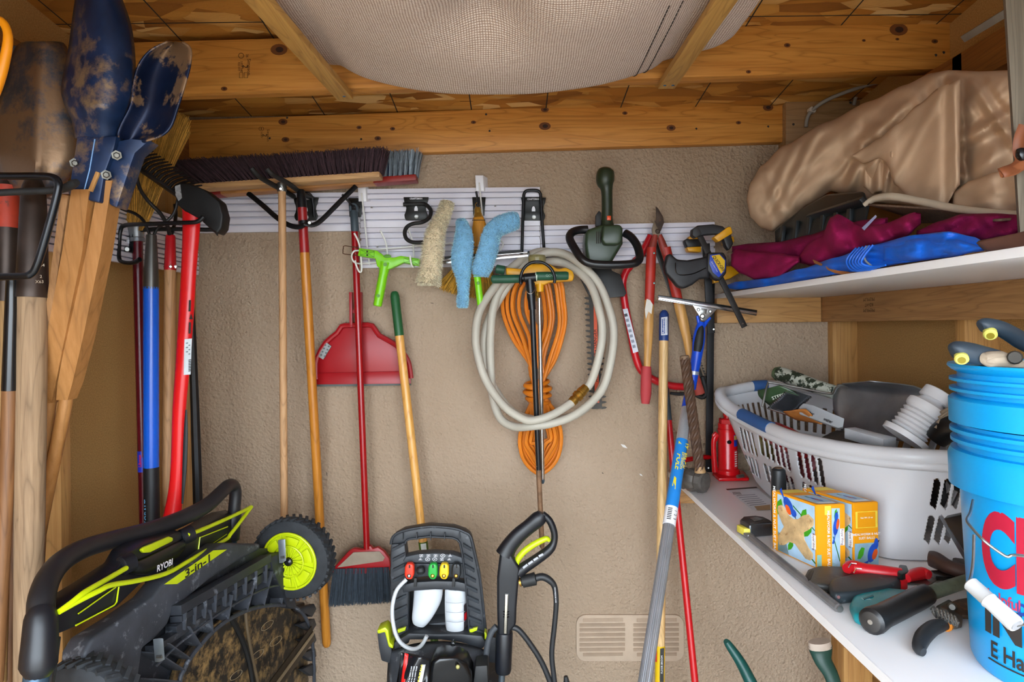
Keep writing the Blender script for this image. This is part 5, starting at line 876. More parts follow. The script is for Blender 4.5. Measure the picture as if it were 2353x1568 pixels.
plate('cross_band', C([(904, 1478), (940, 1456), (1000, 1458), (1060, 1458), (1108, 1462), (1118, 1480), (1108, 1494), (1060, 1478), (1000, 1470), (940, 1472), (906, 1500)], -.03), .08, PB, t, .005)
grid('motor_cover', lambda u, v: P(896 + 226 * u - 6 * v, 1478 + 120 * v + 22 * (2 * u - 1) ** 2, D - .03 - .16 * math.sin(math.pi * u) ** .6 * v ** .6), 24, 14, M('3e4147', .6, var=.25, sc=16, spot=('7a7d82', 24, .55, .14)), t, .01)
plate('trim_slot', C([(1036, 1480), (1042, 1476), (1046, 1482), (1044, 1500), (1036, 1506), (1034, 1494)], -.11), .02, BLKG, t, .002)
slab('fan_cover', [P(*p) for p in ((985, 1548, 1.74), (990, 1520, 1.74), (1010, 1512, 1.74), (1050, 1516, 1.74), (1072, 1528, 1.75), (1084, 1552, 1.76), (1086, 1620, 1.76), (984, 1620, 1.74))], V((0, .08, .0)), BLKG, t, .012, seg=3); lathe('cap_screw', P(1052, 1533, 1.733), P(1052, 1533, 1.745), [(0, .004), (.3, .006), (1, .006)], M('9a9450', .5), t, 12)
plate('side_hook', C([(866, 1452), (884, 1445), (890, 1452), (894, 1484), (900, 1488), (902, 1528), (876, 1520), (870, 1490)], -.04), .04, PB, t, .004); plate('lime_edge', C([(866, 1450), (885, 1442), (892, 1450), (896, 1478), (903, 1484), (903, 1492), (893, 1488), (884, 1454), (868, 1458)], -.045), .05, LM, t, .003)
plate('gun_bracket', C([(1120, 1462), (1146, 1468), (1146, 1526), (1122, 1524)], -.02), .05, PB, t, .004); plate('lime_edge', C([(1113, 1452), (1118, 1456), (1119, 1470), (1114, 1470)], -.03), .03, LM, t, .001)
plate('lower_bracket', C([(1092, 1532), (1120, 1530), (1122, 1575), (1086, 1580)], -.14), .06, BLKR, t, .004)
box('base', V((-.26, 1.72, .01)), V((-.04, 2.05, .48)), PB, t, .02)
lf = T('leaflet_bag', 'black plastic leaflet bag with red stripe lying on the pressure washer', 'bag', P(950, 1600, 1.7)); D2 = 1.715
grid('bag', lambda u, v: P(922 + u * 68 - 16 * v, 1500 + 12 * u * u + 4 * u + 110 * v, D2 + .012 * math.sin(u * 7 + v * 4) - .02 * v), 14, 14, M('17181c', .2, var=.2), lf, .002); grid('red_stripe', lambda u, v: P(930 + u * 9 - 14 * v, 1501 + 110 * v + 3 * u, D2 - .006 + .012 * math.sin((.1 + u * .1) * 7 + v * 4) - .02 * v), 4, 14, M('d0201c', .35), lf, .001)
grid('white_tab', lambda u, v: P(970 + u * 8 - 12 * v, 1528 + 60 * v, D2 - .007 + .012 * math.sin((.75 + u * .1) * 7 + (.2 + v * .5) * 4) - .02 * v), 4, 10, M('d8d8da', .5), lf, .001)
ptext('lettering', 'REMOVE THIS BAG', (958, 1590, D2 - .035), (970, 1530, D2 - .02), 5, YT, lf, bold=.03)
for i in range(3): ptext('lettering', 'READ ALL SAFETY RULES', (936 + i * 6, 1585, D2 - .035), (948 + i * 6, 1522, D2 - .02), 2.6, WHITE, lf)
t = T('spray_gun', 'black pressure washer spray gun with lime trigger standing in its holder', 'spray gun', P(1155, 1568, 1.9)); D = 1.86
ptube('grip', [(1246, 1180, D), (1238, 1192, D), (1214, 1212, D), (1190, 1232, D), (1170, 1256, D), (1160, 1275, D)], [12, 18, 17, 18, 19, 22], MB, t, n=18, sm=3, flat=.8)
for (x, y) in ((1226, 1203), (1206, 1219), (1186, 1238)): tube('grip_line', [P(x + 15 * math.cos(k) * .75, y + 15 * math.sin(k) * .9, D - .017 + .012 * abs(math.sin(k - .7))) for k in (-.6, -.2, .2, .6, 1.0, 1.4)], .0008, BLKR, t, n=5)
ptube('guard', [(1246, 1182, D), (1262, 1196, D), (1273, 1222, D), (1273, 1246, D), (1262, 1264, D), (1236, 1284, D), (1206, 1304, D), (1190, 1316, D)], [8, 8, 8, 8, 11, 12, 13, 14], MB, t, n=14, sm=3)
plate('body', [(1150, 1266, D - .018), (1168, 1262, D - .018), (1184, 1290, D - .018), (1196, 1310, D - .018), (1192, 1336, D - .018), (1187, 1400, D - .018), (1186, 1438, D - .018), (1174, 1452, D - .018), (1172, 1468, D - .018), (1144, 1468, D - .018), (1142, 1400, D - .018), (1142, 1330, D - .018)], .036, MB, t, .008, seg=3)
ptube('trigger', [(1186, 1302, D), (1190, 1286, D), (1204, 1268, D), (1226, 1252, D), (1250, 1240, D), (1258, 1239, D), (1262, 1244, D)], [5, 7, 7.5, 7.5, 7, 6, 4], LM, t, n=12, sm=3)
bar('lance_window', P(1164, 1366, D - .02), P(1161, 1456, D - .02), .007, .006, M('c8c4b8', .2, .9), t); bar('window_slot', P(1165, 1364, D - .0185), P(1161, 1458, D - .0185), .012, .003, BLKG, t); 
for y in (1402, 1408, 1414): lathe('spring_coil', P(1163, y, D - .012), P(1163, y + 4, D - .012), [(0, .009), (.5, .0115), (1, .009)], BLKG, t, 12)
for i in range(4): bar('warning_text', P(1202 + i * 12, 1306 - i * 9, D - .0165), P(1212 + i * 12, 1298 - i * 8, D - .0165), .006, .0006, M('a8abb0', .6), t, bev=0)
lathe('hose_nut', P(1196, 1338, D), P(1232, 1330, D), [(0, .011), (.1, .012), (.12, .017), (.95, .018), (1, .012)], BLKR, t, 16); lathe('washer', P(1193, 1339, D), P(1197, 1338, D), [(0, .0125), (1, .0125)], BRASS, t, 14)
ptube('hose', [(1228, 1330, D), (1246, 1326, D), (1264, 1335, D), (1275, 1352, D), (1278, 1390, D), (1274, 1440, D), (1268, 1500, D), (1272, 1550, D), (1282, 1620, D)], [8, 8.5, 8, 6.5, 6, 6, 6, 6, 6], M('1d1f22', .5, var=.2), t, n=12, sm=4)
ptext('lettering', 'HIGH PRESSURE HOSE', (1275, 1352, D - .0085), (1277, 1384, D - .0085), 2.6, WHITE, t)
ptube('hose', [(1141, 1440, D), (1128, 1456, D), (1119, 1490, D), (1114, 1540, D), (1108, 1600, D)], 7, PBL, t, n=12, sm=4); ptube('hose', [(1176, 1442, D), (1192, 1448, D), (1218, 1480, D), (1246, 1525, D), (1266, 1575, D), (1274, 1620, D)], 6.5, M('1d1f22', .5, var=.2), t, n=12, sm=4)
lathe('holder', P(1159, 1452, D), P(1156, 1548, D), [(0, .023), (.03, .0245), (.9, .0235), (.97, .021), (1, .013)], MB, t, 20); lathe('lance', P(1154, 1544, D), P(1148, 1640, D), [(0, .0095), (1, .0095)], M('6a747c', .3, .8), t, 14)
tube('hose_end', [P(1262, 1900, 1.9), P(1285, 1700, 1.9), P(1296, 1590, 1.9), P(1302, 1566, 1.9), P(1300, 1555, 1.9)], [.007, .007, .007, .009, .006], BLKR, t, n=10)
# ================================================================ LOWER SHELF
def SP(x, y, z=LT):
    d = P(x, y, 1) - V((0, 0, EYE)); return V((0, 0, EYE)) + d * ((z - EYE) / d.z)
st = quad('paper_label', [SP(1668, 1124, LT + .0006), SP(1738, 1119, LT + .0006), SP(1772, 1150, LT + .0006), SP(1770, 1172, LT + .0006), SP(1728, 1172, LT + .0006)], M('d6d6da', .6, var=.04)); tag(st, 'creased white shipping label stuck on the shelf by the basket', 'label')
def lab(nm, pts, m): quad(nm, [SP(x, y, LT + .0009) for x, y in pts], m, st)
lab('tape', [(1668, 1124), (1738, 1119), (1741, 1122), (1671, 1127)], M('3a2a22', .5)); lab('kraft', [(1733, 1164), (1770, 1160), (1771, 1172), (1740, 1173)], M('b09068', .7))
for i in range(6): lab('barcode', [(1683 + i * 3, 1131), (1684.5 + i * 3, 1131), (1688 + i * 3.2, 1137), (1686.5 + i * 3.2, 1137)], BLK)
for i in range(6): lab('print', [(1692 + i * 6, 1139 + i * 4.4), (1735 + i * 5, 1136 + i * 4.2), (1736 + i * 5, 1137.3 + i * 4.2), (1693 + i * 6, 1140.4 + i * 4.4)], M('8a8a94', .7))
# --- bottle jack
t = T('bottle_jack', 'red hydraulic bottle jack standing beside the laundry basket', 'jack', SP(1680, 1100)); JR = M('c81018', .25, var=.08)
c = SP(1673, 1096); bz = LT
slab('base', [V((p.x, p.y, bz + .001)) for p in (SP(1637, 1095), SP(1652, 1108), SP(1722, 1107), SP(1712, 1092), SP(1690, 1080), SP(1645, 1082))], V((0, 0, .012)), JR, t, .004)
up = V((0, 0, 1)); lathe('body', c + up * .01, c + up * .168, [(0, .040), (.03, .041), (.10, .040), (.13, .0345), (.15, .0335), (.98, .0335), (1, .032)], JR, t, 28)
lathe('collar', c + up * .162, c + up * .19, [(0, .0345), (.3, .0345), (.35, .0325), (1, .0325)], JR, t, 24); lathe('hex_nut', c + up * .186, c + up * .208, [(0, .030), (.8, .030), (1, .026)], JR, t, 6, smooth=20); lathe('ram', c + up * .205, c + up * .226, [(0, .013), (.5, .013), (.55, .015), (.9, .015), (1, .012)], JR, t, 18)
lathe('valve', c + V((-.004, -.0345, .128)), c + V((-.004, -.028, .128)), [(0, .006), (.5, .0085), (1, .0085)], BLKG, t, 14)
ptube('pump', [(1650, 1000, 2.26), (1641, 1008, 2.26), (1640, 1040, 2.26), (1643, 1085, 2.26)], [5, 6, 6, 7], JR, t, n=12, sm=3); plate('link', [(1638, 1000, 2.255), (1646, 992, 2.255), (1652, 1004, 2.255), (1648, 1016, 2.255), (1638, 1014, 2.255)], .015, JR, t, .003)
for a0, a1, z0, z1, m in ((.35, .95, .112, .152, M('1c3aa8', .4)), (.38, .9, .135, .15, M('d8b020', .4)), (.30, .8, .035, .10, M('d8d0cc', .5))):
    grid('label', lambda u, v: c + V((math.sin(a0 + (a1 - a0) * u) * .0339, -math.cos(a0 + (a1 - a0) * u) * .0339, z0 + (z1 - z0) * v)), 6, 2, m if z0 > .04 else M('c81a20', .4), t)
for i in range(7): grid('print', lambda u, v: c + V((math.sin(.42 + .36 * u) * .0342, -math.cos(.42 + .36 * u) * .0342, .042 + i * .008 + .004 * v)), 4, 2, M('e0d8d4', .5), t)
tube('pump_handle', [SP(1572, 1058, LT + .065), SP(1606, 1052, LT + .062), SP(1640, 1050, LT + .06)], .0088, JR, t, n=12)
tube('lever_pin', [SP(1694, 1096, LT + .02), SP(1708, 1094, LT + .02)], .006, STEEL, t, n=10)
# --- club hammer with twisted grip
t = T('club_hammer', 'heavy steel club hammer standing on its head with a twisted brown handle', 'hammer', SP(1600, 1130)); zc = LT + .037; A = SP(1621, 1109, zc); B = A + V((-.062, .075, 0)); HS = M('6a645e', .5, .5, var=.35, sc=30, spot=('3a302a', 22, .58, .1), bump=.4, bsc=80)
lathe('head', A, B, [(0, .028), (.04, .035), (.22, .0365), (.3, .032), (.45, .038), (.6, .038), (.72, .032), (.8, .0365), (.96, .035), (1, .028)], HS, t, 10, smooth=25)
bm = bmesh.new(); h0, h1 = P(1608, 1082, 2.06), P(1574, 824, 2.12); fr = frame(h0, h1); rg = []
for i in range(70):
    k = i / 69; q = h0.lerp(h1, k); rg.append([bm.verts.new(q + fr @ V((math.cos(a) * (.0150 + (.0016 if j % 3 else -.0022)), math.sin(a) * (.0150 + (.0016 if j % 3 else -.0022)), 0))) for j in range(18) for a in [j * .349 + k * 16]])
for i in range(69):
    for j in range(18): bm.faces.new((rg[i][j], rg[i][(j + 1) % 18], rg[i + 1][(j + 1) % 18], rg[i + 1][j]))
bm.faces.new(rg[0]); bm.faces.new(rg[-1]); fin(bm, 'handle', M('4e3524', .6, var=.35, sc=30), t, 50); lathe('end_cut', P(1573.6, 826, 2.12), P(1572.6, 817, 2.12), [(0, .0158), (.8, .0150), (1, .012)], M('7a6450', .8, var=.3, sc=60), t, 14); lathe('glue', P(1609, 1086, 2.06), P(1608, 1072, 2.06), [(0, .018), (.6, .0155), (1, .013)], M('a8845a', .6, var=.2), t, 14)
# --- laundry basket
BK = M('c9c9cc', .38, var=.03, sc=5); t = T('laundry_basket', 'white plastic laundry basket full of barbecue gear', 'basket', V((.95, 1.8, LT)))
nr = [P(*p) for p in ((1655, 906, 2.2), (1665, 927, 2.14), (1700, 952, 2.05), (1800, 1000, 1.79), (1900, 1027, 1.63), (2000, 1043, 1.53), (2100, 1052, 1.46), (2210, 1055, 1.43))]
fr_ = [V((1.07, 1.42, EYE - .285)), V((1.13, 1.47, EYE - .275)), V((1.15, 1.58, EYE - .27)), V((1.145, 1.8, EYE - .26)), V((1.10, 2.1, EYE - .24)), V((.99, 2.26, EYE - .225)), V((.86, 2.29, EYE - .222)), V((.75, 2.26, EYE - .235))]
RIM = [V(p) for p in smoothpts([tuple(v) for v in nr + fr_], 12, True)]
nb = [P(*p) for p in ((1722, 1070, 2.19), (1728, 1085, 2.16), (1745, 1115, 2.12), (1800, 1165, 1.93), (1900, 1230, 1.66), (2020, 1281, 1.505), (2120, 1288, 1.475), (2210, 1285, 1.475))]
fb = [V((1.03, 1.49, LT + .004)), V((1.06, 1.55, LT + .004)), V((1.08, 1.66, LT + .004)), V((1.08, 1.85, LT + .004)), V((1.03, 2.05, LT + .004)), V((.95, 2.16, LT + .004)), V((.88, 2.20, LT + .02)), V((.82, 2.21, LT + .04))]
BOT = [V(p) for p in smoothpts([tuple(v) for v in nb + fb], 12, True)]; nR = len(RIM)
for v in BOT: v.z = max(v.z, LT + .002)
NU, NV = 640, 64
def at_(L, s): k = (s % 1) * len(L); i = int(k) % len(L); return L[i].lerp(L[(i + 1) % len(L)], k - int(k))
def wallp(s, v): return at_(BOT, s).lerp(at_(RIM, s), v) * 1.0
def proj(p):
    wx, wy = p.x / p.y * F, (p.z - EYE) / p.y * F; return CX + wx * _c - wy * _s, HY - (wx * _s + wy * _c)
def inpoly(x, y, pg):
    r = False; j = len(pg) - 1
    for i in range(len(pg)):
        if (pg[i][1] > y) != (pg[j][1] > y) and x < (pg[j][0] - pg[i][0]) * (y - pg[i][1]) / (pg[j][1] - pg[i][1]) + pg[i][0]: r = not r
        j = i
    return r
# slot openings of the moulded wall
SL = []
def sl(x0, y0, x1, y1, w_): SL.append([(x0, y0), (x0 + w_ * .5, y0 - w_ * .25), (x0 + w_, y0 + w_ * .4), (x1 + w_, y1), (x1 + w_ * .8, y1 + w_ * .5), (x1, y1 - w_ * .3)])
for k in range(4): sl(1699 + k * 8.6, 982 + k * 4, 1710 + k * 8.8, 1034 + k * 4.5, 5.4); sl(1712 + k * 7.6, 1046 + k * 3.4, 1722 + k * 7.6, 1084 + k * 5, 5.2)
for k in range(6): sl(1743 + k * 11.6, 1000 + k * 5, 1750 + k * 12.2, 1046 + k * 7, 8); sl(1754 + k * 12, 1066 + k * 6, 1764 + k * 12, 1108 + k * 6, 8)
for k in range(4): sl(1830 + k * 16, 1036 + k * 6, 1839 + k * 16, 1095 + k * 7.4, 11); sl(1842 + k * 16, 1110 + k * 7, 1852 + k * 16, 1160 + k * 7, 11)
for k in range(5): sl(2146 + k * 24, 1103, 2136 + k * 24, 1164, 16); sl(2133 + k * 23, 1187, 2122 + k * 23, 1244, 15)
SL.append([(1734, 967), (1745, 968), (1797, 991), (1800, 1003), (1780, 999), (1740, 981)]); SL.append([(2179, 1075), (2240, 1077), (2240, 1098), (2186, 1095), (2180, 1088)])
boxes_ = [(min(p[0] for p in r), max(p[0] for p in r), min(p[1] for p in r), max(p[1] for p in r), r) for r in SL]
NU, NV = 800, 90
def hole(s, v):
    if s > .5: return (s * 90) % 1 < .45 and (.2 < v < .5 or .55 < v < .82)
    x, y = proj(wallp(s, v)); return any(b[0] <= x <= b[1] and b[2] <= y <= b[3] and inpoly(x, y, b[4]) for b in boxes_)
vs = [wallp(i / NU, j / NV) for j in range(NV + 1) for i in range(NU)]; fs = []
for j in range(NV):
    for i in range(NU):
        s, v = (i + .5) / NU, (j + .5) / NV
        if hole(s, v): continue
        fs.append((j * NU + i, j * NU + (i + 1) % NU, (j + 1) * NU + (i + 1) % NU, (j + 1) * NU + i))
o = mesh('wall', vs, fs, BK, t, 60); md = o.modifiers.new('thick', 'SOLIDIFY'); md.thickness = .0035; md.offset = 0
mesh('floor_panel', [v + up * .004 for v in BOT], [tuple(range(len(BOT)))], BK, t, 0)
tube('rim', [v + V((0, 0, .002)) for v in RIM], .0185, BK, t, n=14, closed=True, flat=1.0)
cx_ = sum(RIM, V()) / nR
tube('rim_skirt', [v - up * .015 + (v - cx_).normalized() * .009 for v in RIM], .011, BK, t, n=10, closed=True)
i0 = min(range(nR), key=lambda i: abs(proj(RIM[i])[0] - 1705) + (0 if i < nR // 2 else 999)); i1 = min(range(nR), key=lambda i: abs(proj(RIM[i])[0] - 1772) + (0 if i < nR // 2 else 999))
tube('grip_pad', [RIM[i] + V((0, 0, .003)) for i in range(min(i0, i1), max(i0, i1) + 1)], .0195, M('2f5a94', .6, var=.06), t, n=14); j0 = int(nR * .86); tube('grip_pad', [RIM[i] + V((0, 0, .003)) for i in range(j0, j0 + 6)], .0195, M('2f5a94', .6, var=.06), t, n=14)
# --- things in the basket
GAL = M('8f9296', .35, .8, var=.25, sc=8)
def it(name, label, cat, p): return T(name, label, cat, p)
t = it('crumpled_sack', 'dark crumpled sack filling the middle of the basket', 'sack', V((.93, 1.8, LT + .1)))
grid('sack', lambda u, v: V((.845 + .20 * u, 1.66 + .42 * v, max(LT + .03, LT + .20 + .022 * math.sin(u * 9 + v * 5) * math.sin(v * 13 + 1) - .10 * (abs(u - .5) * 2) ** 4 - .10 * (abs(v - .5) * 2) ** 6))), 26, 40, M('4a4440', .8, var=.4, sc=14, bump=.4, bsc=60), t, .006)
slab('paper', [P(1940, 984, 1.66), P(1965, 982, 1.66), P(2060, 1006, 1.60), P(2030, 1010, 1.58)], V((.01, .02, -.03)), M('b8b8ba', .6), t, .001)
t = it('metal_hood', 'bent grey sheet-metal heat shield resting on the basket', 'sheet metal', P(2040, 980, 1.75))
pgrid('sheet', [(1925, 884, 2000, 876), (1918, 896, 2125, 896), (1914, 920, 2128, 958), (1916, 945, 2120, 972), (1925, 965, 2100, 992), (1935, 990, 2085, 1016)], 18, lambda u, v: 1.95 - .26 * u - .05 * v + .015 * math.sin(u * 6), GAL, t, .003)
pgrid('top_curve', [(1935, 882, 2050, 882), (1975, 879, 2128, 900), (2000, 880, 2150, 920), (2010, 890, 2160, 950)], 14, lambda u, v: 1.97 - .24 * u + .04 * v, M('9a9c9f', .3, .85, var=.3, sc=6), t, .003)
for (x, y) in ((2067, 906), (2090, 914)): lathe('hole', P(x, y, 1.78), P(x, y, 1.84), [(0, .005), (1, .005)], M('4a2c1c', .9), t, 10)
t = it('white_bottle', 'white ribbed plastic jug lying with its cap upward', 'bottle', P(2070, 1010, 1.52)); WB = M('cfcfd2', .4, var=.05, sc=8, spot=('a8a49c', 14, .62, .1)); A, B = P(2076, 1008, 1.565), P(2160, 900, 1.555)
lathe('body', A, A.lerp(B, .8), [(0, .052), (.12, .053)] + [(.16 + i * .05, .044 if i % 2 else .038) for i in range(12)] + [(.78, .046), (.86, .045), (.94, .030), (1, .026)], WB, t, 26)
lathe('cap', A.lerp(B, .80), A.lerp(B, 1.0), [(0, .031), (.06, .034), (.92, .033), (1, .029)], WB, t, 26)
t = it('charcoal_bag', 'rolled green and white printed paper bag sticking out of the basket', 'bag', P(1850, 920, 2.0)); CB = M('b8bcae', .7, var=.1, sc=30, spot=('24301e', 26, .50, .03))
ptube('roll', [(1786, 858, 2.14), (1800, 862, 2.12), (1840, 876, 2.05), (1880, 890, 1.99), (1918, 902, 1.94)], [14, 17, 17, 16, 16], CB, t, n=20, sm=2); ptube('roll_end', [(1779, 856, 2.15), (1788, 859, 2.14)], [12, 17], M('4a5a3c', .7), t, n=20)
t = it('green_packet', 'dark green foil packet with white letters tucked in the basket', 'packet', P(1790, 930, 2.05)); pgrid('packet', [(1742, 898, 1790, 886), (1745, 912, 1822, 900), (1770, 932, 1846, 925), (1800, 948, 1850, 940)], 8, lambda u, v: 2.06 - .08 * u - .02 * math.sin(v * 3), M('3a5236', .3, var=.2, sc=14), t, .004); ptext('lettering', 'STEPS', (1776, 916, 1.995), (1800, 908, 1.985), 8, M('d8ddd0', .6), t)
t = it('foil_tray', 'ribbed aluminium foil drip tray standing in the basket', 'tray', P(1810, 960, 1.9))
rows = [(1760, 934, 1812, 952), (1790, 905, 1850, 930), (1810, 892, 1866, 912)]
grid('foil', lambda u, v: P(1762 + 50 * v + 54 * u, 940 - 46 * v + 18 * u + (2.4 if int(v * 27) % 2 else -2.4), 1.97 - .04 * u + (.02 if int(v * 27) % 2 else 0)), 8, 28, M('d4d6da', .18, .95, var=.15, sc=20), t, .002, 20)
t = it('bent_wire', 'bent steel wire handle arching over the packets', 'wire', P(1850, 930, 1.95)); ptube('wire', [(1752, 935, 1.98), (1758, 905, 1.99), (1764, 884, 2.0), (1772, 880, 2.0), (1840, 892, 1.95), (1905, 905, 1.90), (1916, 902, 1.89), (1921, 892, 1.885), (1932, 886, 1.88), (1948, 892, 1.875)], 2.6, STEEL, t, n=8, sm=4)
t = it('starter_carton', 'flat grey carton printed weber twice among the basket contents', 'carton', P(1880, 985, 1.7)); DC = lambda x: 1 / (1 / 1.76 + (x - 1836) / 100 * (1 / 1.60 - 1 / 1.76))
slab('carton', [P(x, y, DC(x)) for x, y in ((1836, 936), (1846, 927), (1870, 932), (1940, 962), (1937, 982), (1926, 984), (1837, 952))], V((.02, .04, -.01)), M('9aa0a6', .5, var=.06), t, .002)
for x, y in ((1861, 949), (1903, 967)): ptext('lettering', 'weber', (x - 14, y - 6, DC(x - 14) - .003), (x + 14, y + 6, DC(x + 14) - .003), 8, BLK, t, bold=.02)
t = it('orange_wrapper', 'crumpled orange paper wrapper under the cartons', 'wrapper', P(1830, 960, 1.8)); pgrid('paper', [(1800, 946, 1850, 940), (1810, 955, 1870, 958), (1830, 965, 1890, 975)], 7, lambda u, v: 1.83 - .12 * u + .01 * math.sin(u * 9 + v * 7), M('a8682c', .6, var=.2), t, .003)
t = it('red_bag', 'shiny red plastic bag seen through the basket handle', 'bag', V((.84, 1.95, LT + .1))); ptube('bag', [(1745, 985, 2.06), (1770, 992, 2.0), (1800, 1006, 1.9), (1850, 1030, 1.82)], [14, 24, 28, 26], M('b01c20', .3, var=.3, sc=14, bump=.6, bsc=30), t, n=14, sm=3)
for k, (x, y, z, r, cc, nm) in enumerate(((1750, 1030, 2.12, 26, '8a7a3a', 'yellowish'), (1810, 1060, 2.0, 34, '6a2a34', 'dark red'), (1870, 1080, 1.9, 36, '7a1c2c', 'crimson'), (2165, 1150, 1.72, 34, '2c2a2c', 'black'), (2200, 1090, 1.62, 26, '1c1c1e', 'glossy black'))):
    t = it('stored_bundle', nm + ' bundle glimpsed inside the basket', 'bundle', P(x, y + r, z)); ptube('wrap', [(x - r * .6, y - r, z), (x, y - r * .5, z - .02), (x + r * .3, y + r * .4, z), (x + r * .2, y + r, z + .02)], [r * .4, r, r * 1.1, r * .7], M(cc, .5, var=.5, sc=16, bump=.6, bsc=30), t, n=14, sm=3)
t = it('rotisserie_motor', 'black metal grill part with a slotted tan guard behind the jug', 'grill part', P(2185, 1000, 1.5)); ptube('drum', [(2150, 1010, 1.52), (2180, 985, 1.50), (2215, 985, 1.48)], [24, 30, 32], M('161617', .3, .4, var=.3), t, n=20, sm=2)
for i in range(4): ptube('guard_bar', [(2150 + i * 4, 985 - i * 12, 1.5), (2185 + i * 3, 950 - i * 6, 1.5), (2215, 935 - i * 4, 1.5)], 4, M('8f7f6c', .5, .3), t, n=8, sm=2)
# --- suet boxes
def suet(label, a, b, c, h, seed):
    t = T('suet_box', label, 'box', (a + c) / 2); d = a + (c - b); bm = bmesh.new()
    ORG = M('f0a010', .45, var=.03); vs = [bm.verts.new(v) for v in (a, b, c, d)] + [bm.verts.new(v + up * h) for v in (a, b, c, d)]
    for f in ((0, 1, 2, 3), (4, 5, 6, 7), (0, 1, 5, 4), (1, 2, 6, 5), (2, 3, 7, 6), (3, 0, 4, 7)): bm.faces.new([vs[i] for i in f])
    bmesh.ops.recalc_face_normals(bm, faces=bm.faces); bmesh.ops.bevel(bm, geom=list(bm.edges), offset=.0015, segments=2, affect='EDGES'); fin(bm, 'carton', ORG, t)
    def face(o, ex, ey):
        n = ex.cross(ey).normalized(); o = o + n * .0006
        return lambda pts, m, lv=0, nm='print': quad(nm, [o + ex * u + ey * v + n * (.00025 * lv) for u, v in pts], m, t), (lambda s, u, v, hh, m, rot=0, lv=3, sx=1: text('lettering', s, o + ex * u + ey * v + n * .0008, (ex if not rot else -ey), (ey if not rot else ex), hh, m, t, sx=sx, bold=.01))
    SKY = M('a8c8e0', .45, var=.12, sc=25, spot=('7fa89a', 20, .6, .1)); GR = M('3f9a1c', .45, var=.2, sc=40); DG = M('1f6a1c', .45); BB = M('1c4fb8', .45, var=.2, sc=50); OR = M('e05a1c', .45, var=.1); YL = M('f4d84a', .45); WH = M('eef0ee', .5)
    def bird(q, x, y, s, an=0):
        R = lambda u, v: (x + s * (u * math.cos(an) - v * math.sin(an)), y + s * (u * math.sin(an) + v * math.cos(an)) )
        el = lambda cx, cy, rx, ry, n=14: [R(cx + rx * math.cos(i * 2 * math.pi / n), cy + ry * math.sin(i * 2 * math.pi / n)) for i in range(n)]
        q(el(0, 0, .5, .3), BB, 2); q([R(-.3, -.1), R(-1.0, .12), R(-.95, -.12)], BB, 2); q(el(.18, -.16, .3, .16), OR, 3); q(el(.5, .12, .22, .2), BB, 3); q([R(.68, .14), R(.86, .08), R(.68, .04)], INK, 3)
    def leaf(q, x, y, s, an, m=GR):
        q([(x + s * (u * math.cos(an) - v * math.sin(an)), y + s * (u * math.sin(an) + v * math.cos(an))) for u, v in ((0, 0), (.3, .2), (.7, .22), (1, 0), (.7, -.2), (.3, -.18))], m, 1)
    q, tx = face(a, b - a, up * h)      # broad side
    q([(.14, .02), (.97, .02), (.97, .97), (.14, .97)], SKY, 0); tx('MEALWORM & NUT SUET BALLS', .07, .5, .0115, WH, 1, sx=1.0)
    for pts in ([(.42, .4), (.98, .06), (.98, .09), (.43, .43)], [(.5, .85), (.97, .58), (.97, .6), (.5, .875)]): q(pts, DG, 1)
    for x, y, s, an in ((.15, .62, .3, 1.3), (.38, .10, .22, 1.0), (.72, .42, .30, .9), (.68, .66, .25, 1.1)): leaf(q, x, y, s, an)
    q([(.14, .02), (.4, .02), (.3, .3), (.14, .34)], M('86a08a', .5, var=.2, sc=40), 0)
    bird(q, .40, .84, .30, -.9)
    cut = [((x - 355) / 400, 1 - (y - 262 - 193 * (x - 355) / 400) / 525) for x, y in ((415, 412), (450, 405), (480, 440), (520, 510), (560, 545), (600, 550), (640, 525), (690, 520), (735, 570), (735, 620), (700, 650), (650, 670), (655, 730), (690, 800), (725, 850), (725, 890), (700, 910), (660, 890), (610, 820), (570, 760), (520, 740), (470, 765), (430, 760), (410, 720), (412, 670), (440, 640), (470, 600), (450, 560), (425, 500), (410, 440))]
    n_ = (b - a).cross(up).normalized(); e1, e2 = b - a, up * h
    slab('suet_cake', [a + e1 * u + e2 * v + n_ * .0016 for u, v in cut], -n_ * .004, M('c9a878', .6, var=.25, sc=45, bump=.5, bsc=120, spot=('8a6438', 50, .58, .08)), t, .0015)
    q([(.90, .30), (.99, .30), (.99, .52), (.90, .52)], WH, 2); tx('Royal Wing', .945, .41, .008, M('7a3a34', .5), 1)
    q, tx = face(b, c - b, up * h)      # narrow end
    if not seed:
        q([(.52, .02), (.80, .02), (.80, .94), (.52, .94)], SKY, 0); q([(.28, .84), (.5, .84), (.5, .98), (.28, .98)], YL, 0); tx('MEALWORM & NUT SUET BALLS', .40, .45, .009, WH, 1); bird(q, .66, .66, .3, 1.2); leaf(q, .62, .75, .2, 1.2); q([(.55, .5), (.58, .5), (.8, .12), (.78, .1)], DG, 1); q([(.80, .36), (.95, .36), (.95, .62), (.80, .62)], WH, 2); tx('Royal Wing', .875, .49, .0075, M('7a3a34', .5), 1)
        q([(.0, .0), (.16, .0), (.16, .22), (.0, .22)], M('86b0a0', .5), 0)
    else: q([(.06, .60), (.94, .60), (.94, .86), (.06, .86)], YL, 2); q([(.14, .61), (.86, .61), (.86, .85), (.14, .85)], ORG, 3); tx('MEALWORM & NUT', .5, .50, .0075, WH, lv=4); tx('SUET BALLS', .5, .44, .0075, WH, lv=4); tx('Net Wt 3.5 oz', .5, .76, .005, WH); q([(.02, .0), (.98, .0), (.98, .36), (.02, .36)], M('86a8b8', .5, var=.2, sc=30), 0); bird(q, .72, .2, .42, .5); leaf(q, .12, .12, .34, .5)
    q, tx = face(a + up * h, b - a, d - a)   # top
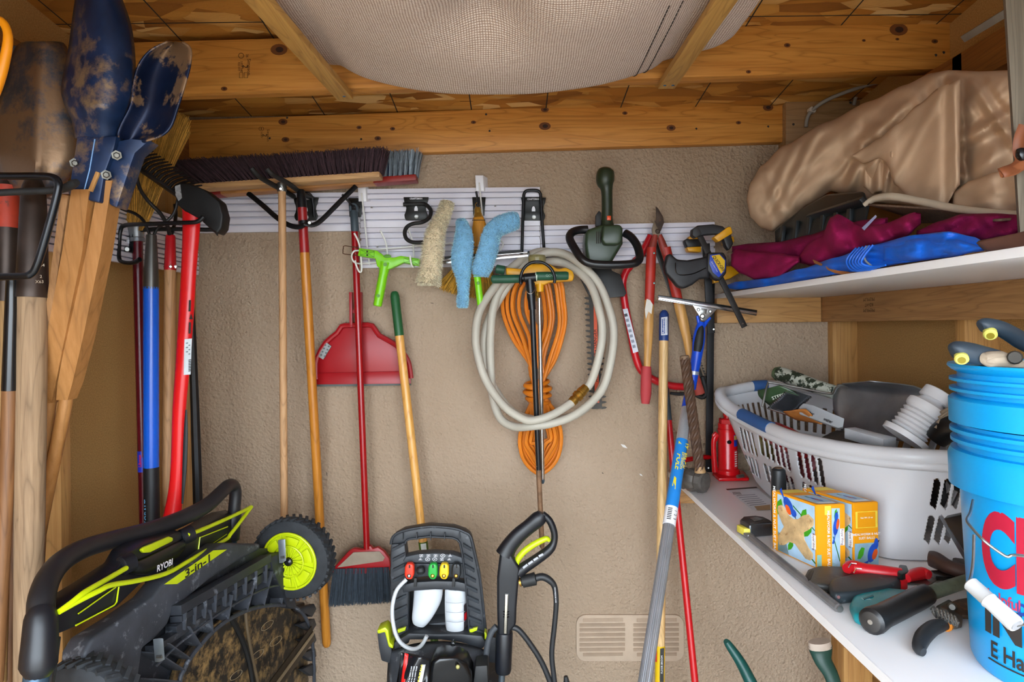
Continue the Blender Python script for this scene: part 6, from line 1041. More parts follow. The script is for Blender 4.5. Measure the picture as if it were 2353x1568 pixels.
    q([(.05, .05), (.24, .05), (.24, .95), (.05, .95)], YL, 0); q([(.42, .12), (.95, .12), (.95, .88), (.42, .88)], SKY, 0); bird(q, .68, .5, .2, .2); leaf(q, .48, .4, .14, .6); q([(.86, .2), (.94, .2), (.94, .8), (.86, .8)], WH, 1)
    return t
h = .141
suet('yellow suet box with a cut-out window beside the laundry basket', V((.619, 1.567, LT + .0005)), V((.664, 1.434, LT + .0005)), V((.730, 1.439, LT + .0005)), h, 0)
suet('second yellow suet box pressed against the basket wall', V((.700, 1.585, LT + .0005)), V((.752, 1.446, LT + .0005)), V((.812, 1.455, LT + .0005)), h, 1)
# --- dark grip standing behind the boxes, tape, chisel
t = T('upright_grip', 'black rubber tool grip standing up behind the suet box', 'tool grip', SP(1790, 1150)); c = P(1789, 1076, 1.72); lathe('grip', V((c.x, c.y, LT + .001)), c, [(0, .019), (.6, .0195), (.9, .0185), (.97, .017), (1, .012)], M('1b2024', .45, var=.15, sc=40), t, 18); lathe('end_wood', c - up * .001, c + up * .0015, [(0, .011), (1, .010)], M('5a4028', .8), t, 14)
t = T('tape_measure', 'chrome and black tape measure with yellow tape beside the chisel', 'tape measure', SP(1740, 1235)); o3 = SP(1722, 1238); ex = V((.055, .012, 0)); ey = V((-.012, .055, 0)); sh_ = [(0, 0), (1.25, 0), (1.3, .25), (1.3, .8), (1.0, 1.1), (.3, 1.1), (0, .8)]
slab('case', [V((o3.x, o3.y, LT + .001)) + ex * u + ey * v for u, v in sh_], V((0, 0, .034)), M('5a5d60', .25, .8, var=.15), t, .006, seg=3); slab('top_plate', [V((o3.x, o3.y, LT + .034)) + ex * (u * .85 + .1) + ey * (v * .85 + .08) for u, v in sh_], V((0, 0, .004)), M('2c2420', .45, var=.3, sc=40), t, .002)
slab('tape', [V((o3.x, o3.y, LT + .006)) + ex * u + ey * v for u, v in ((-.2, .1), (.1, .0), (.1, .8), (-.2, .7))], V((0, 0, .018)), M('d8c84a', .5), t, .002); slab('belt_clip', [V((o3.x, o3.y, LT + .038)) + ex * u + ey * v for u, v in ((.4, .2), (.9, .3), (.85, .7), (.45, .65))], V((0, 0, .0025)), STEEL, t, .001)
t = T('cold_chisel', 'long steel cold chisel lying along the shelf edge', 'chisel', SP(1820, 1320)); CHS = M('7a7a7c', .35, .35, var=.3, sc=20); A, B = SP(1930, 1400, LT + .0085), SP(1726, 1236, LT + .0085)
lathe('shank', A, B, [(0, .0065), (.01, .0085), (1, .0085)], CHS, t, 8, smooth=20); ds = (B - A).normalized(); sd = ds.cross(up); slab('blade', [B + sd * .0085 - up * .004, B - sd * .0085 - up * .004, B - sd * .0105 + ds * .07 - up * .007, B + sd * .0105 + ds * .07 - up * .007], up * .011, CHS, t, .002); lathe('struck_end', A - ds * .0015, A, [(0, .006), (1, .0066)], M('8f8e8c', .3, .9), t, 14)
text('lettering', 'TOOL STEEL', A.lerp(B, .36) + up * .0087, B - A, sd, .007, M('a8a8a8', .5), t)
# --- hand tools in the foreground of the shelf
def flat(nm, pts, th, m, t, bev=.003, z=0, seg=2): return slab(nm, [SP(x, y - 2, LT + .001 + z + th * .5) + V((0, 0, th * .5)) for x, y in pts], V((0, 0, -th)), m, t, bev, seg=seg)
t = T('black_knife', 'dusty dark grey folding tool under the red cutters', 'tool', SP(1900, 1350)); flat('body', [(1847, 1336), (1856, 1318), (1880, 1310), (1960, 1312), (1975, 1330), (1970, 1352), (1905, 1356), (1866, 1352)], .016, M('3a3936', .5, var=.25, sc=30, spot=('6a6254', 18, .58, .1)), t, .006, seg=3); flat('rib', [(1852, 1336), (1862, 1322), (1872, 1320), (1864, 1342), (1858, 1346)], .018, BLKR, t, .004); flat('edge', [(1870, 1357), (1960, 1360), (1950, 1364), (1900, 1364)], .006, M('2a2a2a', .4), t, .001)
RC = M('c41420', .35, var=.12, sc=20)
t = T('red_cutters', 'pair of red-handled snips lying across the black folding tool', 'snips', SP(1990, 1330)); zz = LT + .026
tube('handle', [SP(1946, 1308, zz), SP(1958, 1305, zz), (SP(1990, 1311, zz)), SP(2030, 1316, zz), SP(2072, 1320, zz)], [.010, .0155, .0135, .014, .012], RC, t, n=14, sm=3); tube('handle', [SP(2084, 1330, zz), SP(2100, 1322, zz), SP(2120, 1318, zz), SP(2135, 1322, zz)], [.008, .012, .0125, .009], RC, t, n=14, sm=3)
flat('joint', [(2066, 1310), (2084, 1312), (2090, 1328), (2072, 1334), (2062, 1328)], .02, M('1d2c2c', .4, .4), t, .003, .015)
for (x, y) in ((1950, 1300), (1962, 1312)): tube('wire_clip', [SP(x, y + 4, zz + .014), SP(x + 6, y - 5, zz + .014), SP(x + 18, y - 4, zz + .014)], .0012, CHROME, t, n=6)
t = T('utility_knife', 'black and red utility knife in front of the red snips', 'knife', SP(1980, 1375)); flat('grip', [(1904, 1356), (1910, 1344), (1960, 1332), (2040, 1326), (2066, 1332), (2070, 1350), (2040, 1362), (1970, 1376), (1920, 1380), (1908, 1372)], .022, M('232b30', .5, var=.2, sc=30, spot=('5a6468', 30, .62, .1)), t, .007, .003, 3)
flat('red_nose', [(2060, 1330), (2078, 1326), (2086, 1346), (2070, 1352)], .02, RC, t, .003, .003); flat('blade', [(2080, 1336), (2142, 1330), (2152, 1336), (2130, 1352), (2126, 1346), (2084, 1346)], .004, STEEL, t, .0008, .01); flat('sheath', [(2138, 1318), (2180, 1316), (2196, 1330), (2194, 1334), (2150, 1332)], .010, BLKG, t, .002, .006); lathe('hole', SP(1927, 1373, LT + .022), SP(1927, 1373, LT + .010), [(0, .003), (1, .003)], M('5a2a2a', .6), t, 8)
t = T('teal_knife', 'teal plastic utility knife partly under the black hammer grip', 'knife', SP(2000, 1400)); TL = M('148a94', .4, var=.12, sc=20, spot=('7a9a98', 24, .62, .08)); flat('body', [(1952, 1400), (1960, 1382), (1985, 1370), (2030, 1362), (2090, 1368), (2120, 1385), (2060, 1410), (1985, 1432), (1962, 1424)], .02, TL, t, .007, 0, 3); text('lettering', 'Stic', SP(1990, 1377, LT + .0215), V((1, -.1, 0)), V((0, 1, 0)), .012, M('c8e0e0', .5), t); flat('slot', [(1984, 1390), (2006, 1382), (2008, 1385), (1986, 1393)], .0215, M('0c5a62', .5), t, 0)
t = T('claw_hammer', 'hammer with a fat black rubber grip and dull green shaft', 'hammer', SP(2100, 1420)); zh = LT + .021; A, B = SP(2000, 1430, zh + .002), SP(2130, 1366, zh)
lathe('grip', A, B, [(0, .017), (.02, .0225), (.06, .0235), (.2, .0205), (.5, .0205), (.9, .0200), (.98, .019), (1, .016)], M('191a1c', .4, var=.3, sc=30, spot=('4a4c4e', 30, .64, .1)), t, 22); lathe('end_cap', A - (B - A).normalized() * .0012, A, [(0, .015), (1, .0172)], M('3c3a38', .5, .3, var=.3), t, 20); lathe('end_hole', A - (B - A).normalized() * .0022, A, [(0, .004), (1, .005)], M('a8a49c', .4, .6), t, 10)
C2 = SP(2238, 1330, zh); lathe('shaft', B, C2, [(0, .0135), (1, .0125)], M('6b7564', .5, .3, var=.3, sc=24, spot=('3e4238', 26, .58, .1)), t, 16); slab('head', [C2 + V((-.01, -.045, -.018)), C2 + V((.02, -.045, -.018)), C2 + V((.035, .06, -.018)), C2 + V((.005, .075, -.018))], V((0, 0, .036)), M('3c2f28', .5, .5, var=.4, sc=30), t, .005)
t = T('wooden_hammer', 'dark oiled wooden hammer handle pointing past the bucket', 'hammer', SP(2180, 1330)); tube('handle', [SP(2136, 1284, LT + .03), SP(2150, 1288, LT + .03), SP(2180, 1304, LT + .028), SP(2215, 1316, LT + .025), SP(2262, 1330, LT + .024)], [.016, .018, .015, .0165, .018], M('3a2620', .45, var=.4, sc=24, spot=('6a6058', 30, .66, .06)), t, n=14, sm=3)
t = T('pruning_shears', 'rusty pruning shears with a coil spring and black handle', 'shears', SP(2180, 1440)); RU = M('4a3626', .6, .4, var=.5, sc=30, spot=('8a5a30', 24, .55, .08))
flat('blade', [(2160, 1400), (2200, 1384), (2236, 1378), (2254, 1390), (2256, 1412), (2236, 1422), (2210, 1420), (2190, 1408)], .009, RU, t, .003, .004); flat('body', [(2150, 1400), (2180, 1384), (2205, 1400), (2212, 1424), (2210, 1440), (2196, 1444), (2176, 1440), (2186, 1424)], .010, M('6a645c', .4, .6, var=.3), t, .003)
tube('spring', [SP(2146 + k * .62, 1406 + k * .27, LT + .026) + V((0, math.cos(k * 1.45) * .009, math.sin(k * 1.45) * .009)) for k in range(84)][:84:1], .0014, STEEL, t, n=6); lathe('bolt', SP(2188, 1396, LT + .02), SP(2188, 1396, LT + .01), [(0, .005), (.4, .008), (1, .008)], M('77756f', .5, .6, var=.3, sc=40), t, 12)
tube('handle', [SP(2176, 1438, LT + .01), SP(2160, 1438, LT + .011), SP(2140, 1446, LT + .012), SP(2120, 1466, LT + .012), SP(2112, 1490, LT + .011), SP(2122, 1500, LT + .010)], [.007, .011, .0125, .0125, .010, .007], M('24282c', .5, var=.2, sc=30), t, n=14, sm=3); tube('orange_band', [SP(2176, 1434, LT + .011), SP(2172, 1437, LT + .011)], .0115, M('d8801c', .5), t, n=12)
t = T('black_pan', 'folded black sheet-metal scraper leaning beside the bucket', 'scraper', SP(2220, 1300)); slab('blade', [P(2168, 1192, 1.30), P(2225, 1180, 1.26), P(2262, 1250, 1.2), P(2240, 1310, 1.24)], V((.02, .02, 0)), M('17181b', .35, .3, var=.15), t, .002); slab('flange', [P(2168, 1192, 1.30), P(2240, 1310, 1.24), P(2232, 1316, 1.27), P(2160, 1192, 1.33)], V((.01, .02, 0)), M('26282c', .4, .3), t, .001)
# --- stacked buckets
BKT = M('0b98d8', .3, var=.05, sc=6, spot=('6ec0ea', 14, .68, .1)); BC = V((.852, 1.0, 0)); hz = lambda y: EYE + (HY - y - 11.7) / F * 1.0
def bucket(label, ys, rb, base):
    t = T('bucket', label, 'bucket', BC + up * base); prof = [(z, r) for z, r in ys]; z0, z1 = prof[0][0], prof[-1][0]
    o = lathe('shell', BC + up * z0, BC + up * z1, [((z - z0) / (z1 - z0), r) for z, r in prof], BKT, t, 72)
    bm = bmesh.new(); bm.from_mesh(o.data); cap = [f for f in bm.faces if len(f.verts) > 4 and f.calc_center_median().z > (z0 + z1) / 2 or (base > LT and len(f.verts) > 4)]
    bmesh.ops.delete(bm, geom=cap, context='FACES_ONLY'); bm.to_mesh(o.data); bm.free()
    md = o.modifiers.new('thick', 'SOLIDIFY'); md.thickness = .003; md.offset = -1; return t
def ridge(y, w_, r, base): return [(hz(y + w_), base), (hz(y + w_ * .7), r), (hz(y - w_ * .7), r), (hz(y - w_), base)]
R = .146; pr = [(LT + .001, R - .022), (LT + .01, R - .018), (hz(1135), R - .006), (hz(1132), R + .009), (hz(1060), R + .010), (hz(1046), R + .006), (hz(1044), R - .004)] + ridge(1024, 6, R + .006, R - .004) + ridge(1000, 6, R + .007, R - .004) + [(hz(986), R - .004), (hz(984), R - .012)]
tb = bucket('bright blue hardware-store bucket with red and black lettering', pr, R, LT)
pr = [(hz(984), R - .012), (hz(981), R + .008), (hz(925), R + .0085), (hz(919), R + .004), (hz(917), R - .004)] + ridge(902, 5, R + .007, R - .004) + ridge(878, 5, R + .007, R - .004) + [(hz(862), R - .004), (hz(855), R + .004), (hz(846), R + .010), (hz(840), R + .009), (hz(839), R - .004)]
tb2 = bucket('upper blue bucket nested in the lettered one', pr, R, hz(984))
def wrapt(s, th, z, size, m, r, sx=1, tilt=0, bold=.02):
    o = text('lettering', s, V((0, 0, 0)), (1, 0, 0), (0, 1, 0), size, m, tb, sx=sx, bold=bold, align='LEFT', res=6); me = o.data
    bm = bmesh.new(); bm.from_mesh(me); bmesh.ops.subdivide_edges(bm, edges=[e for e in bm.edges if e.calc_length() > .012], cuts=3); bmesh.ops.triangulate(bm, faces=bm.faces)
    for v in bm.verts: a = th + v.co.x / r; v.co = BC + V((-math.cos(a) * r, -math.sin(a) * r, z + v.co.y + v.co.x * tilt))
    bm.to_mesh(me); bm.free()
CRD = M('b01c38', .4, var=.1)
def rz(z): k = (z - LT - .01) / (hz(1135) - LT - .01); return R - .018 + .012 * max(0, min(1, k)) + .0007
wrapt('CR', .03, EYE - .345, .142, CRD, rz(EYE - .345) + .002, .52, 0, .05)
wrapt('helpful', .06, EYE - .415, .024, M('c23a5a', .4), rz(EYE - .415) + .0004, .8); wrapt('place', .40, EYE - .415, .036, M('1a3a8c', .4), rz(EYE - .415) + .0004, .8); wrapt('INE', .0, EYE - .452, .062, INK, rz(EYE - .452) + .0012, .95, 0, .05); wrapt('E Hardware', .06, EYE - .498, .034, INK, rz(EYE - .498) + .0008, .8)
tube('print_line', [BC + V((-math.cos(a) * rz(EYE - .515), -math.sin(a) * rz(EYE - .515), EYE - .515)) for a in [.02 + i * .05 for i in range(24)]], .0012, INK, tb, n=5)
tube('bail', [P(*p) for p in smoothpts([(2236, 1150, .93), (2230, 1178, .90), (2222, 1196, .885), (2232, 1212, .87), (2262, 1244, .85), (2300, 1272, .84), (2316, 1280, .835), (2330, 1276, .835), (2380, 1282, .84)], 4)], .0019, STEEL, tb, n=8)
tube('bail', [P(*p) for p in smoothpts([(2238, 1230, .90), (2236, 1290, .88), (2230, 1330, .86), (2224, 1338, .85)], 4)], .0019, STEEL, tb, n=8)
A, B = P(2228, 1340, .85), P(2336, 1438, .79); lathe('bail_grip', A, B, [(0, .0075), (.03, .0098), (.4, .0098), (.43, .0108), (.47, .0098), (.95, .0108), (1, .0095)], M('b8b8b8', .5, var=.03), tb, 18); tube('bail', [A.lerp(B, .9), B, P(2420, 1428, .80)], .0019, STEEL, tb, n=8); lathe('grip_hole', B, B + (B - A).normalized() * .0012, [(0, .0072), (1, .0070)], M('8a8a8c', .6), tb, 14)
# tool grips standing in the bucket
def grip(label, pts, r, wood):
    t = T('tool_grip', label, 'tool grip', P(*pts[-1])); ptube('grip', pts, r, M('2b3844', .5, var=.15, sc=20), t, n=18, sm=4); x, y, d = pts[0]
    lathe('hang_hole', P(x + 24, y + 22, d - .014), P(x + 22, y + 8, d), [(0, .0075), (.15, .0095), (1, .009)], M('d8d468', .5), t, 18); lathe('hole_core', P(x + 24.2, y + 23, d - .015), P(x + 23, y + 14, d - .006), [(0, .0052), (1, .0052)], M('8a7a18', .6), t, 14)
    if wood: ptube('wood_shaft', wood, [14, 19, 20, 20], WOOD('8f7f6c', 'b0a08c', 'X', 1.4, 0, .7), t, n=16, sm=2); lathe('knot', P(2332, 822, .94), P(2332, 822, .96), [(0, .008), (.3, .010), (1, .010)], M('3a3630', .7), t, 12)
grip('dark blue hollow tool grip with yellow lining and grey wooden shaft in the bucket', [(2186, 806, .98), (2196, 804, .98), (2230, 812, .98), (2290, 826, .98)], [10, 20, 24, 22], [(2262, 824, .965), (2275, 826, .962), (2330, 838, .97), (2420, 930, 1.02)])
grip('upper dark blue tool grip with yellow lining rising from the bucket', [(2252, 750, 1.02), (2262, 748, 1.02), (2300, 756, 1.02), (2345, 782, 1.03), (2400, 822, 1.04), (2440, 960, 1.05)], [10, 17, 18, 20, 21, 21], None)
# --- under the shelf
t = T('green_stake', 'dark green plastic stake leaning under the shelf near the vent', 'stake', P(1735, 1568, 2.0)); ptube('stake', [(1668, 1474, 2.1), (1674, 1482, 2.1), (1700, 1520, 2.08), (1725, 1568, 2.05), (1790, 1700, 1.98)], [6, 9, 12, 14, 17], M('0e4a44', .4, var=.15), t, n=14, sm=3)
t = T('hand_trowel', 'dark green curved tool handle with a pale flat end under the shelf', 'tool handle', P(1925, 1600, 1.8)); ptube('handle', [(1885, 1484, 1.8), (1886, 1496, 1.8), (1892, 1520, 1.79), (1908, 1548, 1.78), (1922, 1590, 1.77), (1930, 1640, 1.77)], [27, 26, 20, 17, 16, 16], M('1c4038', .4, var=.12), t, n=18, sm=3, flat=.6); ptube('pale_end', [(1883, 1474, 1.8), (1885, 1489, 1.8)], [25, 27], M('b8a89a', .6), t, n=18, flat=.62)
# ================================================================ UPPER SHELF AND CEILING
def interp(tab, x):
    for (a, b), (c, d) in zip(tab, tab[1:]):
        if a <= x <= c: k = (x - a) / (c - a) if c > a else 0; k = k * k * (3 - 2 * k) * .5 + k * .5; return b + (d - b) * k
    return tab[0][1] if x < tab[0][0] else tab[-1][1]
from mathutils import noise as mn
def lump(name, top, bot, Dt, bulge, back, mat, parent, fold, nu=110, nv=46, x0=None, x1=None, shape=.55):
    """closed lumpy volume: top/bot silhouettes y(x), depth of the silhouette Dt(x), front bulge and back thickness (m)"""
    x0 = top[0][0] if x0 is None else x0; x1 = top[-1][0] if x1 is None else x1
    def fn(v, u):
        x = x0 + (x1 - x0) * u; yt, yb = interp(top, x), interp(bot, x); D = interp(Dt, x); e = max(0, math.sin(math.pi * min(1, max(0, u)))) ** .25 if True else 1
        cy = (yt + yb) / 2; hy = (yb - yt) / 2; front = v < .5; q = v * 2 if front else 2 - v * 2; sy = 1 - 2 * q
        sd = (max(0, 1 - abs(sy) ** 2.6)) ** .55
        d = D - bulge * sd * e if front else D + back * sd; fo = fold(x, cy - hy * sy) * min(1, sd * 2.2) if front else 0
        return P(x, cy - hy * sy, d - fo)
    return grid(name, fn, nv, nu, mat, parent, 0, 70, True)
# --- canvas tarp
CAN = M('ccae90', .95, var=.08, sc=6, bump=.12, bsc=300, spec=.15)
t = T('canvas_tarp', 'bunched tan canvas tarp filling the top of the upper shelf', 'tarp', V((1.0, 1.8, US + .2)))
def cf(x, y):
    f = 0
    for (ax, ay, bx, by, w_, am) in ((1740, 470, 1960, 300, 16, .012), (1800, 480, 2080, 240, 14, .014), (1850, 470, 1990, 330, 10, .012), (1900, 470, 2200, 200, 16, .016), (2190, 190, 2200, 400, 12, .035), (2080, 250, 1960, 350, 12, .02), (1980, 350, 1950, 440, 10, .03), (2050, 350, 2030, 440, 9, .03), (2200, 400, 2080, 470, 14, .02), (2200, 330, 2330, 260, 14, .03), (2010, 300, 2100, 430, 14, .02), (2090, 200, 2200, 420, 18, .022), (1760, 400, 1800, 500, 10, .012), (1830, 330, 1760, 480, 8, .010), (1880, 300, 1800, 460, 8, .010), (2200, 420, 2340, 330, 20, .03), (2190, 480, 2340, 430, 14, .02), (2240, 200, 2330, 330, 12, .02)):
        dx, dy = bx - ax, by - ay; L2 = dx * dx + dy * dy; k = max(0, min(1, ((x - ax) * dx + (y - ay) * dy) / L2)); d = math.hypot(x - ax - dx * k, y - ay - dy * k) / w_
        f += am * math.exp(-d * d) * math.sin(math.pi * (.15 + .7 * k)) - am * .6 * math.exp(-(d - 1.8) ** 2)
    return f * .95 + .012 * mn.noise(V((x / 60, y / 45, 1))) + .006 * mn.noise(V((x / 22 + y / 30, y / 40, 5)))
ctop = [(1716, 452), (1724, 420), (1750, 380), (1800, 335), (1900, 280), (2000, 232), (2080, 195), (2140, 168), (2180, 161), (2250, 164), (2353, 160), (2420, 170)]; cbot = [(1716, 462), (1724, 500), (1750, 524), (1775, 532), (1800, 515), (1860, 470), (1910, 440), (1950, 450), (1985, 466), (2060, 470), (2150, 490), (2250, 486), (2420, 480)]
lump('canvas', ctop, cbot, [(1716, 2.26), (1900, 1.98), (2100, 1.62), (2300, 1.36), (2420, 1.27)], .13, .10, CAN, t, cf, 240, 150)
ff = lambda x, y: .010 * mn.noise(V((x / 34 + y / 60, y / 50, 2))) + .012 * math.exp(-((x - 2196 - (y - 300) * .03) / 9) ** 2) - .010 * math.exp(-((x - 2172) / 10) ** 2) + .010 * math.exp(-((x - 2100 + (y - 330) * .55) / 12) ** 2)
lump('flap', [(1958, 356), (1985, 340), (2020, 318), (2060, 285), (2110, 240), (2160, 200), (2206, 182)], [(1958, 362), (1985, 376), (2020, 364), (2036, 372), (2056, 425), (2110, 478), (2160, 492), (2206, 425)], [(1958, 1.73), (2060, 1.55), (2206, 1.335)], .028, .05, CAN, t, ff, 120, 80)
lump('lower_fold', [(2190, 440), (2230, 415), (2290, 395), (2353, 386), (2420, 384)], [(2190, 478), (2230, 490), (2290, 492), (2353, 490), (2420, 486)], [(2190, 1.37), (2290, 1.24), (2420, 1.12)], .035, .06, CAN, t, lambda x, y: .010 * mn.noise(V((x / 40, y / 22, 6))), 60, 40)
lump('lower_fold', [(1984, 372), (2004, 366), (2030, 362), (2050, 372)], [(1984, 430), (2004, 446), (2030, 440), (2050, 400)], [(1984, 1.73), (2050, 1.62)], .03, .05, CAN, t, lambda x, y: .012 * math.sin(x / 5), 40, 40)
bm = bmesh.new()
for y0, pts in ((0, [(2040, 285), (2100, 295), (2180, 285), (2330, 275)]), (0, [(1985, 300), (2010, 320), (2060, 350)])): pass
bm.free()
ptube('grommet_strap', [(2285, 210, 1.36), (2300, 212, 1.35), (2315, 208, 1.35), (2330, 200, 1.35)], 4, BLK, t, n=8, sm=2)
# --- mesh edge, black case, burgundy cloth, blue tarp
t = T('folded_chair_seat', 'beige mesh seat edge with white piping sticking out of the burgundy cloth', 'folding chair', P(2150, 510, 1.55)); ptube('piping', [(1985, 472, 1.52), (2010, 457, 1.50), (2050, 452, 1.44), (2110, 462, 1.37), (2200, 480, 1.26), (2280, 488, 1.16), (2350, 492, 1.08)], [5, 8, 9, 9, 9, 8, 7], M('b8ac98', .7, var=.1), t, n=12, sm=3)
pgrid('mesh', [(1995, 470, 2350, 492), (2030, 480, 2345, 497), (2090, 500, 2330, 503), (2115, 512, 2300, 506)], 14, lambda u, v: 1.50 - .42 * u - .01 * v, M('6a5444', .8, var=.3, sc=160), t, .004)
t = T('tool_case', 'black ribbed plastic case under the canvas tarp', 'case', P(1870, 560, 1.95)); TC = M('1b2124', .35, var=.25, sc=12)
slab('case', [P(*p) for p in ((1782, 525, 2.05), (1840, 480, 1.95), (1900, 444, 1.82), (1985, 436, 1.62), (2000, 470, 1.60), (1985, 545, 1.60), (1780, 560, 2.05))], V((.05, .12, 0)), TC, t, .01, seg=3)
for i in range(6): x = 1800 + i * 31; bar('rib', P(x, 520 - i * 12, 2.0 - i * .066), P(x - 4, 560 - i * 6, 2.0 - i * .066), .010, .018, TC, t)
slab('latch', [P(*p) for p in ((1868, 500, 1.86), (1886, 490, 1.82), (1884, 528, 1.82), (1866, 534, 1.86))], V((.01, .02, 0)), M('7a6448', .4, .3), t, .002); bar('band', P(1860, 500, 1.88), P(1985, 462, 1.60), .012, .02, TC, t)
BUR = M('7a0f42', .85, var=.15, sc=20, bump=.5, bsc=420, spec=.2); BUR2 = M('8c144a', .85, var=.15, sc=20, bump=.5, bsc=420, spec=.2)
t = T('burgundy_cloth', 'crumpled burgundy mesh cloth on the blue tarp', 'cloth', P(1850, 620, 1.85))
bf = lambda x, y: .016 * abs(math.sin(x / 26 + y / 15)) + .016 * mn.noise(V((x / 30, y / 22, 3)))
lump('fold', [(1682, 566), (1720, 560), (1790, 556), (1860, 540), (1920, 520), (1990, 505), (2040, 500)], [(1682, 580), (1720, 594), (1790, 600), (1860, 596), (1920, 584), (1990, 566), (2040, 550)], [(1682, 2.26), (1790, 1.98), (1838, 1.86), (1920, 1.67), (2040, 1.45)], .04, .06, BUR, t, bf, 60, 24)
lump('fold', [(1680, 585), (1690, 572), (1720, 576), (1780, 580), (1838, 590)], [(1680, 612), (1700, 628), (1740, 645), (1790, 640), (1838, 604)], [(1680, 2.2), (1838, 1.80)], .05, .06, BUR2, t, bf, 46, 24)
lump('fold', [(1834, 590), (1860, 556), (1890, 540), (1908, 500), (1925, 492), (1980, 520), (2030, 515), (2100, 488), (2116, 490)], [(1834, 604), (1870, 612), (1900, 606), (1930, 594), (1980, 576), (2030, 562), (2080, 548), (2116, 516)], [(1834, 1.83), (1920, 1.62), (2040, 1.41), (2116, 1.31)], .06, .06, BUR2, t, lambda x, y: .022 * math.sin(x / 14 - y / 24) + .016 * mn.noise(V((x / 24, y / 18, 9))), 70, 30)
lump('fold', [(2106, 530), (2160, 508), (2210, 492), (2290, 490), (2353, 494), (2400, 496)], [(2106, 540), (2160, 545), (2210, 550), (2290, 560), (2353, 556), (2400, 550)], [(2106, 1.33), (2200, 1.22), (2400, 1.04)], .03, .08, BUR, t, bf, 50, 22)
pquad('white_edge', [(1980, 524, 1.43), (2012, 494, 1.38), (2015, 498, 1.38), (1986, 530, 1.43)], M('8c90b0', .6), t)
BT_ = M('0a60d0', .4, var=.15, sc=14, bump=.3, bsc=300, spot=('8ab4dc', 40, .70, .04)); t = T('blue_tarp', 'folded bright blue plastic tarp lying along the upper shelf', 'tarp', V((.85, 1.7, US + .016)))
tf = lambda x, y: .006 * mn.noise(V((x / 40, y / 14, 2))) + .004 * math.sin(y / 4)
ZT = US + .0175
def tarp_(nm, xs, h0, D0, mat=BT_):
    top = []; bot = []
    for x, yt in xs: top.append((x, yt))
    return top
btop = [(1668, 656), (1690, 648), (1760, 640), (1840, 618), (1920, 592), (2000, 564), (2100, 540), (2180, 532), (2240, 545), (2280, 570)]
bbot = [(1668, 662), (1690, 666), (1760, 660), (1840, 646), (1920, 632), (2000, 618), (2100, 602), (2180, 588), (2240, 580), (2280, 574)]
lump('fold', btop, bbot, [(1668, 2.30), (1700, 2.17), (1760, 1.95), (1840, 1.72), (1920, 1.535), (2000, 1.39), (2100, 1.24), (2180, 1.145), (2280, 1.05)], .015, .10, BT_, t, tf, 110, 36, shape=.8)
for i in range(6):
    k = i * 7; ptube('pleat', [(1968 + k * 1.1, 570 - k * .2, 1.40 - i * .014), (1950 + k, 590, 1.415 - i * .014), (1946 + k, 606, 1.415 - i * .014), (1960 + k * 1.3, 622 - k * .25, 1.40 - i * .014), (2000 + k, 620 - k * .3, 1.345 - i * .010)], 2.6, BT_, t, n=6, sm=4)
lump('roll', [(2030, 566), (2060, 552), (2110, 548), (2180, 546), (2260, 566)], [(2030, 600), (2060, 604), (2110, 600), (2180, 592), (2260, 576)], [(2030, 1.34), (2110, 1.225), (2260, 1.06)], .03, .06, BT_, t, lambda x, y: .008 * mn.noise(V((x / 30, y / 12, 7))), 60, 26)
ptube('grey_hem', [(1994, 565, 1.355), (1986, 580, 1.36), (1988, 598, 1.36), (2002, 611, 1.34)], 2, M('8f9690', .7), t, n=8, sm=3)
for pts in ([(1868, 597), (1876, 600), (1890, 607), (1888, 611), (1872, 605)], [(1898, 612), (1906, 618), (1925, 622), (1950, 625), (1960, 628), (1944, 632), (1920, 628), (1902, 620)]): plate('mud_patch', [(x, y, interp([(1840, 1.72), (1920, 1.535), (2000, 1.39)], x) - .026) for x, y in pts], .002, M('9a6232', .8, var=.2), t, 0)
# --- leather things and the grey post at the edge of the frame
t = T('leather_sheet', 'stiff brown leather flap lying over the shelf edge', 'leather', P(2300, 570, 1.1)); pgrid('flap', [(2246, 556, 2390, 524), (2256, 566, 2390, 545), (2270, 576, 2390, 566)], 12, lambda u, v: 1.035 - .12 * u, M('5a3a30', .45, var=.2, sc=14), t, .006)
t = T('grey_board', 'weathered grey board standing upright at the edge of the upper shelf', 'board', P(2350, 560, 1.12)); slab('board', [P(*p) for p in ((2306, -60, .99), (2420, -60, .99), (2440, 570, .99), (2346, 572, .99))], V((.02, .03, 0)), WOOD('5f5648', '7d7262', 'Z', 1.4, 0, .8, ('8a8272', 9, .6)), t, .002)
t = T('leather_strap', 'brown leather strap with steel buckle hanging on the grey board', 'strap', P(2330, 400, 1.1)); tube('strap', [P(*p) for p in smoothpts([(2353, 290, .97), (2342, 320, .97), (2340, 350, .97), (2346, 370, .965), (2336, 384, .96), (2312, 393, .95), (2300, 398, .95)], 4)], .0085, M('7a4428', .5, var=.2, sc=20), t, n=8, flat=.4); tube('strap', [P(*p) for p in smoothpts([(2300, 398, .95), (2330, 392, .955), (2352, 380, .96), (2380, 376, .96)], 4)], .007, M('8a5030', .5, var=.2), t, n=8, flat=.4); plate('buckle', [(2344, 338, .955), (2380, 338, .955), (2380, 366, .955), (2350, 368, .955), (2343, 356, .955)], .01, BLKG, t, .003)
tag(bar('measuring_stick', P(2216, 88, 1.66), P(2360, 0, 1.42), .018, .012, M('a09c94', .6, var=.1), None), 'pale measuring stick lying on top of the wall plate', 'stick')
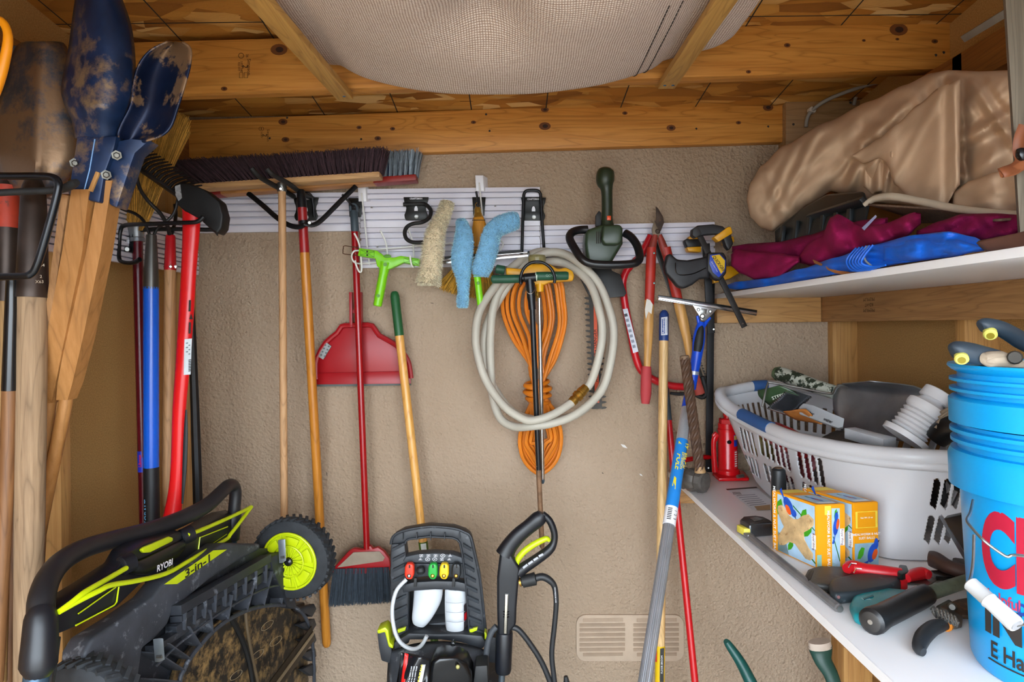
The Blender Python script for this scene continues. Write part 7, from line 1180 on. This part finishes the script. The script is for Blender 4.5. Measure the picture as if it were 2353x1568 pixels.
# --- cables on the tan board
CAB = M('8f8a84', .55, var=.08); t = T('electric_cable', 'grey-white electric cable running over the tan board to the roof', 'cable', P(1855, 295, 2.3)); ptube('cable', [(1852, 292, 2.315), (1855, 272, 2.31), (1866, 254, 2.30), (1900, 230, 2.27), (1960, 206, 2.23), (2030, 186, 2.2), (2090, 175, 2.18), (2170, 165, 2.16)], 4.2, CAB, t, n=10, sm=4); ptube('cable', [(1962, 242, 2.31), (1968, 220, 2.30), (1985, 202, 2.27), (2040, 182, 2.24), (2110, 168, 2.2)], 4, CAB, t, n=10, sm=4)
slab('cable_clip', [P(*p) for p in ((1860, 248, 2.295), (1866, 244, 2.295), (1876, 252, 2.295), (1874, 258, 2.295), (1867, 257, 2.295), (1860, 254, 2.295))], V((0, .02, 0)), M('d0c4b8', .5), t, .001)
# --- burlap cushion slung on two furring strips
def burlap():
    k = N('burlap'); cx = k.coord((1, 1, 1)); sep = k.n('ShaderNodeSeparateXYZ'); k.l(cx, sep.inputs[0]); wob = k.noise(cx, 9, 3)
    def thr(o, sc): return k.math('ABSOLUTE', k.math('SINE', k.math('ADD', k.math('MULTIPLY', o, sc), k.math('MULTIPLY', wob, 6.0))))
    a = thr(sep.outputs[0], 520.0); b = thr(sep.outputs[1], 520.0); w_ = k.math('MULTIPLY', a, b); nz = k.noise(k.coord((30, 260, 30)), 2, 3); nz2 = k.noise(k.coord((260, 30, 30)), 2, 3)
    t1 = k.math('ADD', k.math('MULTIPLY', w_, .6), k.math('MULTIPLY', k.math('ADD', nz, nz2), .28))
    col = k.ramp(t1, [(.2, '8c7262'), (.5, 'ccb4a4'), (.85, 'f2e6dc')]); k.bump(w_, .6, .002); return k.done(col, .9)
t = T('burlap_cushion', 'taupe woven cushion slung under the roof on two wooden strips', 'cushion', P(1176, 60, 1.6)); BUL = burlap()
def zc(y): return (HY - 212) / F * 1.84 + EYE
ZS = EYE + .714
def cush(u, v, low=True):
    # u across X, v from far (0) to near (1)
    xl, xr = -.565, .565; X = xl + (xr - xl) * u; far = 1.855 - (.9 if X > 0 else .25) * max(0, abs(X) - .40) - .01 * math.cos(X * 5); Y = far - v * .95
    inn = max(0, 1 - ((X + .018) / .440) ** 2); sag = .098 * inn ** .75 * min(1, .62 + v * 4) * (1 - .25 * v)
    out = .05 * max(0, abs(X + .015) - .47) / .2
    pin = .075 * math.exp(-((X + .05) / .10) ** 2 - ((v - .46) / .13) ** 2) + .03 * math.exp(-((X - .1) / .2) ** 2 - ((v - .62) / .1) ** 2)
    edge = (max(0, 1 - v / .10)) ** 2 * .05 + (max(0, 1 - min(u, 1 - u) / .03)) ** 2 * .02
    z = ZS + .004 - sag + pin + .5 * edge - out * .2 + .006 * mn.noise(V((X * 5, Y * 6, 0)))
    if not low: z = ZS + .07 - .5 * edge
    return V((X, Y, z))
grid('cushion', lambda u, v: cush(u * 2, v) if u <= .5 else cush(2 - u * 2, v, False), 160, 70, BUL, t, 0, 70, True)
for X, dash in ((.345, 0), (.375, 1)):
    for k in range(26): v0 = .02 + k * .018; a, b = cush((X + .565) / 1.13, v0), cush((X + .565) / 1.13, v0 + .012); tube('seam_stitch', [a - up * .0015, b - up * .0015], .0016, M('3a302c', .9), t, n=5)
FS = WOOD('b0803c', 'd0a258', 'Y', 1.2, 0, .55)
def strip(label, xa, ya, xb, yb):
    t = T('furring_strip', label, 'wood strip', P(xa, ya, 1.88)); a = P(xa, ya, 1.865); b = P(xb, yb, 1.36); b.z = a.z + .003; e = a + (b - a) * 2.4
    o = bar('strip', a, e, .048, .019, FS, t, up=V((0, 0, 1)), bev=.002); return t, a, b
t, a, b = strip('pine strip under the cushion ending with one blue screw', 793, 222, 616, -14); lathe('screw', a + V((.004, -.028, -.011)), a + V((.004, -.028, -.005)), [(0, .003), (.4, .0055), (1, .0055)], M('5a7a94', .35, .7), t, 10)
t, a, b = strip('pine strip under the cushion ending with two blue screws', 1531, 197, 1672, -14)
for dx in (-.011, .012): lathe('screw', a + V((dx, -.028, -.011)), a + V((dx, -.028, -.005)), [(0, .003), (.4, .0055), (1, .0055)], M('5a7a94', .35, .7), t, 10)
